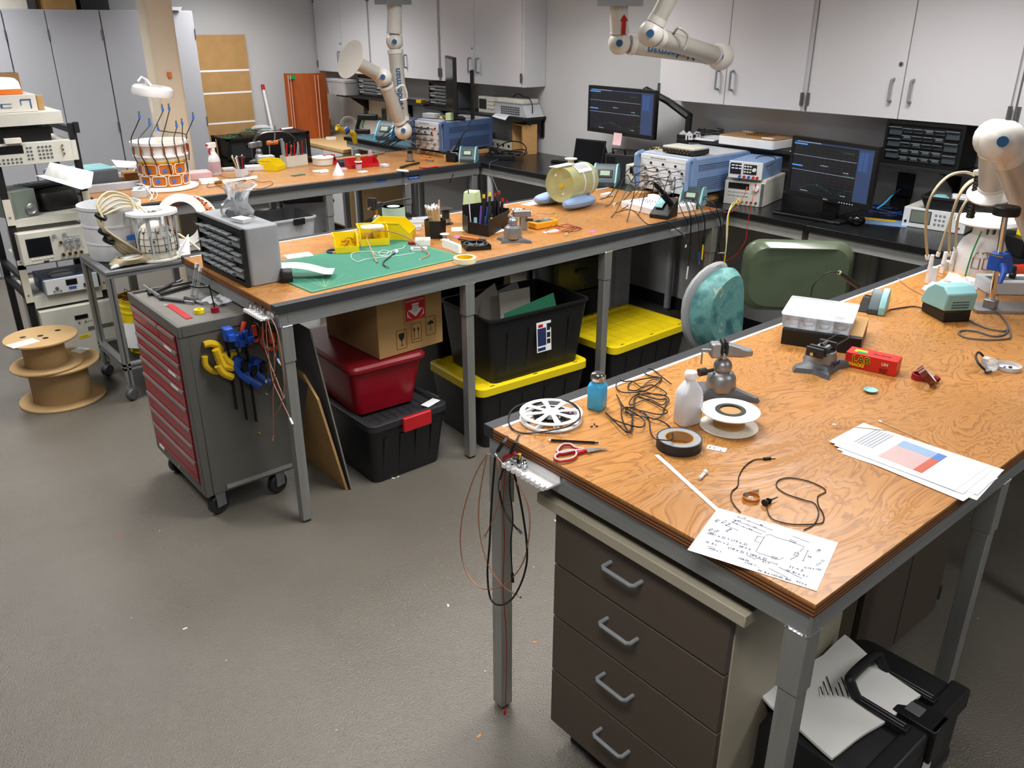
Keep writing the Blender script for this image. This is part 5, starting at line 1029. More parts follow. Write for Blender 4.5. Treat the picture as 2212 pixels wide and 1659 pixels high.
# white film-style cable reel
p=P(1190,905,z=Z1); t=thing('cable_reel','white spoked plastic cable reel lying flat at the left corner of the front bench','reel',p,.3)
def spoked(z):
    q=MB('white_plastic'); q.ring(.093,.078,z,z+.0025,48).ring(.026,.008,z,z+.003,24)
    for k in range(8):
        a=2*PI*k/8; c,s=math.cos(a),math.sin(a); w=.006
        q.loft([[(r*c-w*s*f,r*s+w*c*f,zz) for r,f in((.022,1),(.082,1.6),(.082,-1.6),(.022,-1))] for zz in(z,z+.0024)])
    return q
spoked(0).build('flange',t); spoked(.022).build('flange',t); MB('white_plastic').lathe([(.024,.003),(.024,.022)],24).build('hub',t)
MB('black').tube([((.028+.0011*(i/6))*math.cos(i*.35),(.028+.0011*(i/6))*math.sin(i*.35),.0055+.0035*((i//20)%4)) for i in range(150)],.002,5).build('wound_cable',t)
MB('purple').box(.05,.085,-.035,-.02,.0028,.0034).build('tape_piece',t)
L=zc(1050,700,3.95,[(780,720),(700,660),(560,645),(380,665),(250,710),(195,780),(200,860),(260,915),(380,930),(560,905),(700,870),(790,810),(800,750),(760,690),(690,655)])
cable('cable','loose black cable loop running around the white spoked reel','cable',[P(u,v,z=Z1+.003+(.024 if i<2 or i>9 else .0)+(.012 if i in(2,9) else 0)) for i,(u,v) in enumerate(L)],.0024)
# blue bottle with steel cap
p=P(1289,880,z=Z1); t=thing('dispenser_bottle','bright blue square bottle with a steel cap beside the measuring tape','bottle',p,.35)
MB('skyblue').loft([[(x,y,z) for x,y in rrect(w,w,r,5)] for w,r,z in((.045,.008,0),(.05,.01,.004),(.05,.01,.073),(.044,.014,.082),(.028,.0139,.088),(.026,.0129,.09))]).build('body',t)
MB('chrome').lathe([(.0,.0901),(.021,.0901),(.023,.094),(.023,.107),(.019,.113),(.008,.115),(0,.115)],28).build('cap',t)
# tangled black cable
L=[(1580,512),(1500,450),(1440,400),(1380,380),(1350,410),(1390,440),(1490,460),(1400,480),(1300,560),(1220,560),(1220,510),(1290,480),(1400,460),(1500,465),(1380,560),(1180,585),(1110,540),(1130,480),(1180,490),(1250,490),(1330,540),(1420,520),(1540,590),(1470,610),(1330,570),(1300,590),(1450,640),(1540,640),(1500,690),(1380,640),(1240,690),(1230,650),(1300,600),(1480,600),(1560,640),(1530,700),(1480,800),(1350,790),(1180,750),(1190,710),(1330,740),(1480,770),(1540,735),(1300,620),(1260,700),(1240,880),(1210,925),(1160,890),(1020,755),(1100,820),(1300,880),(1355,850),(1330,800),(1230,740),(1170,700),(1112,600),(1150,680),(1160,800),(1220,925),(1250,870),(1240,780),(1190,740),(1250,710),(1400,800),(1480,820),(1570,880),(1590,980),(1510,990),(1430,970),(1400,900),(1390,820),(1340,740)]
pts=[]
for i,(u,v) in enumerate(zc(1050,700,3.95,L)):
    q=P(u,v,z=Z1+.003); d=(CAM-q).normalized(); 
    h=0.012*(.5+.5*math.sin(i*2.3)); 
    if i in (66,67,68): h=.036
    pts.append(q+d*h/d.z*1.0)
cable('cable','tangled thin black cable heaped between the blue bottle and the clear alcohol bottle','cable',pts,.0021,k=5)
# alcohol bottle
p=P(1483,912,z=Z1); t=thing('alcohol_bottle','translucent white alcohol bottle with a printed back label and white cap','bottle',p,-.25)
clearmat('bottle_white','#e4e7ee',.86,.35)
MB('bottle_white').loft([[(x,y,z) for x,y in rrect(w,d,r,5)] for w,d,r,z in((.066,.05,.014,0),(.072,.056,.016,.005),(.072,.056,.016,.095),(.066,.05,.018,.108),(.036,.034,.0165,.130),(.030,.030,.0148,.134),(.030,.030,.0148,.142))]).build('body',t)
MB('white_bright').lathe([(0,.1421),(.0175,.1421),(.018,.144),(.018,.158),(.016,.161),(0,.161)],28).build('cap',t)
o=MB('label_white').box(.036,.0366,-.02,.02,.012,.085); o.m('ink_black')
for i in range(12): o.box(.0367,.0369,-.017,.015-.006*(i%3),.032+.004*i,.0335+.004*i)
for i in range(10): o.box(.0367,.0369,-.015+.003*i,-.0138+.003*i,.015,.026)
for a in((-.02,-.019,.012,.085),(.019,.02,.012,.085)): o.box(.0367,.0369,a[0],a[1],a[2],a[3])
o.build('back_label',t)
# ---- vises
def vise_base(t,s=1.0,feet='rubber'):
    MB('grey_dark').loft([[(x*s,y*s,z*s) for x,y in pl] for pl,z in(([(-.07,-.055),(-.03,-.04),(.03,-.04),(.09,-.065),(.10,-.05),(.05,.0),(.06,.07),(.045,.08),(-.01,.05),(-.06,.06),(-.085,.045),(-.06,0)],0),([(-.065,-.05),(-.03,-.037),(.03,-.037),(.085,-.06),(.092,-.05),(.045,.0),(.055,.065),(.045,.072),(-.01,.046),(-.056,.054),(-.078,.04),(-.055,0)],.012),([(-.04,-.03),(-.03,-.032),(.03,-.032),(.04,-.03),(.05,-.02),(.038,.0),(.035,.03),(.03,.035),(-.01,.038),(-.03,.035),(-.04,.02),(-.042,0)],.022))]).build('suction_base',t)
p=P(1555,850,z=Z1); t=thing('bench_vise','grey swivel bench vise with open jaws standing by the measuring tape','vise',p,-.72)
vise_base(t,1.12); MB('cast').lathe([(.045,.018),(.047,.03),(.044,.06),(.034,.075),(.022,.08),(0,.08)],28).build('body',t); MB('cast').sph((0,0,.093),.029,20).build('ball',t); MB('steel').cyl((0,0,.11),(0,0,.14),.01,n=14).build('neck',t)
MB('dark').cyl((-.03,-.01,.085),(-.062,-.02,.082),.006,n=8).cyl((-.055,-.018,.083),(-.078,-.025,.081),.013,n=10).build('lock_knob',t)
o=MB('cast').loft([[(x,y,z) for y,z in ((-.02,.125),(.02,.125),(.02,.172),(-.02,.172))] for x in(-.045,-.012)]); o.build('fixed_jaw',t,bevel=.006)
MB('cast').loft([[(.005,-.02,.130),(.005,.02,.130),(.005,.02,.172),(.005,-.02,.172)],[(.05,-.02,.128),(.05,.02,.128),(.05,.02,.158),(.05,-.02,.158)],[(.085,-.016,.132),(.085,.016,.132),(.085,.016,.15),(.085,-.016,.15)]]).build('moving_jaw',t,bevel=.005)
MB('dark').box(-.012,-.007,-.022,.022,.14,.180).box(.0,.005,-.022,.022,.14,.180).build('jaw_plate',t); MB('steel').cyl((-.07,0,.145),(.01,0,.145),.006,n=12).cyl((-.068,0,.10),(-.068,0,.145),.003,n=8).build('screw',t)
# cream spool of tape
p=P(1574,920,z=Z1); t=thing('tape_spool','cream cardboard spool with a black hub in front of the bench vise','spool',p,0)
MB('off_white').lathe([(0,0),(.082,0),(.084,.0015),(.082,.003),(0,.003)],48).build('flange',t); MB('card').lathe([(.045,.003),(.045,.048)],40).build('core',t)
MB('paper').ring(.084,.044,.048,.051,48).build('flange',t); MB('black').ring(.0439,.031,.012,.0525,36).build('hub',t)
# black tape roll
p=P(1466,965,z=Z1); t=thing('tape_roll','thick black adhesive tape roll with a brown core in front of the alcohol bottle','tape roll',p,0); r=.0625
MB('dark').ring(r,r-.004,0,.029,48).m('grey').ring(r-.004,.042,.0005,.0285,48).build('tape',t); MB('card').ring(.042,.038,0,.029,40).build('core',t)
# small items
t=cable('pencil','black mechanical pencil with a white eraser lying above the scissors','pencil',onz([(1190,951),(1225,953),(1285,956)],Z1,.004),.0038,'black_gloss',ends=((0,'white_bright',.006,.003,'eraser'),(1,'dark',.010,.0025,'tip')))
# scissors
t=thing('scissors','red and grey handled scissors lying open near the pencil','scissors',P(1262,972,z=Z1+.003),0); o=t.location
def rl(L,z=.004): return [P(u,v,z=Z1+z)-o for u,v in L]
for j,L in enumerate(([(1205,972),(1215,962),(1232,961),(1243,968),(1262,972),(1240,975),(1215,980),(1205,978)],[(1200,985),(1215,977),(1240,974),(1245,983),(1235,992),(1212,996),(1200,992)])):
    MB('red' if j else 'red').tube(spline(rl(L,.006),4,True),.0045,8,closed=True).build('handle',t); MB('grey_light').tube([x*1.0+Vector((0,0,.003)) for x in spline(rl(L,.006),4,True)],.0028,6,closed=True).build('grip',t)
MB('red').tube(rl([(1243,980),(1262,974),(1276,972)],.006),[.006,.006,.004],8).build('arm',t)
def blade(q,L,z0,z1):
    a=rl(L,z0);b=rl(L,z1); return q.loft([a,b])
blade(MB('steel'),[(1274,968),(1314,969),(1276,976)],.003,.005).build('blade',t); MB('steel').cyl(rl([(1272,972)],.009)[0],rl([(1272,972)],.012)[0],.006,n=14).build('pivot',t)
for i,(u,v) in enumerate(((1278,921),(1284,916),(1289,920))):
    q=P(u,v,z=Z1+.002); o=MB('dark').cyl((-.004,0,0),(.004,0,0),.002,n=8).build('ferrite_bead'); o.location=q; o.rotation_euler=(0,0,i*.9); tag(o,'tiny black ferrite bead right of the white reel','bead','ferrite beads beside the reel')
# ruler
A,B=P(1418,983,z=Z1),P(1556,1108,z=Z1); d=B-A; t=thing('ruler','long thin white ruler running under the hand-drawn sheet','ruler',A,math.atan2(d.y,d.x)); L=d.length+.04
MB('white_bright').box(0,L,-.006,.006,0,.0012).m('ink').box(.02,.021,-.005,0,.0012,.0014).build('blade',t); rep('tick',MB('ink').box(-.0003,.0003,-.006,-.003,0,.0002),[(.004*k,0,.0012) for k in range(1,int(L/.004))][:95],t)
# paper label strip
t=thing('paper_label','small white paper tag with printed letters behind the ruler','label',P(1548,969,z=Z1),-1.15); MB('label_white').box(-.026,.026,-.013,.013,0,.0006).build('paper',t); q=MB('ink_black').at((.014,0,.0006),PI/2).text('BY CI',.010); q.at((-.006,0,.0006),PI/2).text('AWT',.006).at((-.018,0,.0006),PI/2).text('PRHE',.006).build('print',t)
# white plug
cable('plastic_plug','small white plastic plug lying between the ruler and the test lead','plug',onz([(1512,1033),(1520,1024)],Z1,.004),.0045,'white_plastic',ends=((1,'white_plastic',.006,.003,'neck','white_plastic',.010,.0062,'cap'),))
# test lead
L1=zc(1400,900,3.95,[(985,362),(900,370),(820,430),(775,510),(765,590),(715,640),(708,700),(740,760),(790,815)])
cable('test_lead','thin black test lead with a banana plug curving down under the hand-drawn sheet','test lead',onz(L1,Z1,.0018),.0016,ends=((0,'black',.020,.0048,'plug_body','brass',.014,.002,'plug_pin'),))
L2=zc(1400,900,3.95,[(1005,755),(1015,790),(1040,850),(1100,890),(1250,920),(1460,912),(1500,880),(1490,820),(1455,760),(1450,680),(1515,640),(1480,600),(1350,545),(1200,522),(1110,545),(1100,600),(1180,660),(1330,710),(1420,740),(1455,810),(1440,880),(1400,930),(1330,965)])
t=cable('test_lead','black looped test lead ending in a hook clip beside the amber tape','test lead',onz(L2,Z1,.0018),.0016,ends=((0,'black',.004,.003,'strain_relief'),))
o=t.location; a=P(1651,1087,z=Z1+.007)-o; b=P(1665,1080,z=Z1+.007)-o; c=P(1680,1074,z=Z1+.007)-o; MB('black').cyl(a,a+(b-a)*.15,.009,n=14).cyl(a+(b-a)*.15,b,.0045,n=12).cyl(a+(b-a)*.6,a+(b-a)*.7,.008,n=14).cyl(b,c,.002,.0012,n=8).build('hook_clip',t)
# kapton small roll
t=thing('tape_roll','small amber tape coil with a loose clear end above the hand-drawn sheet','tape roll',P(1622,1078,z=Z1),0); MB('kapton').ring(.021,.0205,0,.009,32).ring(.0205,.0201,.0,.009,32).build('tape',t); MB('white_plastic').tube([(.006*math.cos(a*.6)*(.4+a*.05),.006*math.sin(a*.6)*(.4+a*.05),.004) for a in range(16)],.0008,4).build('inner_curl',t); MB('clear').loft([[(0,.019,0),(0,.0195,0),(0,.0195,.01),(0,.019,.01)],[(.042,.006,0),(.042,.0065,0),(.042,.0065,.01),(.042,.006,.01)]]).build('loose_end',t)
# hand drawn sheet
A=P(1485,1188,z=Z1);B=P(1764,1277,z=Z1);D=P(1550,1097,z=Z1); d=B-A; rz=math.atan2(d.y,d.x); w=d.length; h=(D-A).length
t=thing('drawing_sheet','white paper sheet with a hand-drawn circuit loop sketch near the bench corner','paper',A,rz)
clearmat if 0 else None
sheet(w,h,14,10,lambda a,b:.004*math.sin(a*PI)*math.sin(b*PI)+.010*max(0,a-.82)**1*4*.2+.005*max(0,.3-b)*(a),.0004).at if 0 else None
q=sheet(w,h,14,10,lambda a,b:.0,.0005); q.v=[v+Vector((w/2,h/2,0)) for v in q.v]; q.build('sheet',t)
def S(x,y): return Vector((w*x,h*y,.0007))
def ln(L,closed=False): return MB('ink').tube([S(*p) for p in L]+([S(*L[0])] if closed else []),.0007,4)
for L in ([(.18,.93),(.50,.86)],[(.20,.915),(.20,.945)],[(.29,.89),(.29,.925)],[(.17,.85),(.46,.78)],[(.30,.81),(.30,.845)],[(.18,.78),(.44,.715)],[(.28,.74),(.28,.775)],[(.14,.69),(.26,.65)],
   [(.47,.70),(.47,.36),(.50,.34),(.66,.34),(.68,.40)],[(.47,.72),(.50,.76),(.56,.74),(.68,.74)],[(.68,.74),(.78,.72),(.77,.60)],[(.73,.40),(.76,.48),(.76,.60)],[(.42,.66),(.47,.66),(.47,.54),(.42,.54),(.42,.66)],[(.50,.24),(.66,.24)],[(.50,.225),(.50,.255)],[(.66,.225),(.66,.255)],[(.82,.66),(.82,.45)],[(.81,.66),(.83,.66)],[(.81,.45),(.83,.45)],[(.66,.86),(.80,.83)],
   [(.66,.775),(.71,.775),(.71,.745),(.66,.745),(.66,.775)],[(.60,.36),(.64,.36),(.64,.325),(.60,.325),(.60,.36)],[(.74,.56),(.77,.56),(.77,.50),(.74,.50),(.74,.56)],[(.62,.13),(.78,.06)],[(.68,.20),(.87,.13)],[(.42,.24),(.50,.21)]):
    ln(L).build('pen_line',t)
MB('ink').tube([S(.155+.035*math.cos(a),.155+.035*math.sin(a)) for a in [k*PI/8 for k in range(16)]],.00045,4,closed=True).build('pen_line',t)
for x,y,tx,s,r in((.06,.72,'.303',.009,1.2),(.12,.74,'92.7',.009,1.2),(.17,.76,'# bar  loop',.007,1.2),(.06,.50,'.303',.009,1.1),(.10,.48,'12.755',.009,1.1),(.19,.60,'.44708',.007,1.2),(.22,.43,'(261 x 2) + (19 x 2)',.010,0),(.20,.33,'601 x 2',.009,0),(.13,.25,'30  8 x',.008,0),(.16,.155,'2000',.006,0),(.22,.15,'x 1',.008,0),(.38,.36,'38 = 2',.009,0),(.42,.27,'(18 x 2) + (85 x 2)',.010,0),(.42,.14,'168.00',.008,0),(.50,.10,'(106 + ...',.008,0),(.80,.27,'11 = 2',.010,0),(.82,.19,'20  81 x  5.1',.008,0),(.68,.035,'35  8 x 150.00  80?',.008,0),(.94,.50,'.17 x 1.12',.007,1.3),(.91,.36,'0.14 x 150',.007,.3),(.89,.72,'.128',.008,1.2),(.85,.56,'26',.008,0),(.58,.21,'51.7',.008,0),(.24,.945,'1.8',.006,-.1),(.40,.90,'86',.006,-.1),(.22,.855,'0.9',.006,0),(.36,.82,'3.6',.006,0),(.21,.78,'1.8',.006,0),(.34,.75,'8.6',.006,0),(.88,.05,'4.0 x 2',.007,-.1)):
    p_=S(x,y); MB('ink').at(p_,r).text(tx,s*1.15,ex=.0001,bold=.00025).build('handwriting',t)
# stack of printed papers with tables
A=P(1790,957,z=Z1);B=P(2052,1060,z=Z1);D=P(1869,921,z=Z1); d=B-A; rz=math.atan2(d.y,d.x); w=d.length*1.03; h=(D-A).length*1.04
for i,(dx,dy,dr) in enumerate(((.055,-.030,.10),(.035,-.018,-.03),(.045,.006,.06),(.02,-.008,.03),(.0,.0,.0))):
    t=thing('printed_sheet',('white paper sheet in the stack near the right bench edge, partly covered','printed sheet with grey, blue and pink tables, topmost of the paper stack')[i==4],'paper',A+Vector((math.cos(rz)*dx-math.sin(rz)*dy,math.sin(rz)*dx+math.cos(rz)*dy,.0012*i)),rz+dr,'stacked printed sheets' if i<4 else None)
    q=sheet(w,h,10,4,lambda a,b:.0,.0008); q.v=[v+Vector((w/2,h/2,0)) for v in q.v]; q.build('sheet',t)
def TB(n,m,x0,x1,y0,y1,z=.0009): return MB(m).box(w*x0,w*x1,h*y0,h*y1,z,z+.0002).build(n,t)
mat('tbl_grey','#9aa0aa',.7); mat('tbl_blue','#9db8dc',.7); mat('tbl_blue2','#5f86c8',.7); mat('tbl_pink','#e8b8b6',.7); mat('tbl_red','#cf6a52',.7)
for k in range(6): TB('table_row','tbl_grey',.13+.028*k,.145+.028*k,.28,.93)
TB('table_block','tbl_blue',.40,.50,.18,.86) if 0 else None
TB('table_block','tbl_blue',.38,.66,.66,.90); TB('table_block','tbl_blue2',.66,.73,.66,.90); TB('table_block','tbl_pink',.38,.66,.12,.66); TB('table_block','tbl_red',.66,.73,.12,.66)
q=MB('ink')
for k in range(12): q.box(w*.38,w*.73,h*(.15+.063*k),h*(.153+.063*k),.0011,.0012)
for k in range(22): q.box(w*(.385+.016*k),w*(.386+.016*k),h*.10,h*.9,.0011,.0012)
q.build('table_grid',t)
rep('text_line',MB('ink').box(0,.0006,0,.022,0,.0002),[(w*(.11+.016*i),h*(.05+.03*(i%3)),.0009) for i in range(10)],t)
# swabs
for L,lab in((((1806,918),(1926,931)),'cotton swab whose stick lies across the top of the printed sheets'),(((1905,912),(2008,957)),'cotton swab lying beyond the printed sheets, right one')):
    cable('cotton_swab',lab,'swab',onz(L,Z1+(.005 if L[0][0]<1850 else 0),.002),.0013,'wood_pale',ends=((0,'white_bright',.010,.0026,'cotton_tip'),))
# LAB SNACKS box
A,rz,w,h=fit((1823,790),(1904,808),Z1,762); t=thing('snack_box','red LAB SNACKS box with yellow and black lettering','box',A,rz); mat('snack_red','#c9271f',.35)
w=.165; d=.065; h=.052
MB('snack_red').box(0,w,0,d,0,h).build('carton',t,bevel=.001)
for m,bo,dy in (('yellow',.0016,0),('ink_black',.0,-.0006)): q=face(MB(m),.052,.033,-.0008+dy).text('LAB',.034,bold=bo); q.build('lab_text',t)
face(MB('yellow'),.038,.013,-.0008).text('SNACKS',.014,bold=.0006).build('snacks_text',t); face(MB('ink_black'),.125,.012,-.0008).text('QUICK\nBITES',.009).build('handwriting',t); face(MB('off_white'),.128,.034,-.0008).text('UN',.014,bold=.0004).build('mark_text',t)
MB('yellow').box(.02,.06,.02,.045,h,h+.0005).m('green').box(.03,.065,.012,.03,h+.0005,h+.001).build('top_sticker',t); MB('ink_black').at((.11,.03,h+.0006)).text('BARU ROASTED',.008).build('top_text',t)
# vacuum base with coping-saw style frame
p=P(1775,795,z=Z1); t=thing('bench_vise','dark vise base holding a black rail frame in front of the black box','vise',p,.1); vise_base(t,1.2); MB('cast').lathe([(.045,.02),(.042,.05),(.038,.065),(0,.066)],28).build('body',t); MB('navy').at((0,-.047,.030),0,R90).box(-.024,.024,-.007,.007,0,.001).build('badge',t)
MB('cast').rbox(.04,.04,.02,.01,.003,(-.01,0,.0665)).build('head',t); MB('chrome').cyl((-.03,0,.092),(.012,0,.092),.006,n=12).build('head_screw',t)
for dy in(-.022,.022): MB('black').cyl((-.07,dy,.078),(.13,dy,.078),.0035,n=8).build('rail',t)
MB('black').tube([(.13+.022*math.sin(a),-.022*math.cos(a),.078) for a in [k*PI/8 for k in range(9)]],.0035,8).build('rail_end',t)
for x in(-.075,-.05,.02): MB('dark').rbox(.010,.06,.032,.004,.001,(x,0,.062)).build('rail_clamp',t)
MB('chrome').cyl((-.10,0,.078),(-.08,0,.078),.006,n=12).build('adjust_screw',t)
# black box with kraft lid and organizer
A,rz,w,h=fit((1686,742),(1868,770),Z1,672); d=.17
t=thing('flat_carton','flat black box with a kraft brown lid end under the clear organizer','box',A,rz); w=.27;h=.06
MB('black').box(0,w,0,.26,0,h-.004).m('card').box(0,w,.03,.262,h-.004,h).m('black').box(0,w,0,.03,h-.004,h).build('carton',t,bevel=.001)
b0=Vector(t.location); 
t=thing('organizer_box','clear compartment organizer box resting on the flat black carton','box',tuple(b0+Vector((math.cos(rz)*.11-math.sin(rz)*.12,math.sin(rz)*.11+math.cos(rz)*.12,h+.001))),rz+.0); ow,od,oh=.24,.22,.055
MB('clear').tub(ow*.96,od*.96,ow,od,oh-.008,.0015,.006).build('tray',t); MB('clear').rbox(ow+.006,od+.006,.009,.008,.002,(0,0,oh-.0075)).build('lid',t)
for k in(-1,0,1): MB('clear').box(k*ow/4-.0007,k*ow/4+.0007,-od*.47,od*.47,.002,oh-.010).build('divider',t)
MB('clear').box(-ow*.47,ow*.47,-.0007,.0007,.002,oh-.010).build('divider',t)
MB('label_white').box(-ow*.47,-ow*.41,-.06,.06,oh+.0018,oh+.0023).build('label',t); MB('label_white').box(.05,.09,-.08,-.045,oh+.0018,oh+.0023).build('label',t)
rep('parts_content',MB('bag').loft([[(x*s,y*s,z) for x,y in rrect(.035,.05,.01)] for s,z in((.9,0),(1,.008),(.5,.018))]),[(-.08,-.04,.002),(-.03,-.04,.002),(.025,-.045,.002),(.08,-.03,.002)],t)
# teal iron holder beyond the organizer
A=P(1888,672,z=Z1); t=thing('iron_holder','teal and black soldering iron stand behind the clear organizer','soldering iron holder',A,1.9)
MB('weller').loft([[(x,y,z) for y,z in((-.06,0),(.05,0),(.05,.03),(.02,.075),(-.02,.095),(-.045,.09),(-.06,.05))] for x in(-.045,-.02)]).build('side_shell',t,bevel=.003); MB('weller_dark').loft([[(x,y,z) for y,z in((-.06,0),(.05,0),(.05,.02),(.0,.07),(-.03,.085),(-.055,.04))] for x in(-.0199,.02)]).build('body',t,bevel=.003)
MB('black').loft([[(.0201,-.05,0),(.06,-.05,0),(.06,.04,0),(.0201,.04,0)],[(.0201,-.05,.05),(.05,-.05,.05),(.05,.0,.055),(.0201,.0,.055)]]).build('base',t,bevel=.003)
a=P(1855,620,y=A.y+.02)-A; b=P(1812,588,y=A.y+.06)-A; R_=Euler((0,0,-1.9)).to_matrix(); 
MB('black').tube([R_@a,R_@(a*.5+b*.5),R_@b],[.009,.010,.007],10).build('iron_handle',t); MB('foam_green').cyl(R_@(b*.95+a*.05),R_@b,.008,n=12).build('grip_band',t)
c=P(1785,590,y=A.y+.08)-A; e=P(1758,615,y=A.y+.1)-A; MB('black').tube(spline([R_@b,R_@c,R_@e,R_@(P(1752,640,y=A.y+.12)-A)],5),.003,6).build('cord',t)
# amber tape rolls and tube
p=P(1985,818,z=Z1); t=thing('tape_roll','dark amber tape roll lying flat under the leaning roll','tape roll',p,0); MB('red_dark').ring(.024,.019,0,.018,36).build('tape',t)
mat('amber','#6b2a16',.2,coat=.5)
p=P(2002,812,z=Z1+.028); t=thing('tape_roll','amber tape roll leaning on edge with a red-capped tube through it','tape roll',p,0); o=MB('amber').ring(.036,.032,-.011,.011,40).build('tape',t); o2=MB('white_plastic').ring(.0319,.0305,-.0112,.0112,40).build('liner',t)
for q in(o,o2): q.rotation_euler=(.75,.25,.4)
cable('marker_tube','clear tube with a red cap resting in the leaning amber tape roll','tube',[P(1985,795,z=Z1+.030),P(2018,815,z=Z1+.014)],.007,'clear',n=12,ends=((1,'red_dark',.016,.0095,'cap','black',.003,.007,'cap_disc'),))
t=thing('dish','small round turquoise plastic dish on the open wood area','dish',P(1880,846,z=Z1),0); MB('weller').at().lathe([(0,0),(.013,0),(.022,.007),(.0215,.008),(.012,.0015),(0,.0015)],32).build('dish',t)
t=thing('petri_dish','shallow clear round dish at the right edge holding small screws','dish',P(2176,796,z=Z1),0); MB('frost').lathe([(0,0),(.038,0),(.041,.014),(.040,.014),(.037,.0015),(0,.0015)],36).build('dish',t); MB('purple').cyl((-.012,.008,.004),(.0,.008,.004),.003,n=8).build('screw',t); MB('dark').cyl((.01,-.005,.002),(.01,-.005,.006),.006,n=12).build('knob',t)
t=thing('safety_glasses','clear safety glasses with dark arms standing near the petri dish','glasses',P(2120,798,z=Z1),.3)
MB('clear').tube(spline([(-.03,-.01,.02),(-.01,-.03,.022),(.02,-.025,.022),(.035,.0,.02)],5),.018,8).build('lens',t); MB('dark').tube(spline([(-.03,-.01,.012),(-.035,.01,.03),(-.01,.025,.045),(.03,.02,.048),(.038,.0,.03)],6),.004,8).build('frame',t)
MB('dark').tube([(-.03,-.01,.012),(-.04,-.015,.006),(-.015,-.03,.005)],.004,8).build('arm',t)
# wire clippings
q=MB('steel')
for i in range(34):
    u=random.uniform(1995,2170); v=random.uniform(712,760); a=P(u,v,z=Z1+.001); th=random.uniform(-.9,.2); l=random.uniform(.006,.02); q.cyl(a,a+Vector((l*math.cos(th),l*math.sin(th),0)),.0007,n=4)
tag(q.build('wire_clippings'),'scattered shiny wire clippings in front of the soldering station','wire',kind='stuff')
# soldering station seen from behind
p=P(2040,682,z=Z1); t=thing('soldering_station','pale teal domed soldering station with a black base on the front bench','soldering station',p,2.55)
prof=[(-.075,.0),(-.075,.045),(-.06,.075),(-.03,.098),(.02,.105),(.07,.098),(.075,.05),(.075,0)]
MB('black').loft([[(x,y,z) for y,z in((-.078,0),(.078,0),(.078,.045),(-.078,.035))] for x in(-.055,.055)]).build('base',t,bevel=.004)
MB('weller').loft([[(x,y,z) for y,z in((-.079,.0355),(.079,.0455),(.086,.115),(.05,.14),(-.01,.135),(-.055,.105),(-.085,.055))] for x in(-.062,.062)]).build('shell',t,bevel=.006)
MB('black').at((-.055,.05,.03)).box(-.004,0,-.02,.02,-.02,.02).build('power_inlet',t); rep('vent_slot',MB('weller_dark').box(-.035,.035,0,.001,-.002,.002),[(0,.0822,.06+.011*k) for k in range(3)],t)
s=2212/1659
cable('power_cord','thick dark power cord looping across the wood in front of the small soldering station','cord',onz(zc(1960,560,3.968,[(420,500),(500,510),(600,560),(720,600),(830,615),(860,590),(840,640),(740,660),(600,620),(480,610),(440,635),(520,675),(700,690),(860,680),(885,650),(860,560),(800,480),(720,410),(680,320),(690,230)]),Z1,.0035),.0032,'grey_dark',ends=((0,'black',.02,.007,'plug'),))
cable('coax_cable','thin brown coaxial cable with a steel connector beside the white tape edge','cable',onz([(1940,603),(1965,622),(1998,640)],Z1,.002),.0018,'coax_brown',ends=((0,'chrome',.016,.0035,'connector'),))
cable('iron_cord','black cord with a steel end running from the soldering station to the left','cord',onz([(1990,665),(1972,662),(1940,666),(1918,670)],Z1,.0035),.0028,ends=((1,'orange',.018,.006,'plug'),))
# blue bag and white connectors
t=thing('plastic_bag','crumpled clear and pale blue plastic bag behind the teal soldering station','bag',P(2060,622,z=Z1),.1); 
q=MB('bag'); n=22; m_=9
sheet(.34,.16,20,10,lambda a,b:.012+.012*math.sin(a*19+b*7)*math.sin(b*13)+.012*math.sin(a*7),.001,'bag').build('bag',t); sheet(.18,.12,12,8,lambda a,b:.006+.006*math.sin(a*15+b*9),.001,'weller').build('blue_sheet',t).location=(-.10,-.01,-.0)
# tan coax looms with white connector blocks
base=[((2004,612),(2001,556),'leftmost of the group'),((2035,590),(2025,548),'second from the left'),((2052,590),(2050,548),'third from the left'),((2068,585),(2064,535),'rightmost of the group')]
for i,((u,v),(u2,v2),lab) in enumerate(base):
    p=P(u,v,z=Z1); hh=hgt(p,v2-0); t=thing('cable_connector','upright white connector block with a tan cable looping upward, '+lab,'connector',p,.2*i-.3,'white connector blocks')
    MB('white_plastic').rbox(.045,.022,hh*.62,.004,.002,(.012,0,0)).build('block',t); MB('white_plastic').cyl((-.004,0,hh*.5),(-.006,0,hh*1.1),.011,.008,n=14).build('strain_relief',t)
loops=[[(2003,552),(2000,500),(2003,450),(2020,410),(2050,380),(2085,372),(2112,382)],[(2028,545),(2045,495),(2062,450),(2075,415),(2095,392),(2116,386)],[(2050,545),(2052,490),(2062,445),(2080,410),(2100,392),(2118,388)],[(2064,535),(2068,480),(2078,450),(2095,425),(2118,408),(2140,395)]]
tops=P(2115,384,y=1.50)
for i,L in enumerate(loops):
    yb=P(base[i][0][0],base[i][0][1],z=Z1).y; pts=[P(u,v,y=yb+(1.50-yb)*k/6) for k,(u,v) in enumerate(L)]
    cable('coax_cable','thick tan coaxial cable arching over the white connectors, '+('outermost loop','second loop','third loop','innermost loop')[i],'cable',pts,.006,'tan_cable',8,ends=((0,'white_plastic',.02,.009,'sleeve'),))
t=thing('cable_sleeve','black corrugated sleeve standing on the wired head coil','sleeve',P(2103,435,y=1.46),0); 
MB('black').lathe([(.015+.003*(k%2),-.07+.007*k) for k in range(26)],16).build('sleeve',t); MB('beige').rbox(.05,.04,.02,.008,.002,(0,0,.11)).build('collar',t)
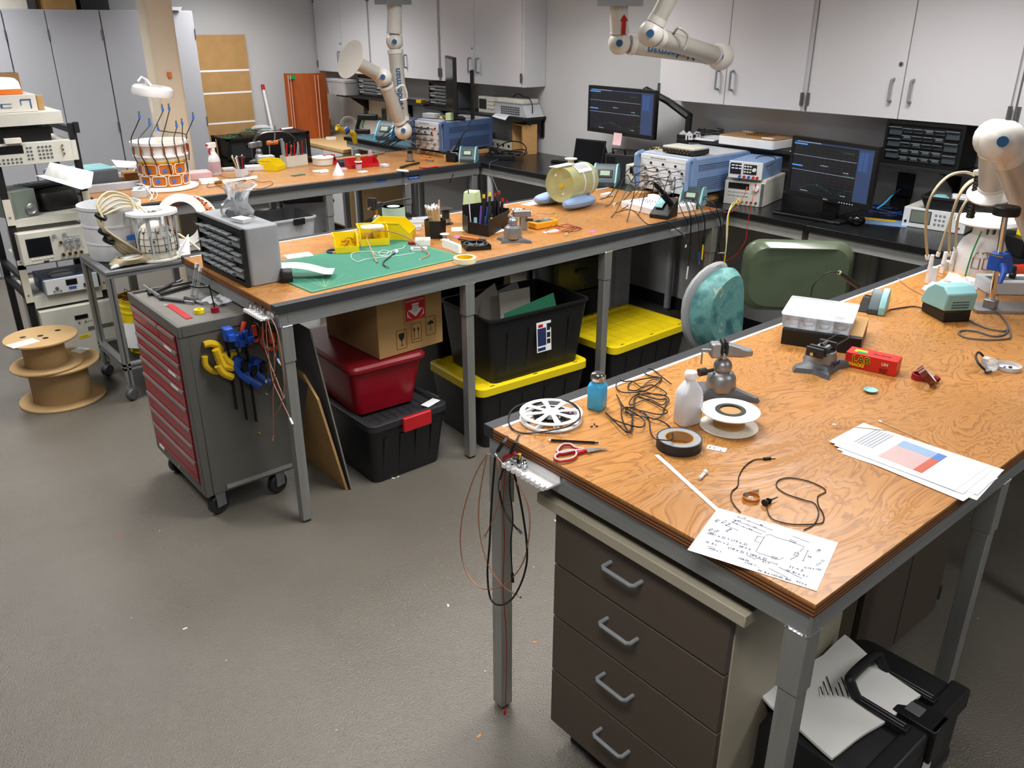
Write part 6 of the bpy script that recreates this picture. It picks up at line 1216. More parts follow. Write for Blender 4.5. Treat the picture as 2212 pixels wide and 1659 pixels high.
# wired head coil phantom
p=P(2108,592,z=Z1); t=thing('head_coil','white head-shaped coil former wired with copper loops at the right end of the front bench','coil',p,.0)
MB('white_plastic').lathe([(.10,0),(.105,.02),(.105,.09),(.10,.13),(.085,.165),(.055,.19),(.05,.235),(.045,.235)],40).build('shell',t); MB('wood').lathe([(0,0),(.15,0),(.15,.012),(.105,.012)],40).build('base_ring',t)
MB('white_bright').lathe([(0,.235),(.12,.236),(.135,.245),(.13,.262),(.07,.27),(0,.272)],24).build('foam_top',t)
def onshell(a,z): r={0:.107}.get(0); rr=.1075 if z<.09 else .1075-(z-.09)**1.6*1.8; return (rr*math.cos(a),rr*math.sin(a),z)
for k in range(7):
    a0=-2.9+.42*k
    MB('copper').tube([onshell(a0+.14*x,z_) for x,z_ in((-1,.05),(-1,.10),(1,.10),(1,.05))],.0022,6,closed=True).build('copper_loop',t)
for k in range(10): a0=-2.9+.3*k; MB('brass').tube([onshell(a0+random.uniform(-.08,.08)*i,.14-.01*i+.02*math.sin(i)) for i in range(5)],.0014,5).build('jumper_wire',t)
rep('capacitor',MB('brass').rbox(.012,.006,.008,.001,.0005),[onshell(-2.9+.21*k,.118) for k in range(14)],t)
rep('circuit_chip',MB('pcb').box(-.012,.012,-.002,.002,0,.03),[(.056*math.cos(a),.056*math.sin(a),.2) for a in(-2.6,-2.1)],t)
MB('green').tube(spline([(-.12,-.0,.0),(-.125,-.01,.12),(-.10,-.02,.22)],6),.0035,6).build('green_wire',t)
# stand with rod, black disc and blue clamp
b=P(2136,672,z=Z1); t=thing('rod_stand','steel rod stand on a grey plate with a blue clamp and black disc','stand',b,0)
MB('cast').at((.06,-.02,0),-.75).loft([[(x,y,z) for x,y in rrect(w_,d_,.01)] for w_,d_,z in((.24,.12,0),(.24,.12,.012),(.22,.10,.016))]).build('base_plate',t)
MB('cast').rbox(.045,.045,.035,.004,.002,(0,0,.0161)).build('socket',t)
tp=P(2172,465,y=b.y-.0)-b; MB('chrome').cyl((0,0,.05),tp,.011,n=20).build('rod',t)
cl=tp*.52; MB('blue').rbox(.04,.06,.07,.006,.003,tuple(cl-Vector((0,0,.03)))).build('clamp_body',t); MB('blue').at(tuple(cl+Vector((.03,-.02,.0))),0,1.2).lathe([(0,-.008),(.045,-.008),(.045,.008),(0,.008)],32).build('clamp_disc',t)
MB('blue').tube([tuple(cl+Vector((-.02,-.03,-.0))),tuple(cl+Vector((-.05,-.05,-.02))),tuple(cl+Vector((-.07,-.05,-.06)))],[.012,.012,.008],8).build('clamp_lever',t); MB('chrome').cyl(tuple(cl+Vector((-.02,-.02,.03))),tuple(cl+Vector((-.09,.02,.05))),.004,n=8).build('clamp_rod',t)
MB('black').at(tuple(tp)).lathe([(0,-.0),(.045,-.0),(.048,.006),(.048,.03),(.044,.035),(0,.035)],32).build('black_disc',t)
# grey transformer box and power plug at right edge
A=P(2130,640,z=Z1); t=thing('control_box','grey equipment box with a black label strip near the rod stand','box',tuple(P(2175,636,z=Z1)+Vector((.07,0.02,0))),-.75); MB('grey_light').rbox(.24,.14,.055,.004,.002).m('grey_dark').box(-.1,.08,-.03,.03,.055,.0555).build('box',t); MB('black').lathe([(.013,.056),(.015,.075),(.011,.08),(.011,.10),(.007,.11),(0,.112)],14).build('plug',t)
t=thing('foam_pad','red foam pad edge at the right frame border on the front bench','pad',tuple(P(2205,600,z=Z1)+Vector((.10,.02,0))),-.5); MB('red').rbox(.2,.16,.02,.01,.003).build('pad',t)
t=thing('parts_case','black case with yellow and green binders behind the rod stand','case',tuple(P(2190,560,z=Z1)+Vector((.17,.0,0))),-.6); MB('black').rbox(.2,.16,.09,.01,.003).build('case',t); MB('yellow').box(-.05,.0,-.05,.05,.0905,.2).m('green').box(.001,.02,-.05,.05,.0905,.19).build('binder',t)
# ---- clip rack hanging at the left end of the front bench, with cables
A=P(1050,965,x=1.335); t=thing('cable_rack','white comb-shaped cable rack screwed to the left end of the front bench','cable rack',(1.356,1.50,HB-.052),0)
MB('white_plastic').box(-.004,.0,-.09,.09,-.012,.03).box(-.05,-.004,-.09,.09,-.012,-.006).build('bracket',t); rep('comb_tooth',MB('white_plastic').box(-.012,0,-.006,.006,0,.012),[(-.05,-.08+.02*k,-.013) for k in range(9)],t)
rep('connector',MB('chrome').cyl((0,0,-.004),(0,0,.018),.006,n=10).cyl((0,0,.004),(0,0,.010),.0085,n=10),[(-.03,.08-.018*k,.002+.002*(k%2)) for k in range(4)],t)
rx,ry,rz0=1.31,1.50,HB-.06
def hang(lab,pts,r,m,ends): cable('hanging_cable',lab,'cable',pts,r,m,8,ends=ends)
def HP(L,x0=1.318,dx=.0): return [P(u,v,x=x0-dx*k) for k,(u,v) in enumerate(L)]
s_=lambda L: zc(950,900,2.186,L)
hang('brown coax loop hanging widest at the left of the front bench leg',HP(s_([(225,175),(160,290),(105,480),(100,640),(135,750),(200,810),(280,805),(340,765),(400,670),(425,520),(410,400),(350,290),(270,190)])),.0021,'coax_brown',((1,'steel',.01,.004,'connector'),))
hang('brown coax cable with a steel tip ending left of the front bench leg',HP(s_([(268,190),(285,280),(275,400),(245,500),(215,560)])),.0021,'coax_brown',((1,'chrome',.014,.0035,'connector'),))
hang('brown coax cable crossing in front of the leg, its tip at lower right',HP(s_([(222,180),(185,400),(190,560),(230,700),(300,800),(370,845)])),.0021,'coax_brown',((1,'steel',.012,.0035,'connector'),))
hang('thick black cable loop hanging before the front bench leg',HP(s_([(262,180),(245,400),(235,600),(225,740),(240,860),(290,890),(350,850),(400,740),(412,620),(385,420),(345,240)])),.0032,'black',((1,'black',.01,.004,'plug'),))
hang('short black cable with a steel end beside the front bench leg',HP(s_([(312,220),(280,320),(300,430),(340,500),(370,535)])),.003,'black',((1,'chrome',.016,.005,'connector'),))
hang('black wire with a black pin tip hanging straight at the right',HP(s_([(335,230),(330,340),(345,480),(335,600),(342,740)])),.0022,'black',((1,'black',.03,.005,'probe'),))
hang('long thin red wire hanging down to the floor along the front bench leg',HP(s_([(312,220),(300,400),(305,600),(298,800),(312,1000),(315,1200),(308,1385)])),.0016,'red_dark',((1,'red',.018,.005,'clip'),))
for L,m,lab in(([(1075,975),(1088,955)],'black','left'),([(1104,978),(1115,955)],'black','right')):
    cable('alligator_clip','black handled alligator clip stuck in the white cable rack, '+lab+' one','clip',[P(u,v,x=1.315) for u,v in L],.006,m,8,ends=((1,'chrome',.028,.004,'jaw'),),group='alligator clips')
cable('alligator_clip','red handled alligator clip lying in the white cable rack','clip',[P(1090,990,x=1.312),P(1106,981,x=1.315)],.008,'red_dark',8,ends=((1,'red',.014,.004,'jaw'),))
cable('bnc_adapter','brass and black connector standing at the right end of the white rack','connector',[P(1120,1000,x=1.31),P(1121,990,x=1.31)],.006,'black',8,ends=((1,'brass',.014,.006,'metal_end'),))
# ================================================================ things on the middle bench
mat('mat_green','#226e59',.6,var=.04); mat('mat_line','#5fae92',.6); mat('mat_yellow','#cfe07a',.6); mat('mint','#b7d8cc',.5); mat('masking','#e6d9b0',.6); mat('amber_yellow','#e09a1c',.45)
A=P(673,633,z=Z1);B=P(1006,556,z=Z1); d=B-A; rz=math.atan2(d.y,d.x); w=d.length; h=.56
t=thing('cutting_mat','green cutting mat with a fine printed grid on the middle bench','mat',A,rz)
MB('mat_green').box(0,w,0,h,0,.002).build('mat',t)
q=MB('mat_line')
for k in range(1,int(w/.0127)): q.box(.0127*k,.0127*k+(.0011 if k%2==0 else .0006),.012,h-.012,.002,.0022)
for k in range(1,int(h/.0127)): q.box(.012,w-.012,.0127*k,.0127*k+(.0011 if k%2==0 else .0006),.0019,.00215)
q.build('grid_lines',t)
q=MB('mat_yellow').box(.012,w-.012,.012,.0135,.002,.0024).box(.012,w-.012,h-.0135,h-.012,.002,.0024).box(.012,.0135,.012,h-.012,.002,.0024).box(w-.0135,w-.012,.012,h-.012,.002,.0024)
for a in(.35,.6,.85,1.1,1.35,1.6): q.add([(.09,.035,.0025),(.091,.035,.0025),(.09+.2*math.cos(a)+.0012,.035+.2*math.sin(a),.0025),(.09+.2*math.cos(a),.035+.2*math.sin(a),.0025)],[(0,1,2,3)])
for k in range(1,int(w/.0254)): q.box(.0254*k,.0254*k+.0008,.012,.017,.0021,.0024)
q.build('yellow_markings',t)
# grey parts cabinet
A,rz,w,hh=fit((440.5,574),(537,622),Z1,458); C_=P(537,622,z=Z1);D_=P(606,604,z=Z1)
t=partcab('grey cased parts drawer cabinet with clear drawers at the left end of the middle bench',tuple((A+C_)/2),rz,w,(D_-C_).length,hh,4,6,body='grey')
pc=t; ax=Vector((math.cos(rz),math.sin(rz),0)); ay=Vector((-math.sin(rz),math.cos(rz),0)); pc0=(A+C_)/2; ptop=HB+hh+.0018
t=thing('plastic_bag','clear plastic bag of black ties sitting on the grey drawer cabinet','bag',tuple(pc0-ax*.03+ay*.11+Vector((0,0,hh+.001))),rz+.3)
MB('dark').loft([[(x*s,y*s,z) for x,y in rrect(.12,.08,.03)] for s,z in((.85,0),(1,.012),(.8,.03))]).build('contents',t); rb=random.Random(3); MB('bag').loft([[(x*s+o_+rb.uniform(-.012,.012)*g,y*s+rb.uniform(-.012,.012)*g,z+rb.uniform(-.008,.008)*g) for x,y in rrect(.14,.10,.03)] for s,z,o_,g in((.95,-.0005,0,0),(1.05,.02,0,.3),(.85,.05,.0,1),(.55,.08,.01,1),(.75,.12,.02,1.3),(.95,.15,.03,1.5))],cap1=False).build('bag',t)
t=thing('small_tray','small white paper tray on the grey drawer cabinet','tray',tuple(pc0+ax*.10+ay*.07+Vector((0,0,hh+.001))),rz+.2); MB('white_bright').tub(.07,.045,.085,.055,.018,.002,.004).build('tray',t)
# tape dispenser, papers
p=P(625,606,z=Z1); t=thing('tape_dispenser','black tape dispenser between the grey drawer cabinet and the green mat','dispenser',tuple(p+Vector((.0,.03,.0025))),1.2); MB('black').loft([[(x,y,z) for x,z in((-.07,0),(.07,0),(.07,.03),(.03,.045),(-.02,.055),(-.065,.05),(-.075,.02))] for y in(-.025,.025)]).build('body',t,bevel=.004)
A=P(605,570,z=Z1+.035); t=thing('paper_sheet','curled white paper sheet lying over the tape dispenser toward the mat','paper',tuple(P(660,578,z=Z1+.045)),-.62); sheet(.25,.10,14,4,lambda a,b:.012*math.sin(a*4)+.02*max(0,a-.85)*3+.01-.03*a,.0005).build('sheet',t)
t=thing('paper_sheet','cream note paper lying behind the white curled sheet','paper',tuple(P(645,552,z=Z1)),-.2); sheet(.13,.09,3,2,lambda a,b:.002*a,.0005,'off_white').build('sheet',t)
# yellow bins
def bin_(label,loc,rz,w=.105,d=.15,h=.07,m='tote_yellow',grp=None,nm='parts_bin'):
    t=thing(nm,label,'bin',loc,rz,grp); T=.0025
    q=MB(m).box(-w/2,w/2,-d/2,d/2,0,T).box(-w/2,w/2,d/2-T,d/2,T,h)
    for s in(-1,1): x0,x1=(s*w/2,s*(w/2-T)); x0,x1=min(x0,x1),max(x0,x1); q.loft([[(x,y,z) for y,z in((-d/2,T),(d/2-T,T),(d/2-T,h),(-d/2+.055,h),(-d/2,h*.45))] for x in(x0,x1)])
    q.box(-w/2+T,w/2-T,-d/2,-d/2+T,T,h*.42); q.box(-w/2-.004,w/2+.004,d/2-.0,d/2+.004,h-.008,h); q.box(-w/2-.0035,-w/2,-d/2+.055,d/2,h-.008,h).box(w/2,w/2+.0035,-d/2+.055,d/2,h-.008,h)
    q.build('bin',t)
    rep('side_rib',MB(m).box(-.0015,0,-.02,.02,-.003,.003),[(-w/2,.02,h*.4),(-w/2,.02,h*.6)],t); return t
a=math.radians(-58)
bn=bin_('yellow parts bin with copper wires at the left edge of the green mat',tuple(P(752,540,z=Z1+.002)+Vector((0,.02,.0))),-.42,.12,.15,.075)
bin_('yellow parts bin filled with coaxial offcuts beside the left bin',tuple(P(812,526,z=Z1+.002)+Vector((.01,.04,0))),-.42,.15,.17,.085)
bin_('largest yellow parts bin turned away behind the other two',tuple(P(866,516,z=Z1)+Vector((.0,.06,0))),.75,.15,.20,.095)
for (u,v,lab,m) in((757,532,'heap of copper wire scraps inside the left yellow bin','copper'),(812,516,'heap of cable offcuts inside the second yellow bin','tan_cable')):
    p=P(u,v,z=Z1+.006)+Vector((0,.025,0)); q=MB(m)
    for i in range(16): a_=Vector((random.uniform(-.03,.03),random.uniform(-.035,.03),random.uniform(.002,.03))); q.tube(spline([a_,a_+Vector((random.uniform(-.02,.02),random.uniform(-.02,.02),.012)),a_+Vector((random.uniform(-.03,.03),random.uniform(-.03,.03),0))],3),.0015,5)
    o=q.build('wire_scraps'); o.location=p; tag(o,lab,'wire',kind='stuff')
t=thing('sponge','cream flat pad resting across the second yellow bin','pad',tuple(P(815,496,z=Z1+.08)+Vector((0,.05,0))),-.4); MB('masking').rbox(.12,.08,.012,.02,.003).build('pad',t)
# cables on the mat
cable('coax_cable','stiff brown coaxial cable arching over the yellow bins onto the mat','cable',[P(866+0,575,z=Z1+.004)] and [P(813,565,z=Z1+.006),P(800,535,z=Z1+.04),P(793,515,z=Z1+.07),P(800,503,z=Z1+.095),P(820,498,z=Z1+.10),P(850,502,z=Z1+.09),P(878,512,z=Z1+.065),P(905,530,z=Z1+.03),P(922,543,z=Z1+.012),P(926,552,z=Z1+.005),P(908,560,z=Z1+.004)],.0032,'coax_brown',8,ends=((0,'brass',.012,.005,'connector','chrome',.012,.007,'nut'),(1,'white_plastic',.008,.0025,'stripped_end')))
cable('cable','short black cable with a steel plug on the green mat','cable',[P(853,546,z=Z1+.008),P(843,554,z=Z1+.006),P(829,565,z=Z1+.006),P(828,572,z=Z1+.006),P(836,577,z=Z1+.006)],.0035,'black',8,ends=((1,'chrome',.02,.006,'connector'),(0,'white_plastic',.03,.009,'sleeve')))
cable('wire','loose white wire looping across the green mat','wire',onz([(895,546),(860,552),(820,556),(790,560),(772,565),(760,558),(760,548),(775,544),(800,543),(830,546),(845,542)],Z1+.002,.0025),.0016,'white_plastic')
cable('wire','thin coil of white wire in front of the second yellow bin','wire',onz([(805,543),(815,552),(832,550),(840,543),(828,540),(818,546),(826,553),(842,551),(848,541),(870,536),(874,530)],Z1+.002,.002),.0013,'white_plastic')
t=thing('wire_ring','dark blue and orange taped wire ring on the wood left of the yellow bins','ring',tuple(P(720,545,z=Z1)),0); R_=.03; MB('navy').tube([(R_*math.cos(a),R_*math.sin(a),.006) for a in [k*PI/16+.3 for k in range(20)]],.0055,8).build('blue_part',t); MB('orange').tube([(R_*math.cos(a),R_*math.sin(a),.006) for a in [k*PI/16+.3+20*PI/16 for k in range(12)]],.0058,8).build('orange_part',t)
# mint tape roll
p=P(872,497,z=Z1)+Vector((.04,.16,0)); t=thing('tape_roll','wide mint green tape roll standing behind the yellow bins','tape roll',p,0); R_=.066
def mint_mat():
    m=mat('mint_grid','#b7d8cc',.5); nt=m.node_tree; b=nt.nodes['Principled BSDF']; tc=nd(nt,'ShaderNodeTexCoord'); sp=nd(nt,'ShaderNodeSeparateXYZ'); nt.links.new(tc.outputs['Object'],sp.inputs[0])
    at=nd(nt,'ShaderNodeMath',operation='ARCTAN2'); nt.links.new(sp.outputs[1],at.inputs[0]); nt.links.new(sp.outputs[0],at.inputs[1]); outs=[]
    for s_ in(1,-1):
        a1=nd(nt,'ShaderNodeMath',operation='MULTIPLY_ADD'); a1.inputs[1].default_value=11*s_; z1=nd(nt,'ShaderNodeMath',operation='MULTIPLY'); z1.inputs[1].default_value=190; nt.links.new(sp.outputs[2],z1.inputs[0]); nt.links.new(at.outputs[0],a1.inputs[0]); nt.links.new(z1.outputs[0],a1.inputs[2])
        f=nd(nt,'ShaderNodeMath',operation='FRACT'); nt.links.new(a1.outputs[0],f.inputs[0]); l=nd(nt,'ShaderNodeMath',operation='LESS_THAN'); l.inputs[1].default_value=.17; nt.links.new(f.outputs[0],l.inputs[0]); outs.append(l)
    mx=nd(nt,'ShaderNodeMath',operation='MAXIMUM'); nt.links.new(outs[0].outputs[0],mx.inputs[0]); nt.links.new(outs[1].outputs[0],mx.inputs[1]); c=nd(nt,'ShaderNodeMix',data_type='RGBA'); c.inputs[6].default_value=(*srgb('#bfddd2'),1); c.inputs[7].default_value=(*srgb('#5f8f84'),1); nt.links.new(mx.outputs[0],c.inputs[0]); nt.links.new(c.outputs[2],b.inputs['Base Color'])
mint_mat()
MB('mint_grid').lathe([(R_,0),(R_,.105)],48).build('tape_wrap',t); MB('mint').ring(R_-.0005,.040,.001,.105,48).build('tape_side',t); MB('yellow_tool').ring(.0399,.037,.0,.105,40).build('core',t)
# vise behind the bins with a bar
p=P(822,502,z=Z1)+Vector((.02,.06,0)); t=thing('bench_vise','grey vise with a black clamp head and long rod behind the yellow bins','vise',p,.5); vise_base(t,.85); MB('cast').lathe([(.04,.017),(.036,.035),(.028,.045),(0,.045)],24).build('body',t); MB('cast').sph((0,0,.062),.026,18).build('ball',t); MB('brass').cyl((0,0,.085),(0,0,.12),.008,n=12).build('neck',t)
MB('dark').rbox(.09,.03,.035,.006,.003,(0,0,.118)).box(-.06,-.045,-.02,.02,.13,.19).box(-.035,-.02,-.02,.02,.13,.185).build('clamp_head',t,bevel=.003); MB('dark').tube([(.03,0,.14),(.10,-.06,.150),(.18,-.12,.155)],.006,8).build('rod',t); MB('steel').cyl((-.09,0,.135),(-.045,0,.14),.006,n=10).build('screw',t)
# small white trays
for u,v,w,d,lab in((905,487,.09,.06,'white plastic tray right of the mint tape, rear one'),(897,497,.085,.06,'white plastic tray right of the mint tape, front one'),(915,480,.10,.06,'clear white tray behind the swab cup')):
    t=thing('small_tray',lab,'tray',tuple(P(u,v,z=Z1)+Vector((0,.02,0))),random.uniform(-.7,-.3)); MB('frost_more').tub(w,d,w*1.05,d*1.05,.022,.002,.004).build('tray',t)
t=thing('sorting_tray','small white tray with copper bits at the far right of the mat','tray',tuple(P(915,530,z=Z1)+Vector((.01,.02,0))),-.6); MB('white_plastic').tub(.075,.07,.08,.075,.03,.002,.004).build('tray',t); MB('copper').tube(spline([(-.02,-.01,.01),(0,.01,.02),(.02,-.01,.012),(.0,-.02,.02),(-.02,.02,.018)],4),.002,5).build('contents',t)
t=thing('small_tray','shallow white tray with dark chips on the green mat','tray',tuple(P(905,540,z=Z1+.002)),-.6); MB('white_plastic').tub(.08,.05,.083,.053,.012,.002,.004).m('grey_dark').box(-.03,.03,-.017,.017,.002,.006).build('tray',t)
t=thing('ring_magnet','small dark brown cylinder behind the mat edge','cylinder',tuple(P(891,529,z=Z1)+Vector((0,.01,0))),0); MB('red_dark').lathe([(0,0),(.018,0),(.018,.016),(.008,.017),(0,.012)],24).build('cylinder',t)
# cups with swabs
def stick(lab,p,q_,r,m,tip=None,tl=.012,tr=None,cat='tool',nm='tool',grp=None):
    return cable(nm,lab,cat,[p,q_],r,m,8,ends=((1,tip,tl,tr or r*1.3,'tip'),) if tip else ((1,m,.001,r,'end'),),group=grp)
c0=P(946,516,z=Z1)+Vector((.02,.05,0)); t=thing('tool_cup','black hexagonal cup holding cotton swabs','cup',c0,.4)
q=MB('black').loft([[(x,y,z) for x,y in circ(r,6)] for r,z in((.056,0),(.059,.095),(.056,.095),(.053,.003))]); q.build('cup',t)
for i in range(22):
    a=random.random()*6.28; r=.036*random.random()**.5; b=c0+Vector((r*.5*math.cos(a),r*.5*math.sin(a),.006)); e=c0+Vector((r*1.2*math.cos(a)-.014,r*1.2*math.sin(a)+.006,.15+.014*random.random()))
    stick('cotton swab standing in the black hexagonal cup',b,e,.002,'wood_pale','white_bright',.014,.0045,'swab','cotton_swab','cotton swabs in the black cup')
for i in range(4):
    b=c0+Vector((.012+.004*i,-.004*i,.006)); e=c0+Vector((.02+.006*i,-.01+.006*i,.18+.015*(i%2))); stick('wooden stick standing in the black hexagonal cup',b,e,.0025,'wood_pale',None,cat='stick',nm='wood_stick',grp='wooden sticks in the black cup')
# black spool
p=P(965,492,z=Z1)+Vector((.06,.09,0)); t=thing('wire_spool','black wire spool standing upright behind the swab cup','spool',p,0); MB('black').lathe([(0,0),(.042,0),(.044,.002),(.042,.004),(0,.004)],36).build('flange',t); MB('black').lathe([(0,.086),(.042,.086),(.044,.088),(.042,.090),(0,.090)],36).build('flange',t); MB('dark').lathe([(.022,.004),(.022,.086)],28).build('core',t); MB('steel').lathe([(.0225,.006),(.028,.008),(.028,.03),(.0225,.032)],28).build('wound_wire',t)
# white slab, fan, pliers, masking tape, small white spool
A=P(957,535,z=Z1);B=P(991,549,z=Z1); d=B-A; t=thing('plastic_plate','white plastic plate standing on its long edge between the cup and the fan','plate',A,math.atan2(d.y,d.x)); MB('white_bright').box(-.01,d.length,0,.018,0,.045).build('plate',t,bevel=.002)
A=P(1008,543,z=Z1);B=P(1062,539,z=Z1); d=B-A; t=thing('cooling_fan','square black cooling fan lying flat right of the white plate','fan',A,math.atan2(d.y,d.x)); w=d.length; q=MB('black'); q.loft([[(x+w/2,y+w/2,z) for x,y in rrect(w,w,.006)] for z in(0,.022)],cap1=False); 
q.ring(w/2-.003,w/2-.006,.002,.022,40) if 0 else None
q.build('housing',t); o=MB('black').at((w/2,w/2,0)).ring(w*.5,w*.42,.018,.0225,40).build('bezel_ring',t); MB('dark').at((w/2,w/2,.004)).lathe([(0,0),(.018,0),(.018,.014),(0,.015)],24).build('hub',t)
for k in range(7): a=2*PI*k/7; o=MB('grey').loft([[(.018*math.cos(a),.018*math.sin(a),z) for z in(0,.01)]+[(.018*math.cos(a+.1),.018*math.sin(a+.1),z) for z in(.01,0)],[(w*.4*math.cos(a+.35),w*.4*math.sin(a+.35),z) for z in(0,.012)]+[(w*.4*math.cos(a+.4),w*.4*math.sin(a+.4),z) for z in(.012,0)]]).build('blade',t); o.location=(w/2,w/2,.006)
for L,m,lab in(([(990,516),(1015,520),(1035,522)],'dark','dark handled pliers lying behind the cooling fan'),([(994,510),(1015,513),(1035,516)],'orange','orange handled pliers lying behind the dark pliers')):
    cable('pliers',lab,'pliers',onz(L,Z1,.007),.0055,m,8,ends=((1,'grey_dark',.04,.006,'jaws'),))
p=P(1011,568,z=Z1); t=thing('tape_roll','cream masking tape roll on the front edge strip of the middle bench','tape roll',p+Vector((0,.025,0)),0); MB('masking').ring(.056,.043,0,.024,48).build('tape',t); MB('yellow_tool').ring(.0429,.040,0,.024,40).build('core',t)
t=thing('thread_spool','small spool with white flanges behind the white plate','spool',P(962,520,z=Z1)+Vector((.01,.02,0)),0); MB('white_plastic').lathe([(0,.03),(.025,.03),(.025,.033),(0,.033)],24).lathe([(0,0),(.025,0),(.025,.002),(0,.002)],24).build('flange',t); MB('steel').lathe([(.012,.002),(.012,.03)],20).build('wire',t)
def note(lab,u,v,m,w,d,rz): t=thing('paper_note',lab,'paper',P(u,v,z=Z1),rz); sheet(w,d,4,4,lambda a,b:.004*a*b,.0004,m).build('paper',t)
note('pink paper scrap on the wood near the front edge right of the vise base',1280,500,'pink',.05,.03,.3); note('pink paper scrap under the orange pliers',988,512,'pink',.04,.04,.2); note('cream note lying between the cup and the tool holder',1002,495,'masking',.14,.10,-.6); note('white paper strip in front of the tool holder',1077,500,'paper',.10,.03,.2); note('white paper slip right of the yellow multimeter',1190,500,'paper',.10,.03,-.1); note('white paper lying behind the blue pillow',1155,438,'paper',.20,.07,.15)
# tool holder with tools
A=P(1012,504,z=Z1);B=P(1055,512,z=Z1);C_=P(1100,487,z=Z1)
t=thing('tool_holder','black V-shaped desktop tool holder full of knives and screwdrivers','holder',A,0)
o=Vector(A)
def wall(q,a,b,th,z): a=Vector(a)-o;b=Vector(b)-o; d=(b-a).normalized(); n=Vector((-d.y,d.x,0))*th; q.loft([[a,b,b+n,a+n],[x+Vector((0,0,z)) for x in(a,b,b+n,a+n)]])
q=MB('black'); e=C_-B; 
for (a,b,z) in((A,B,.065),(B,C_,.09),(A+Vector((.03,.09,0)),C_+Vector((-.03,.06,0)),.14),(A,A+Vector((.03,.09,0)),.09)): wall(q,a,b,.003,z)
wall(q,C_,C_+Vector((-.03,.06,0)),.003,.1); q.build('holder_walls',t)
TOOLS=[(1025,500,1012,418,.004,'instr_white','grey_dark','white ruler cutter leaning left in the tool holder'),(1034,500,1027,470,.012,'weller',None,'blue-grey handled scissors in the left pocket'),(1043,497,1040,445,.008,'purple',None,'purple handled scissors in the tool holder'),(1050,505,1045,428,.009,'black','yellow_tool','black knife with a yellow ring in the tool holder'),(1062,500,1058,424,.009,'dark','yellow','black and yellow screwdriver in the tool holder'),(1056,500,1053,447,.006,'blue',None,'blue screwdriver in the tool holder'),(1064,495,1060,445,.010,'dark',None,'thick black handle in the tool holder'),(1075,490,1070,425,.007,'black','red','black screwdriver with a red top, leftmost of three'),(1083,487,1078,420,.008,'dark','red','black screwdriver with a red top, middle of three'),(1090,487,1085,436,.010,'black','red','thick black screwdriver with a red top, rightmost of three'),(1066,500,1062,470,.008,'yellow','dark','short yellow handled tool in the tool holder'),(1096,485,1094,440,.004,'white_plastic','red','slim white marker with a red top in the tool holder'),(1047,505,1050,468,.009,'navy',None,'dark blue handle low in the tool holder')]
for (u,v,u2,v2,r,m,tp,lab) in TOOLS:
    b=P(u,v,z=Z1+.006)+Vector((.0,.03,0)); e=P(u2,v2,y=b.y+.01); stick(lab,b,e,r*.8,m,tp,.02,r*.85)
# pale green box on a post
b=P(1045,478,z=Z1)+Vector((.03,.15,0)); tz=P(1047,440,y=b.y).z; t=thing('plastic_cover','pale green upturned plastic cover on a post behind the tool holder','cover',b,.6); MB('white_plastic').cyl((0,0,0),(0,0,tz-b.z),.008,n=10).build('post',t); q=MB('foam_green').loft([[(x,y,tz-b.z+z) for x,y in rrect(w_,w_*.85,.008)] for w_,z in((.105,0),(.09,.085),(.087,.087))]); q.build('cover',t)
# vise base with ball only
p=P(1113,522,z=Z1)+Vector((0,.02,0)); t=thing('bench_vise','grey vise base without jaws in front of the tool holder','vise',p,-.6); vise_base(t,1.0); MB('cast').lathe([(.046,.018),(.050,.04),(.044,.075),(.030,.086),(0,.087)],28).build('body',t); MB('cast').sph((0,0,.104),.026,18).build('ball',t); MB('cast').cyl((0,0,.126),(-.025,.01,.136),.009,n=10).build('stub',t); MB('navy').at((.02,-.034,.035),0.5,R90).box(-.006,.006,-.008,.008,0,.001).build('badge',t)
p=P(1142,500,z=Z1)+Vector((0,.06,0)); t=thing('clamp_head','loose grey vise head lying behind the vise base','vise head',p,-.5); MB('cast').rbox(.10,.045,.035,.005,.003,(0,0,.075)).box(-.01,.03,-.018,.018,0,.075).build('head',t,bevel=.003); MB('dark').cyl((.02,-.02,.06),(.06,-.03,.058),.008,n=10).build('knob',t)
# multimeter
p=P(1176,490,z=Z1)+Vector((0,.01,0)); t=thing('multimeter','yellow-orange multimeter lying face up behind its red and black leads','multimeter',p,-.02); MB('amber_yellow').rbox(.17,.08,.035,.01,.004).m('grey_dark').box(-.065,.06,-.026,.026,.035,.037).build('case',t); MB('grey').at((.02,0,.037)).lathe([(0,0),(.015,0),(.013,.006),(0,.007)],20).build('dial',t); MB('screen_off').box(-.055,-.02,-.018,.018,.037,.038).build('display',t)
cable('test_lead','red test lead tangled right of the yellow multimeter','test lead',onz([(1194,478),(1190,492),(1180,500),(1192,505),(1215,503),(1240,497),(1258,494),(1240,489),(1215,488),(1205,495),(1220,500),(1240,492),(1225,487),(1200,496)],Z1,.003,.008),.0017,'red',ends=((0,'red',.02,.004,'probe'),))
cable('test_lead','black test lead coiled over the red lead','test lead',onz([(1200,478),(1204,490),(1220,492),(1240,490),(1255,497),(1238,503),(1215,500),(1225,495),(1248,493),(1225,507)],Z1,.005,.008),.0017,'black',ends=((1,'grey_light',.03,.004,'probe'),))
for i,(u,v,u2,v2) in enumerate(((1108,470,1104,452),(1116,472,1113,450),(1122,474,1122,452),(1129,474,1133,450))):
    b=P(u,v,z=Z1+.01)+Vector((0,.06,0)); stick('black tweezers standing in the small green rack',b,P(u2,v2,y=b.y),.0025,'black',None,cat='tweezers',nm='tweezers',grp='tweezers in the green rack')
t=thing('tweezer_rack','small dark green rack holding tweezers behind the vise head','rack',P(1118,482,z=Z1)+Vector((0,.06,0)),-.2); MB('green').rbox(.08,.03,.02,.003,.001).build('rack',t)
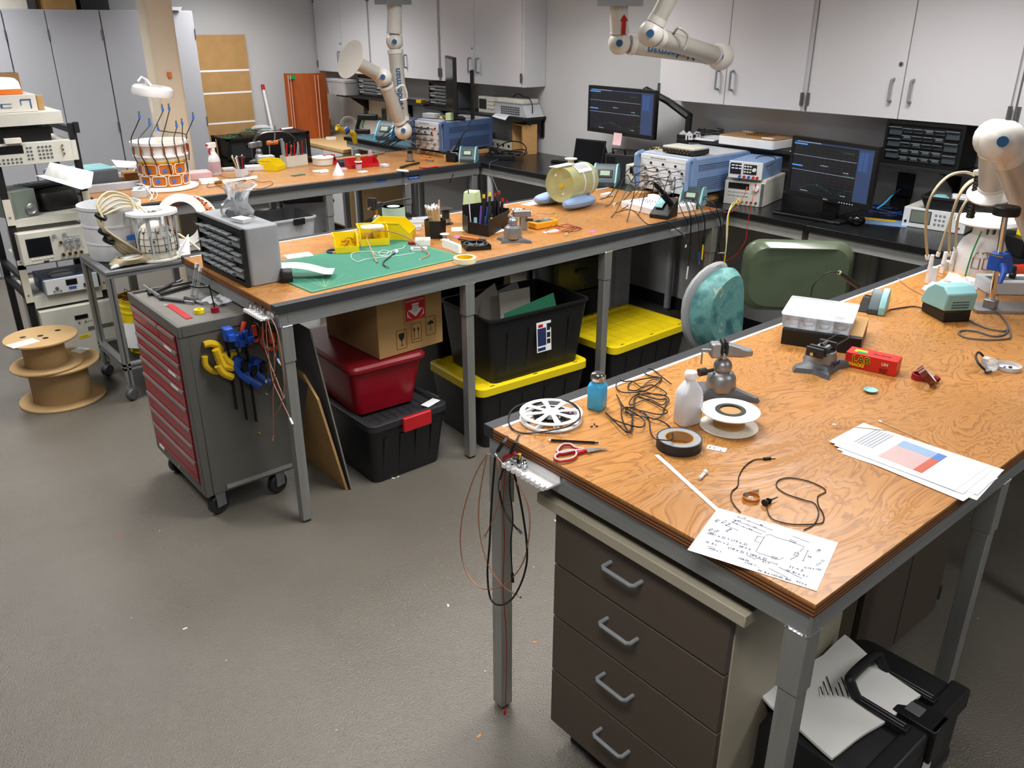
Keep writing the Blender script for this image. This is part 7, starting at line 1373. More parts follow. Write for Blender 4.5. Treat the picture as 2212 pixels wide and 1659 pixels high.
for u,v,lab in((1128,462,'white flat spool behind the tweezers'),(1150,468,'white flat spool left of the loose swab, nearer one')): t=thing('solder_wick',lab,'spool',P(u,v,z=Z1)+Vector((0,.05,0)),0); MB('white_plastic').lathe([(0,0),(.03,0),(.03,.003),(.008,.004),(.008,.018),(.03,.019),(.03,.022),(0,.022)],28).build('spool',t)
t=thing('glass_jar','small glass jar with a grey lid behind the screwdrivers','jar',P(1095,470,z=Z1)+Vector((.0,.08,0)),0); MB('smoke').lathe([(0,0),(.025,0),(.025,.06),(.02,.065),(.0,.065)],24).build('jar',t); MB('steel').lathe([(0,.0651),(.022,.0651),(.022,.08),(0,.08)],24).build('lid',t)
cable('swab_stick','long brown cable with a steel tip behind the multimeter','cable',onz([(1160,460),(1185,462),(1195,461)],Z1,.002),.0015,'coax_brown',ends=((1,'chrome',.014,.004,'connector'),))
# phantom bottle on pillows
def pillow(lab,c,rz,l,w,h): 
    t=thing('pillow',lab,'pillow',c,rz); mat('pillow_blue','#8fa9d0',.85,var=.06); R=[]
    for k in range(15):
        a=PI*k/14; s=max(.03,math.sin(a))**.6; R.append([(-l/2*math.cos(a),s*w/2*math.cos(b),h/2+s*h/2*math.sin(b)) for b in [2*PI*j/16 for j in range(16)]])
    MB('pillow_blue').loft(R).build('cover',t); MB('rs_blue_dark').tube([(-l/2*math.cos(PI*k/20),-w/2*max(.03,math.sin(PI*k/20))**.6-.0005,h/2) for k in range(21)],.0012,5).build('seam',t)
pA=P(1258,452,z=Z1); pillow('light blue pillow in front of the yellow phantom bottle',tuple(pA+Vector((.01,.04,0))),.12,.29,.10,.075)
pillow('light blue pillow behind the yellow phantom bottle, its end showing at left',tuple(pA+Vector((-.02,.27,0))),.12,.29,.12,.075)
c=P(1237,405,y=pA.y+.15); t=thing('phantom_bottle','yellow translucent cylinder bottle lying on two blue pillows with printed paper on top','bottle',(c.x,c.y,HB+.035),.20)
R_=.112; oz=R_+.0; q=MB('phantom').at((-.145,0,oz),0,0,R90)
q.lathe([(0,0),(R_-.002,0),(R_,.003),(R_,.008),(R_-.003,.01),(R_-.004,.28),(R_-.02,.30),(0,.30)],48).build('body',t)
MB('yellow_tool').at((-.15,-.012,oz-.006),0,0,R90).lathe([(0,-.001),(.015,-.001),(.015,.02),(0,.02)],24).build('yellow_port',t); rep('white_screw',MB('white_plastic').at((0,0,0),0,0,R90).lathe([(0,-.004),(.007,-.004),(.007,.002),(0,.002)],14),[(-.147,.03,oz+.055),(-.147,-.03,oz-.055)],t)
MB('yellow').at((-.09,0,oz),0,0,R90).lathe([(0,0),(.022,0),(.03,.18),(0,.18)],20).build('inner_tube',t)
for xx in(-.02,.08): MB('bottle_white').at((xx,0,oz),0,0,R90).ring(R_-.003,R_-.0042,0,.012,40).build('band',t)
R2=R_+.001; q=MB('paper'); q.loft([[(x,-R2*math.sin(a),oz+R2*math.cos(a)) for x in(-.06,.09)]+[(x,-(R2-.0012)*math.sin(a),oz+(R2-.0012)*math.cos(a)) for x in(.09,-.06)] for a in [.1+.08*k for k in range(11)]]); q.build('printed_label',t)
for k in range(9): x=-.045+.013*k; MB('dark').loft([[(x+dx,-R*math.sin(a),oz+R*math.cos(a)) for dx in(0,.006) for R in(R2+.0003,)]+[(x+dx,-(R2-.0005)*math.sin(a),oz+(R2-.0005)*math.cos(a)) for dx in(.006,0)] for a in [.2+.08*j for j in range(7)]]).build('printed_bar',t)
MB('white_bright').box(-.22,-.03,-.03,.03,2*R_+.002,2*R_+.006).build('ruler',t); MB('beige').lathe([(0,0),(.03,0),(.03,.004),(.02,.006),(.02,.03),(.04,.032),(.04,.038),(0,.038)],28).build('spool',t).location=(.03,.04,2*R_-.012); rep('pcb',MB('pcb').box(-.015,.015,-.012,.012,0,.003),[(.08,.0,2*R_+.003)],t)
MB('blue_tape').box(0,.03,-R_*1.02,-R_*.98,.03,.05).build('tape_piece',t)
# white connector board
A=P(1340,448,z=Z1);B=P(1417,468,z=Z1); d=B-A; w=d.length*1.0; t=thing('connector_board','white plastic block with rows of small connectors near the front right of the middle bench','block',A,math.atan2(d.y,d.x)); MB('white_bright').rbox(w,.34,.042,.012,.003,(w/2,.17,0)).build('block',t); MB('white_bright').rbox(.08,.05,.02,.004,.002,(.05,.24,.0422)).build('raised_pad',t); rep('connector',MB('chrome').cyl((0,0,0),(0,0,.014),.004,n=8),[(.05+.026*i,.09+.04*j,.042) for i in range(6) for j in range(2)]+[(w-.09+.02*i,.25+.03*j,.042) for i in range(4) for j in range(2)],t)
t=thing('cable_connector','white ribbed cable plug lying at the far side of the connector board','connector',P(1310,425,z=Z1),.15); MB('white_plastic').rbox(.10,.035,.025,.006,.003).build('shell',t)
# cables hanging from the analyzer across the bench
F0=vA
def vp(y,z): return Vector((vA.x-.03,vA.y+y,vA.z+z))
col=['yellow','red','white_plastic','blue','green','orange','red','blue','white_plastic','yellow','red','blue']
ends_px=[(1355,478),(1322,468),(1300,430),(1420,440),(1450,460),(1380,462),(1345,452),(1330,440),(1310,445),(1400,430),(1360,440),(1440,440)]
for i in range(12):
    s=vp(.16-.10*(i%4)-.02*(i//4),.165-.045*(i//4)); e=P(*ends_px[i],z=Z1+.006); mid=s+Vector((-.10-.02*(i%3),-.02*(i%2),.0)); m2=(s*.45+e*.55)+Vector((0,0,.06+.03*(i%3))); e2=e+(s-e).normalized()*.06+Vector((0,0,.006))
    cable('test_cable','black coaxial test cable drooping from a front port of the light blue analyzer','cable',[s,s+Vector((-.04,0,.0)),mid,m2,e2,e],.0028,'black',ends=((0,'chrome',.02,.006,'connector'),(1,'chrome',.016,.005,'connector')),group='black test cables of the light blue analyzer')
    sl=MB(col[i]).cyl((0,0,0),(-.03,0,0),.0042,n=10).build('colour_sleeve',list(COL.objects)[-1].parent if 0 else None) if 0 else None
# cables hanging over the front edge
def over(lab,u,v,L,r,m,ends): 
    a=P(u,v,z=Z1+.005); ye=3.125; pts=[a,a*.5+P(L[0][0],L[0][1],y=ye)*.5+Vector((0,0,.05))]+[P(x,y_,y=ye) for x,y_ in L]; cable('hanging_cable',lab,'cable',pts,r,m,ends=ends)
sq=lambda L: zc(1360,320,3.525,L)
over('black cable with a light blue sleeve hanging over the middle bench edge',1450,448,sq([(405,500),(440,560),(435,600),(420,640)]),.0025,'black',((1,'chrome',.018,.005,'connector'),))
over('black cable with a pale grey tip hanging over the middle bench edge',1462,445,sq([(450,480),(465,560),(460,650),(432,735)]),.0025,'black',((1,'grey_light',.018,.005,'connector'),))
over('black cable with a blue tip hanging over the middle bench edge',1475,445,sq([(500,500),(522,580),(530,700),(530,790)]),.0022,'black',((1,'blue',.06,.005,'sleeve','chrome',.02,.006,'connector'),))
over('thick black cable with a yellow tagged end hanging over the bench edge',1485,440,sq([(555,490),(572,560),(572,620),(566,680)]),.004,'black',((1,'black',.04,.009,'plug','yellow',.10,.004,'tag'),))
over('long black cable with a white tagged end hanging over the bench edge',1465,440,sq([(465,500),(468,600),(462,720),(458,800),(445,900)]),.0028,'black',((1,'off_white',.08,.005,'tag'),))
over('long thin black cable at the right end of the middle bench',1510,440,sq([(620,480),(690,540),(690,640),(670,760),(640,860)]),.0028,'black',((1,'black',.01,.003,'end'),))
over('second long black cable crossing at the right end of the middle bench',1505,440,sq([(650,440),(680,520),(700,640),(680,740),(710,880)]),.0028,'black',((1,'black',.01,.003,'end'),))
over('black cable running along the wood and down the front edge',1330,460,[(1400,485),(1440,480),(1460,495),(1477,508)],.0028,'black',((1,'chrome',.012,.004,'connector'),))
cable('hanging_cable','yellow cable dropping from the beige power supply past the counter edge','cable',[P(1598,437,x=4.50),P(1588,440,x=4.42),P(1578,452,x=4.36),P(1573,470,x=4.36),P(1571,510,x=4.36),P(1566,555,x=4.36),P(1560,600,x=4.36)],.0035,'yellow',ends=((0,'yellow',.02,.006,'plug'),))
cable('hanging_cable','white cable looping down beside the yellow cable at the counter edge','cable',[P(1590,436,x=4.50),P(1582,440,x=4.42),P(1575,455,x=4.36),P(1570,480,x=4.35),P(1568,540,x=4.35),P(1560,546,x=4.35),P(1552,546,x=4.35)],.003,'white_plastic',ends=((0,'white_plastic',.02,.005,'plug'),))
cable('hanging_cable','long thin red lead sagging from the light blue power supply to the middle bench','cable',[P(1632,402,x=4.47),P(1628,420,x=4.40),P(1620,455,x=4.36),P(1615,485,x=4.35),P(1610,520,x=4.34),P(1590,550,x=4.33),P(1560,566,x=4.32),P(1530,562,x=4.3),P(1520,548,x=4.28)],.0022,'red',ends=((0,'red',.02,.005,'plug'),))
cable('hanging_cable','red lead sweeping from the analyzer cables to the beige power supply','cable',[P(1460,424,z=Z1+.06),P(1490,435,z=Z1+.02),P(1530,450,z=Z1+.006),P(1560,458,x=4.36),P(1585,455,x=4.38),P(1603,430,x=4.44),P(1612,410,x=4.47)],.0022,'red',ends=((1,'red',.02,.005,'plug'),))
cable('power_cord','black cord arching above the light blue power supply','cord',[P(1600,410,x=4.60),P(1598,375,x=4.60),P(1620,360,x=4.62),P(1650,362,x=4.66),P(1675,348,x=4.70),P(1668,338,x=4.72),P(1640,338,x=4.74),P(1622,352,x=4.76)],.003,'black')
# label on the frame
for u,v,tx,w_,m,tc_,lab in((1460,492,'Say Ahh One',.085,'off_white','ink_black','cream label tape with lettering on the middle bench frame'),):
    p=P(u,v,y=3.149); t=thing('label_tape',lab,'label',(p.x,3.1495,p.z),0); MB(m).box(-w_/2,w_/2,-.0009,0,-.011,.011).build('tape',t); face(MB(tc_),0,0,-.001).text(tx,.013).build('lettering',t)
for u,v,tx,w_,m,tc_,lab in((894,383,'Russell Lagore',.115,'blue','white_bright','blue label tape with white lettering on the far bench frame'),(824,390,'',.085,'blue_tape',None,'piece of plain blue tape on the far bench frame')):
    p=P(u,v,y=5.669); t=thing('label_tape',lab,'label',(p.x,5.6695,p.z),0); MB(m).box(-w_/2,w_/2,-.0009,0,-.013,.013).build('tape',t); 
    if tx: face(MB(tc_),0,0,-.001).text(tx,.015).build('lettering',t)
# ---- comb rack with cables at the left end of the middle bench
t=thing('cable_rack','white comb-shaped cable rack full of connectors at the left end of the middle bench','cable rack',(1.371,3.27,HB-.05),0)
MB('white_plastic').box(-.004,.0,-.09,.09,-.012,.03).box(-.05,-.004,-.09,.09,-.012,-.006).build('bracket',t); rep('comb_tooth',MB('white_plastic').box(-.012,0,-.006,.006,0,.012),[(-.05,-.08+.02*k,-.013) for k in range(9)],t); rep('connector',MB('chrome').cyl((0,0,-.004),(0,0,.018),.006,n=10).cyl((0,0,.004),(0,0,.010),.0085,n=10),[(-.03+.012*(k%2),.08-.018*k,.002+.004*(k%3)) for k in range(9)],t)
s2_=lambda L: zc(430,540,3.769,L); X0=1.33
def hp(L): return [P(u,v,x=X0) for u,v in s2_(L)]
for L,r,m,ends,lab in(([(545,560),(550,700),(565,850),(600,1060),(660,1200),(740,1370)],.0022,'coax_brown',((1,'white_plastic',.03,.005,'boot','chrome',.012,.006,'connector'),),'brown coax cable with a white boot hanging left of the bench leg'),([(515,560),(530,760),(570,900),(640,1080),(680,1220),(600,1370),(490,1490)],.0022,'coax_brown',((1,'brass',.016,.0045,'connector'),),'brown coax cable curling left with a brass tip on the chest side'),([(555,560),(610,800),(612,1000),(603,1200),(605,1510)],.0022,'coax_brown',((1,'orange',.014,.004,'sleeve','chrome',.014,.005,'connector'),),'brown coax cable hanging lowest with an orange sleeve'),([(560,570),(600,720),(625,860),(640,890)],.0024,'coax_brown',((1,'rs_blue',.022,.005,'boot','brass',.01,.004,'connector'),),'brown coax cable with a pale blue boot beside the bench leg'),([(590,560),(640,680),(690,1000),(690,1180)],.0022,'coax_brown',((1,'chrome',.016,.005,'connector'),),'brown coax cable in front of the bench leg, rightmost'),([(445,560),(420,600),(400,680),(440,760),(490,740),(500,660),(470,600),(430,600),(405,680),(440,755),(500,750),(555,790)],.0028,'black',((1,'chrome',.02,.006,'connector'),),'black coiled cable hanging above the orange clamps'),([(560,880),(540,960),(545,1050)],.003,'black',((1,'chrome',.018,.006,'connector'),),'short dark cable with a steel end over the chest side'),([(560,640),(630,850),(630,1000),(590,1120),(550,1170)],.002,'black',((1,'chrome',.02,.005,'connector'),),'thin black cable ending in a steel plug over the chest')):
    pts=hp(L); cable('hanging_cable',lab,'cable',pts,r,m,ends=ends)
# ================================================================ things on the tool chest top
ZT=.9535
def onc(u,v): return P(u,v,z=ZT)
A=onc(358,660);B=onc(402,690); t=thing('ruler','flat red plastic ruler on the tool chest top','ruler',A+Vector((0,0,.0)),math.atan2((B-A).y,(B-A).x)); MB('red').box(0,(B-A).length,-.0,.03,0,.0025).m('label_white').ring(.008,.006,.0025,.003,20).build('ruler',t)
t=thing('tape_roll','small bright yellow tape roll on the tool chest top','tape roll',onc(431,676)+Vector((.0,.0,0)),0); MB('yellow').ring(.022,.010,0,.018,28).build('tape',t)
t=thing('rod_stand','thin black rod on a dark red round base at the tool chest edge','stand',onc(465,674),0); MB('red_dark').lathe([(0,0),(.018,0),(.018,.022),(0,.022)],24).build('base',t); MB('black').cyl((0,0,.02),(-.01,.0,.13),.003,n=10).build('rod',t); MB('black').tube([(-.01,.0,.12),(-.05,.02,.12),(-.08,.03,.13)],.005,8).build('clamp_arm',t)
for i,(u,v,u2,v2,m,lab) in enumerate(((322,640,380,615,'black','black hex key set at the rear of the tool chest top'),(345,640,410,622,'black','second black hex key set lying in front of the first'),(310,622,345,645,'steel','adjustable wrench with steel jaws on the tool chest top'),(345,648,400,655,'dark','black pliers with a looped handle on the tool chest top'),(400,648,425,655,'dark','black handle tool beside the clear pens on the tool chest'))):
    a=onc(u,v);b=onc(u2,v2); cable('hand_tool',lab,'tool',[a+Vector((0,0,.01)),b+Vector((0,0,.01))],.009,m,6,ends=((1,'grey' if m!='steel' else 'dark',.05,.006,'end'),))
for i,(u,v,u2,v2) in enumerate(((418,640,424,578),(428,648,432,586))):
    a=onc(u,v)+Vector((0,.02,.005)); stick('glass electrode tube with a white cap standing on the tool chest, '+('left','right')[i],a,P(u2,v2,y=a.y),.008,'clear','white_bright',.02,.009,'tube','probe_tube')
t=thing('clear_bag','crumpled clear plastic bag at the right rear of the tool chest top','bag',onc(500,650)+Vector((-.02,.03,0)),.2); sheet(.16,.14,10,10,lambda a,b:.010+.012*math.sin(a*13+b*5)*math.sin(b*9),.001,'bag').build('bag',t)
t=thing('tape_roll','small blue tape roll at the back of the tool chest top','tape roll',onc(478,628)+Vector((0,.02,0)),0); MB('blue').ring(.028,.018,0,.02,28).build('tape',t)
# ================================================================ head coils and cables on the cart
ZC=.8165
p=P(228,560,z=ZC)+Vector((.06,.12,0)); t=thing('plastic_barrel','frosted white plastic barrel with moulded rings at the back left of the cart','barrel',(1.385,5.45,ZC)); hh=hgt(Vector((1.385,5.45,ZC)),438)
MB('frost_more').lathe([(.155,0),(.16,.01),(.165,hh*.3),(.168,hh*.305),(.168,hh*.34),(.166,hh*.345),(.17,hh*.62),(.174,hh*.625),(.174,hh*.66),(.171,hh*.665),(.175,hh*.93),(.18,hh*.94),(.18,hh),(.172,hh),(.16,.012),(0,.012)],48).build('barrel',t)
MB('blue_tape').box(.02,.10,-.176,-.1755,hh*.38,hh*.47).build('tape_piece',t)
# wired basket coil
t=thing('head_coil','white wired helmet coil with upright rods on the front of the cart','coil',(1.56,5.235,ZC)); hh=hgt(t.location,450)
MB('off_white').lathe([(0,0),(.135,0),(.14,.004),(.14,.014),(0,.014)],44).build('base_disc',t)
q=MB('white_bright').lathe([(.135,hh-.03),(.15,hh-.028),(.15,hh-.012),(.07,hh-.012),(.07,hh-.03)],12,closed=True); q.build('top_plate',t)
MB('off_white').lathe([(.0,.0145),(.10,.0145),(.115,.06),(.115,.12),(.10,.17),(.07,.205),(.03,.225),(.0,.23)],40).build('helmet_shell',t)
rep('support_rod',MB('grey_light').cyl((0,0,.0145),(0,0,hh-.03),.006,n=10),[(.125*math.cos(a),.125*math.sin(a),0) for a in [k*PI/4+.3 for k in range(8)]],t)
rep('perforated_strip',MB('white_bright').box(-.008,.008,-.002,.002,0,.12),[(.11*math.cos(a),.11*math.sin(a),hh-.151) for a in(-2.9,-2.2,-1.5,-.8)],t)
def hs(a,z): r=.1165 if z<.12 else math.sqrt(max(.0001,.1165**2*(1-((z-.12)/.112)**2))); return (r*math.cos(a),r*math.sin(a),z)
for k in range(9):
    a=-3.2+.35*k; MB('dark').tube([hs(a,z) for z in(.05,.08,.11,.14,.17,.2)],.0014,5).build('copper_trace',t)
for z in(.06,.10,.14,.18): MB('dark').tube([hs(-3.2+.2*k,z) for k in range(16)],.0013,5).build('copper_trace',t)
rep('capacitor',MB('dark').rbox(.008,.008,.008,.001,.0005),[hs(-3.1+.28*k,.07+.05*(k%3)) for k in range(12)],t)
MB('white_bright').loft([[(.08,-.14,.0145),(.16,-.10,.0145),(.158,-.096,.0145),(.078,-.136,.0145)],[(.08,-.14,.06),(.18,-.06,.13),(.178,-.056,.13),(.078,-.136,.06)]]).build('face_shield',t)
# ring coil
t=thing('ring_coil','white ring coil former studded with copper parts standing behind the basket coil','coil',(1.82,5.40,ZC+.165)); M_=Matrix.Translation((0,0,0))@Euler((PI/2-.25,0,-.75)).to_matrix().to_4x4()
def lat(m,prof,cl=True,n=48): q=MB(m); q.T=M_.copy(); return q.lathe(prof,n,closed=cl)
lat('white_plastic',[(.145,-.10),(.165,-.10),(.165,-.09),(.145,-.09)]).build('rear_rim',t); lat('white_plastic',[(.115,.07),(.165,.07),(.165,.085),(.115,.085)]).build('front_rim',t)
lat('kapton',[(.135,-.09),(.148,-.09),(.148,.04),(.135,.04)]).build('amber_barrel',t); lat('white_plastic',[(.132,.04),(.15,.04),(.15,.07),(.132,.07)]).build('collar',t)
rep('copper_part',MB('copper').rbox(.014,.008,.008,.001,.0005),[tuple(M_@Vector((.151*math.cos(a),.151*math.sin(a),z))) for a,z in [(random.uniform(.1,3.4),random.uniform(-.08,.06)) for _ in range(70)]],t)
MB('white_plastic').box(-.10,.10,-.12,.02,-.165,-.13).build('cradle',t)
cable('coax_cable','tan cable coming out of the ring coil toward the drawer cabinet','cable',[P(385,505,y=5.25),P(400,515,y=5.2),P(415,525,y=5.15),P(432,540,y=5.1)],.007,'tan_cable',8,ends=((0,'black',.02,.013,'plug'),))
# loop of tan cables
for i in range(5):
    o=.010*i; cc=Vector((1.36+.0*i,5.19,ZC+.016+.006*i)); pts=[cc+Vector(((.115-o)*math.cos(a)+.02,(.055+.004*i)*math.sin(a),.002)) for a in [k*PI/5+.4*i for k in range(11)]]
    pts+= [P(232,500+4*i,y=5.16+.01*i),P(222-3*i,470,y=5.18+.01*i),P(210+4*i,440+6*i,y=5.22),P(235+8*i,415+8*i,y=5.26),P(275+6*i,425+6*i,y=5.28),P(292+8*i,452,y=5.26)]
    cable('coax_cable','thick tan coaxial cable looping from the basket coil and coiled on the cart','cable',pts,.0075,'tan_cable',8,ends=((1,'white_plastic',.03,.009,'sleeve'),),group='tan cables of the basket coil')
for u,v in((218,468),(225,502),(235,520)): o=MB('black').at((0,0,0),0,.3,.5).ring(.034,.022,-.008,.008,20).build('cable_strap'); o.location=P(u,v,y=5.17); tag(o,'black strap bundling the tan cables on the cart','strap','black straps on the tan cables')
cable('cable_connector','white cable plug lying at the left corner of the cart','connector',[Vector((1.27,5.14,ZC+.012)),Vector((1.33,5.17,ZC+.012))],.012,'white_plastic',10,ends=((0,'white_plastic',.02,.009,'tip'),))
t=thing('cable_connector','white ribbed plug block lying inside the tan cable loop','connector',(1.39,5.20,ZC),.3); MB('white_plastic').rbox(.12,.05,.05,.01,.004).build('shell',t)
# ================================================================ things on the far bench
B3y=5.66
# orange ringed coil former
c=P(362,412,z=Z1)+Vector((.04,.14,0)); t=thing('coil_former','tall orange and white cylinder coil former with cream loops and black cables','coil',c,0); hh=hgt(c,303); S3=1.0
R0=.20; R1=.165
MB('white_plastic').lathe([(0,0),(R0+.015,0),(R0+.02,.004),(R0+.02,.014),(R1+.012,.018),(R1+.012,.024),(0,.024)],56).build('base_ring',t)
z1=.024; z2=hh*.62; MB('kapton').lathe([(R1,z1),(R1+.002,z2)],56).build('amber_tube',t); MB('yellow_tool').lathe([(R1+.003,z2-.012),(R1+.003,z2+.004)],56).build('yellow_band',t)
MB('white_plastic').lathe([(R1-.004,z2),(R1+.004,z2),(R1+.008,hh*.7),(R1+.018,hh*.7),(R1+.018,hh*.72),(R1+.005,hh*.73),(R1+.01,hh*.93),(R1+.025,hh*.94),(R1+.027,hh),(R1+.008,hh),(R1-.004,hh*.9)],56,closed=True).build('white_shell',t)
def cyp(a,z,r=R1+.003): return (r*math.cos(a),r*math.sin(a),z)
for row,(za,zb,of) in enumerate(((z1+.012,z2*.5,0),(z2*.54,z2-.022,.33))):
    for k in range(7):
        a=-PI-.25+.64*k+of; w_=.275; c_=.05
        pts=[cyp(a+x,zz) for x,zz in((-w_,za+.012),(-w_+c_,za),(-w_*.5,za),(0,za),(w_*.5,za),(w_-c_,za),(w_,za+.012),(w_,zb-.012),(w_-c_,zb),(w_*.5,zb),(0,zb),(-w_*.5,zb),(-w_+c_,zb),(-w_,zb-.012))]; L=MB('off_white').tube(pts,.0034,6,closed=True).build('cream_loop',t)
        MB('blue_tape').at(cyp(a-.05,za+.03,R1+.003),a-.05+PI/2).box(-.014,.014,-.001,.001,-.01,.012).build('tape_tag',L)
for k in range(8):
    a=-3.05+.43*k; MB('copper').tube([cyp(a,hh*.91,R1+.022),cyp(a,hh*.76,R1+.020)],.0075,8).build('copper_coil',t); MB('black').tube([cyp(a,hh*.76,R1+.024),cyp(a+.07,hh*.64,R1+.018),cyp(a+.10,hh*.56,R1+.014)] + ([cyp(a+.16,hh*.34,R1+.012)] if k%2 else []),.0035,6).build('black_lead',t)
for k,(du,dv) in enumerate(((-50,-45),(-28,-30),(0,-60),(14,-62),(30,-25),(42,-30),(66,-44),(-10,-18))):
    a=-3.05+.43*k; s=cyp(a,hh*.93,R1+.022); e=P(352+du,300+dv,y=c.y-.05+.02*k)-c; s=Vector(s); MB('black').tube(spline([s,s+Vector((0,0,.05)),s*.4+e*.6+Vector((0,0,.02)),e],5),.0035,6).build('loose_cable',t); MB('blue_tape').cyl(e,e+Vector((0,0,.02)),.009,n=8).build('tape_flag',t); MB('steel').cyl(e+Vector((0,0,.02)),e+Vector((.0,0,.045)),.006,n=8).build('connector',t)
# magnifier lamp behind it
b=P(338,290,y=6.62); t=thing('magnifier_lamp','white magnifier lamp on an arm behind the orange coil former','lamp',(b.x,6.60,Z1)); tp=P(316,172,y=6.5)-Vector(t.location); mid=P(338,290,y=6.60)-Vector(t.location)
MB('white_plastic').cyl((0,0,0),(0,0,.04),.05,n=20).build('base',t); MB('white_plastic').cyl((0,0,.04),mid,.014,n=12).build('lower_arm',t); MB('white_plastic').cyl(mid,tp,.012,n=12).build('upper_arm',t); MB('white_plastic').sph(mid,.03,12,(1,.5,1.6)).build('elbow',t)
hd=P(330,200,y=6.42)-Vector(t.location); MB('white_plastic').at(tuple(hd),0,.06,.12).lathe([(.10,-.02),(.135,-.02),(.14,.0),(.135,.03),(.12,.045),(.07,.045),(.07,.03)],36,closed=True).build('lamp_head',t); MB('white_plastic').tube([tuple(tp),tuple(tp+Vector((-.03,0,.02))),tuple(tp+Vector((-.06,0,-.01)))],.008,8).build('hook',t); MB('white_plastic').cyl(tuple(tp),tuple(hd+Vector((0,0,.04))),.01,n=10).build('link',t)
t=thing('orange_hook','small orange hook stuck on the square column','hook',P(365,162,y=6.868),0); MB('orange').rbox(.03,.025,.035,.004,.002,(0,-.0135,-.015)).build('hook',t)
# left end of the far bench
def bx(nm,lab,cat,u,v,w,d,h,m,rz=-.1,off=(0,0),z=Z1,r=.004):
    p=P(u,v,z=z)+Vector((off[0],off[1]+d/2,0)); t=thing(nm,lab,cat,p,rz); MB(m).rbox(w,d,h,r,.002).build('body',t); return t
t=bx('power_strip','long grey power strip along the near left edge of the far bench','power strip',255,415,.50,.05,.05,'grey_light',-.05,(.06,.06))
t=bx('power_strip','grey power strip with black plugs behind the near one at the far bench left end','power strip',212,402,.30,.05,.05,'grey_light',-.05,(.14,.16))
for i,x in enumerate((-.11,-.05,.03)): MB(('grey','black','white_plastic')[i]).rbox(.035,.035,.05,.006,.003,(x,0,.0502)).build('plug',t)
t=bx('adapter_box','light grey socket box with angled slots in front of the coil former','power strip',318,428,.09,.16,.05,'grey_light',-.5,(.0,.03)); rep('socket',MB('dark').box(-.014,.014,-.008,.008,0,.001),[(0,-.04,.05),(0,.0,.05),(0,.04,.05)],t)
t=thing('half_ring','white curved cradle piece left of the orange coil former','cradle',P(262,402,z=Z1)+Vector((.05,.12,0)),.1); MB('white_plastic').prism([(-.11,0),(.11,0),(.11,.09)]+[(.11*math.cos(a),.13-.085*math.sin(a)) for a in [k*PI/10 for k in range(1,10)]]+[(-.11,.09)],0,.02).build('cradle',t); t.children[0].rotation_euler=(PI/2,0,0)
bx('small_carton','tan cardboard box with stamped letters left of the orange coil former','box',305,402,.14,.16,.075,'card',-.15,(.02,.14)); t=thing('paper_sheet','white curled paper standing on the tan box left of the coil former','paper',tuple(P(305,378,z=Z1+.09)+Vector((.02,.2,0))),-.1); sheet(.26,.16,8,4,lambda a,b:.05-.04*a+.03*b,.001).build('sheet',t)
t=instr('lab_instrument','dark blue-grey instrument behind the rack at the far bench left end','instrument',(1.52,6.36,Z1),.05,.40,.30,.13,body='rs_blue_dark',front='grey_dark'); MB('weller').rbox(.38,.28,.01,.004,.002,(0,.16,.1305)).build('top_cover',t)
cable('cable','white cable looping over the power strips at the far bench left end','cable',onz([(222,395),(228,375),(250,375),(280,395),(310,410),(320,422),(330,428),(322,436)],Z1+.01,.004,.05),.004,'white_plastic')
cable('cable','thin white cable loops in front of the orange coil former','cable',onz([(315,405),(330,410),(340,420),(335,430),(325,432),(332,420),(322,410)],Z1,.003,.01),.003,'white_plastic')
bx('binder_clip_pack','pink-white box stack lying right of the coil former','box',438,388,.17,.16,.05,'pink_clear',-.15,(.0,.0)); bx('folded_paper','white folded paper packet in front of the pink box','packet',452,398,.13,.09,.03,'paper',-.2,(.02,.0),r=.002)
# spray bottle
p=P(470,378,z=Z1)+Vector((0,.03,0)); t=thing('spray_bottle','white spray bottle with a red trigger and pink label on the far bench','bottle',p,.3); MB('bottle_white').lathe([(0,0),(.042,0),(.044,.004),(.044,.11),(.04,.13),(.018,.17),(.016,.18),(0,.18)],32).build('bottle',t); MB('pink_clear').lathe([(.0446,.02),(.0446,.10)],32).build('label',t)
MB('white_plastic').cyl((0,0,.18),(0,0,.20),.018,n=18).build('collar',t); MB('white_plastic').at((0,0,.20)).rbox(.075,.028,.04,.008,.004,(-.008,0,0)).build('spray_head',t); MB('red').tube([(-.02,0,.205),(-.036,0,.18),(-.03,0,.155)],.007,8).build('trigger',t); MB('red').cyl((-.045,0,.225),(-.055,0,.225),.008,n=10).build('nozzle',t)
# cup of markers
p=P(527,382,z=Z1)+Vector((0,.04,0)); t=thing('marker_cup','white hexagonal cup of pens and brushes on the far bench','cup',p,.2); MB('frost_more').loft([[(x,y,z) for x,y in circ(r,6)] for r,z in((.05,0),(.055,.06),(.052,.06),(.047,.003))]).build('cup',t)
for i in range(12):
    a=random.random()*6.28; m=('red_dark','dark','white_plastic','grey','wood_pale','black')[i%6]; b=p+Vector((.015*math.cos(a),.015*math.sin(a),.004)); e=p+Vector((.045*math.cos(a)-.01,.04*math.sin(a),.13+.02*random.random())); stick('pen standing in the white hexagonal cup on the far bench',b,e,.0045,m,'white_plastic' if i%3==0 else m,.01,.0045,'pen','pen','pens in the white cup')
bin_('yellow parts bin on the far bench before the grey vise',tuple(P(598,368,z=Z1)+Vector((0,.07,0))),.55,.13,.16,.08)
bx('clear_tray','clear bluish tray stacked behind the yellow bin on the far bench','tray',590,358,.13,.10,.06,'frost',-.2,(.02,.12))
bx('small_tray','translucent white tray between the marker cup and the yellow bin','tray',560,370,.14,.10,.035,'frost_more',-.3,(.0,.04)); bx('parts_card','grey pill case left of the marker cup','case',500,370,.09,.08,.02,'grey_light',-.2,(0,.02))
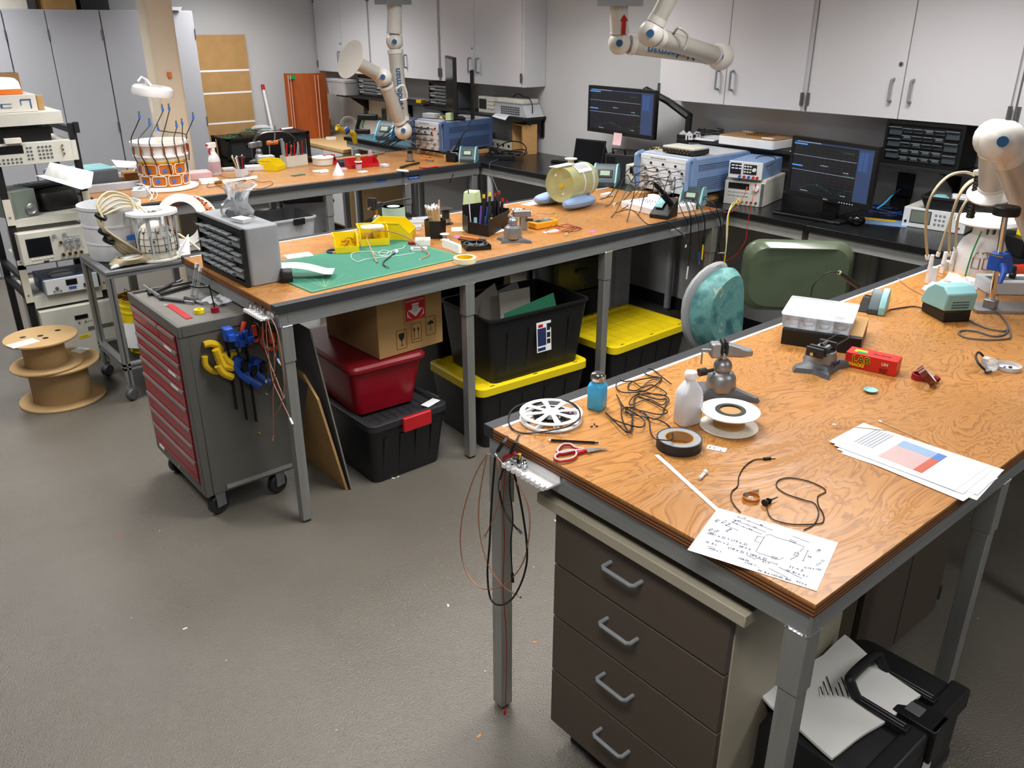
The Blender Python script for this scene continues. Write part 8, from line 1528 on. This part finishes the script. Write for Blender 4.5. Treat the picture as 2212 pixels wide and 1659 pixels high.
p=P(573,352,z=Z1)+Vector((0,.1,0)); t=thing('bench_vise','grey bench vise behind the yellow bin on the far bench','vise',p,.4); vise_base(t,1.0); MB('cast').lathe([(.04,.018),(.036,.05),(.028,.065),(0,.065)],24).build('body',t); MB('cast').sph((0,0,.085),.026,18).build('ball',t); MB('cast').loft([[(x,y,z) for y,z in((-.02,.12),(.02,.12),(.02,.165),(-.02,.165))] for x in(-.10,-.02)]).build('jaw',t,bevel=.008); MB('cast').loft([[(x,y,z) for y,z in((-.02,.12),(.02,.12),(.02,.165),(-.02,.165))] for x in(.0,.03)]).build('jaw',t,bevel=.004)
p=P(597,350,z=Z1)+Vector((.02,.1,0)); t=thing('third_hand','helping-hand stand with orange clamps between the vise and the tool box','stand',p,0); MB('steel').cyl((-.03,0,0),(-.03,0,.15),.006,n=10).cyl((.0,0,.14),(.02,.01,.28),.006,n=10).build('rods',t) if 0 else MB('steel').tube([(-.03,0,0),(-.02,0,.14),(.03,.0,.15),(.05,0,.28)],.006,10).build('rod',t)
for x in(-.02,.035): MB('orange').cyl((x-.02,0,.145),(x+.02,0,.147),.018,n=16).build('clamp',t)
MB('black').cyl((.055,0,.148),(.08,0,.15),.018,n=14).build('knob',t)
# tool box with pliers
t=thing('tool_caddy','pale grey open box crammed with red and steel hand tools on the far bench','box',P(640,360,z=Z1)+Vector((.02,.07,0)),.12); MB('instr').tub(.20,.10,.20,.10,.085,.003,.003).build('box',t); cb=Vector(t.location)
for i in range(14):
    m=('grey','red','steel','black','wood_pale','red_dark','dark')[i%7]; b=cb+Vector((-.08+.012*i,random.uniform(-.03,.03),.006)); e=b+Vector((random.uniform(-.02,.03),random.uniform(-.01,.02),.14+.05*random.random())); stick('hand tool standing in the pale grey box on the far bench',b,e,.0065,m,m,.01,.006,'tool','hand_tool','hand tools in the pale grey box')
bx('steel_ruler','grey metal strip standing at the left of the tool box','strip',622,352,.015,.03,.19,'grey',0,(.0,.06))
# round white tub
p=P(706,357,z=Z1)+Vector((.0,.06,0)); t=thing('plastic_tub','round white lidded plastic tub right of the tool box','tub',p,0); MB('off_white').lathe([(0,0),(.082,0),(.085,.004),(.085,.05),(0,.05)],40).build('tub',t); MB('white_bright').lathe([(0,.0501),(.088,.0501),(.09,.053),(.09,.062),(.086,.065),(0,.065)],40).build('lid',t)
t=bx('mouse_shell','glossy black rounded object left of the white tub','mouse',680,352,.06,.08,.04,'black_gloss',.2,(0,.05),r=.025)
# red bins
for (u,v,w,lab) in((790,362,.26,'long red parts bin near the middle of the far bench'),(722,356,.08,'small red parts bin seen through beside the white cone')):
    bin_(lab,tuple(P(u,v,z=Z1)+Vector((0,.06,0))),-.12,w,.10,.07,'red')
p=P(734,379,z=Z1)+Vector((0,.02,0)); t=thing('plastic_cone','translucent white cone standing in front of the red bins','cone',p,0); MB('bottle_white').lathe([(0,0),(.046,0),(.046,.002),(.002,.095),(0,.096)],32).build('cone',t)
p=P(778,366,z=Z1)+Vector((0,.02,0)); t=thing('glass_jar','small clear jar with a maroon liquid in front of the red bin','jar',p,0); MB('pink_clear').lathe([(0,0),(.024,0),(.024,.04),(0,.04)],24).build('jar',t); MB('red_dark').lathe([(0,.0402),(.022,.0402),(.022,.055),(0,.055)],24).build('band',t); MB('white_bright').lathe([(0,.0552),(.03,.0552),(.03,.062),(0,.062)],24).build('lid',t)
t=thing('label_bottle','white topped brown label bottle standing on the small jar','bottle',tuple(p+Vector((0,0,.0622))),0); MB('brown_board').rbox(.03,.03,.045,.006,.002).m('white_bright').rbox(.034,.034,.01,.006,.002,(0,0,.0452)).build('bottle',t)
p=P(811,343,z=Z1)+Vector((0,.08,0)); t=thing('purple_bottle','small clear purple bottle behind the right end of the red bin','bottle',p,0); MB('purple_clear' if 0 else 'pink_clear').lathe([(0,0),(.02,0),(.02,.05),(.012,.062),(0,.064)],20).build('bottle',t)
for u,v,w,d,h,m,lab in((748,370,.05,.04,.02,'pink_clear','pink labelled small box right of the cone'),(700,372,.12,.07,.006,'paper','white card with printed notes left of the cone'),(704,374,.07,.04,.02,'white_bright','white small carton lying left of the cone'),(790,375,.07,.045,.014,'frost_more','flat clear case in front of the jar'),(838,362,.05,.06,.022,'frost_more','small frosted tray at the right end of the red bin'),(745,360,.04,.05,.035,'navy','dark blue small box right of the white cone'),(650,380,.11,.05,.004,'pcb','green circuit board scrap in front of the tool box')):
    bx('small_box',lab,'box',u,v,w,d,h,m,random.uniform(-.4,.3),(0,.02),r=.003)
for L,r,m,lab in(([(700,350),(760,345),(812,338)],.012,'dark','long dark bar tool lying behind the red bin'),([(720,345),(790,336),(830,330)],.008,'wood_pale','wooden dowel lying behind the dark bar tool'),([(865,362),(885,356),(905,352)],.009,'dark','black handled cutter left of the steel can'),([(905,362),(925,362),(945,360)],.006,'red','red marker lying right of the steel can'),([(858,368),(880,370)],.01,'bottle_white','clear tube of glue left of the steel can')):
    cable('hand_tool',lab,'tool',onz(L,Z1,r+.001),r,m,8,ends=((1,m,.01,r*.6,'tip'),))
p=P(889,349,z=Z1)+Vector((0,.02,0)); t=thing('steel_can','small brushed steel dispenser can with a black pump top','can',p,0); MB('steel').lathe([(0,0),(.03,0),(.026,.004),(.026,.065),(0,.066)],28).build('can',t); MB('black').lathe([(.02,.0662),(.022,.085),(.012,.09),(0,.09)],20).build('pump',t); MB('black').lathe([(.0,-.0001),(.04,-.0001),(.04,.003),(.0305,.004)],28).build('base',t)
cable('test_lead','black test lead coiled at the near left of the far bench','test lead',onz(zc(420,250,4.885,[(500,635),(560,640),(610,590),(620,560),(560,545),(430,540),(300,580),(250,600),(300,650),(420,665),(540,650),(700,705),(800,700),(820,730),(700,770),(520,765),(430,745),(520,700),(540,680),(450,700),(300,740),(150,755),(135,730),(200,710),(300,770),(400,780),(500,760)]),Z1,.002,.006),.0018,'black',ends=((0,'red',.03,.004,'probe'),))
t=bx('marked_tube','white tube with black printed markings lying in the coiled lead','tube',512,392,.30,.03,.02,'white_bright',.08,(.02,.0),r=.009); MB('brass').rbox(.05,.035,.022,.006,.003,(-.16,0,0)).build('brass_end',t); MB('dark').box(-.08,.10,-.0005,.012,.0201,.0206).build('print',t)
# fan of cables into the darker analyzer
colr=['yellow','red','blue','orange','white_plastic','purple','green','red','blue','yellow','orange','white_plastic','blue','red']
for i in range(14):
    s=Vector((vC.x-.12,vC.y+.13-.075*(i%4)+.01*(i//4),vC.z+.20-.05*(i//4))); e=P(830+5*(i%5),300+6*(i//3),z=Z1+.03+.004*i); e=P(815+8*(i%5),303+4*(i//3),z=Z1+.02)
    m_=s*.5+e*.5+Vector((-.0,.0,.07-.01*(i%4)))
    cable('test_cable','black test cable with a coloured sleeve fanning out of the darker blue analyzer','cable',[s,s+Vector((-.05,0,.005)),m_,e],.004,'black',ends=((0,colr[i],.03,.007,'colour_sleeve'),),group='black test cables of the darker blue analyzer')
for i,(u,v) in enumerate(((905,335),(915,338),(922,346),(908,344))): cable('adapter','small orange tipped connector lying near the darker blue analyzer','connector',onz([(u,v),(u+12,v+1)],Z1,.006),.005,('steel','orange')[i%2],8,ends=((1,'brass',.012,.006,'tip'),),group='loose connectors near the darker blue analyzer')
# ---- beyond the far bench
ZM=HB+.0045
t=thing('glue_gun','black hot glue gun with a green trigger on a stand over the blue-grey mat','glue gun',tuple(P(795,290,z=ZM)+Vector((.02,.0,0))),-.9); MB('black').loft([[(x,y,z) for y,z in((-.022,.14),(.022,.14),(.022,.20),(-.022,.20))] for x in(-.12,.10)]).build('gun_body',t,bevel=.012); MB('black').tube([(-.10,0,.15),(-.13,0,.08),(-.15,0,.0)],[.024,.02,.022],10).build('grip',t); MB('green').tube([(-.05,0,.14),(-.075,0,.09),(-.07,0,.06)],.008,8).build('trigger',t); MB('dark').cyl((.10,0,.165),(.17,0,.15),.018,.008,n=14).build('nozzle',t); MB('black').rbox(.16,.06,.045,.008,.004,(-.08,0,0)).build('stand',t)
t=station('rounded blue and black soldering station on the blue-grey mat','' ,0) if 0 else station('rounded blue and black soldering station on the blue-grey mat',tuple(P(848,303,z=ZM)+Vector((.02,.08,0))),-1.2,1.35,side='skyblue')
t=thing('solder_reel','steel solder reel on the blue-grey mat left of the soldering station','reel',P(817,300,z=ZM)+Vector((.0,.03,0)),0); MB('white_plastic').lathe([(0,0),(.028,0),(.028,.003),(0,.003)],24).lathe([(0,.05),(.028,.05),(.028,.053),(0,.053)],24).build('flange',t); MB('steel').lathe([(.02,.003),(.02,.05)],24).build('solder',t)
ZW=.9305
p=P(698,290,z=ZW)+Vector((.02,.05,0)); t=thing('coil_prototype','cream and tan half-round coil prototype on the wood counter','prototype',p,-.5); MB('beige').rbox(.22,.14,.06,.006,.003).build('base',t)
MB('masking').loft([[(x,.10*math.cos(a),.07+.11*math.sin(a)) for x in(-.10,.04)]+[(x,.095*math.cos(a),.07+.105*math.sin(a)) for x in(.04,-.10)] for a in [k*PI/12 for k in range(13)]]).build('cream_shell',t); MB('wood').loft([[(.045,.085*math.cos(a),.07+.095*math.sin(a)),(.11,.085*math.cos(a),.07+.095*math.sin(a)),(.11,.0,.07),(.045,.0,.07)] for a in [k*PI/10 for k in range(11)]]).build('tan_core',t)
p=P(757,290,z=ZW+.02)+Vector((.02,.05,0)); t=thing('tubing_coil','loose coil of clear tubing on the wood counter','tubing',(p.x,p.y,ZW),-.6)
for k in range(3): MB('frost').tube([((.10-.012*k)*math.cos(a),.012*k,.115+(.10-.012*k)*math.sin(a)) for a in [j*PI/14 for j in range(28)]],.006,6,closed=True).build('loop',t)
t=thing('clamp_drill','yellow clamp tool with a blue knob held on a grey post before the wood counter','clamp',(P(770,320,y=6.95).x,6.95,0),0); o=Vector(t.location); a=P(768,322,y=6.95)-o; b=P(757,270,y=6.95)-o
MB('grey').cyl((a.x,a.y,0),(a.x,a.y,a.z),.03,n=18).build('post',t); MB('yellow_tool').tube([P(768,310,y=6.95)-o,P(764,290,y=6.95)-o,P(756,285,y=6.94)-o],[.022,.026,.02],10).build('body',t); MB('yellow_tool').tube([P(765,288,y=6.95)-o,P(745,283,y=6.95)-o,P(728,275,y=6.95)-o],[.02,.018,.03],10).build('arm',t); MB('blue').cyl(P(745,284,y=6.95)-o,P(752,279,y=6.95)-o,.03,n=12).build('knob',t); MB('steel').cyl(P(728,272,y=6.94)-o,P(742,270,y=6.94)-o,.008,n=8).build('spindle',t)
bx('small_tray','white plastic trays stacked on the wood counter edge','tray',722,303,.11,.08,.03,'white_plastic',-.4,(.0,.03),z=ZW)
# cables and bundle on the left counter
for i in range(5):
    c=P(1075+7*i,338-2*(i%3),z=Z1+.01); cable('power_cord','black power cord in the bundle on the left counter','cord',[c+Vector((.10*math.cos(a*1.1+i)+.01*i,.13*math.sin(a*1.1+i),.012+.012*math.sin(a*2+i)+.004*i)) for a in range(8)],.005,'black',group='black cords bundled on the left counter')
t=thing('power_adapter','black power adapter in the cord bundle on the left counter','adapter',tuple(P(1090,345,z=Z1)),-.9); MB('black').rbox(.16,.07,.04,.008,.004).build('body',t)
cable('power_cord','large loop of black cord standing above the cord bundle','cord',[P(1055,342,x=4.75),P(1075,318,x=4.8),P(1100,306,x=4.85),P(1125,308,x=4.88),P(1137,322,x=4.86),P(1125,335,x=4.8),P(1095,338,x=4.75)],.005,'black')
cable('power_cord','grey cord hanging down from the left counter edge','cord',[P(1075,345,z=Z1+.004),P(1062,350,z=Z1+.004),P(1058,355,x=4.39),P(1058,368,x=4.39),P(1068,395,x=4.39),P(1080,425,x=4.39)],.004,'grey_dark')
cable('power_cord','black cord hanging from the edge-on monitor over the darker blue analyzer','cord',[P(1018,258,x=4.55),P(1010,275,x=4.42),P(995,300,x=4.38),P(990,330,x=4.37),P(985,352,x=4.35),P(978,378,y=5.65),P(972,395,y=5.65)],.004,'black')
for i,(u,v,m) in enumerate(((1900,455,'blue'),(1925,462,'navy'),(1950,452,'navy'),(1890,465,'navy'))):
    c=P(u,v,z=Z1+.008)+Vector((.03,0,0)); cable('network_cable','blue network cable tangled behind the right monitor','cable',[c+Vector((.08*math.cos(a*1.2+i),.12*math.sin(a*1.2+i),.010+.01*math.sin(a+i)+.004*i)) for a in range(8)],.0045,m,group='blue network cables behind the right monitor')
cable('network_cable','light blue network cable rising to the wall outlet','cable',[P(1895,450,x=4.85),P(1910,440,x=4.95),P(1930,420,x=5.1),P(1945,408,x=5.17)],.005,'skyblue')
t=thing('folder','blue and yellow paper folder lying on the right counter in front of the cables','folder',tuple(P(1900,483,z=Z1)+Vector((.05,.0,0))),-1.2); sheet(.26,.17,2,2,lambda a,b:0,.002,'rs_blue').build('folder',t); MB('yellow_tool').box(-.12,.06,.03,.08,.0022,.0035).build('yellow_sheet',t)
t=thing('lockers_shadow','',"",(0,0,0)) if 0 else None
t=thing('maroon_bin','dark maroon storage bin under the left counter','bin',(4.75,4.75,.50),-1.57); MB('maroon' if 'maroon' in MATS else 'red_dark').rbox(.7,.4,.25,.02,.006).build('bin',t); t2=thing('storage_tote','clear grey tote with a black latch under the maroon bin','storage tote',(4.75,4.75,0),-1.57); MB('frost_more').rbox(.7,.42,.498,.02,.006).build('body',t2); MB('black').box(-.05,.05,-.225,-.21,.40,.49).build('latch',t2)
# floor scraps
for i,(u,v,m) in enumerate(((400,1358,'white_bright'),(968,1308,'white_bright'),(1155,1388,'orange'),(1035,1590,'orange'),(1200,1125,'white_bright'),(850,1033,'white_bright'),(690,905,'orange'),(340,915,'white_bright'),(255,1160,'red'),(860,1030,'off_white'))):
    o=MB(m).box(-.008,.008,-.003,.003,0,.0015).build('paper_scrap'); o.location=P(u,v,z=.0003); o.rotation_euler=(0,0,i*1.1); tag(o,'tiny coloured scrap lying on the bare floor','scrap','tiny scraps on the floor')
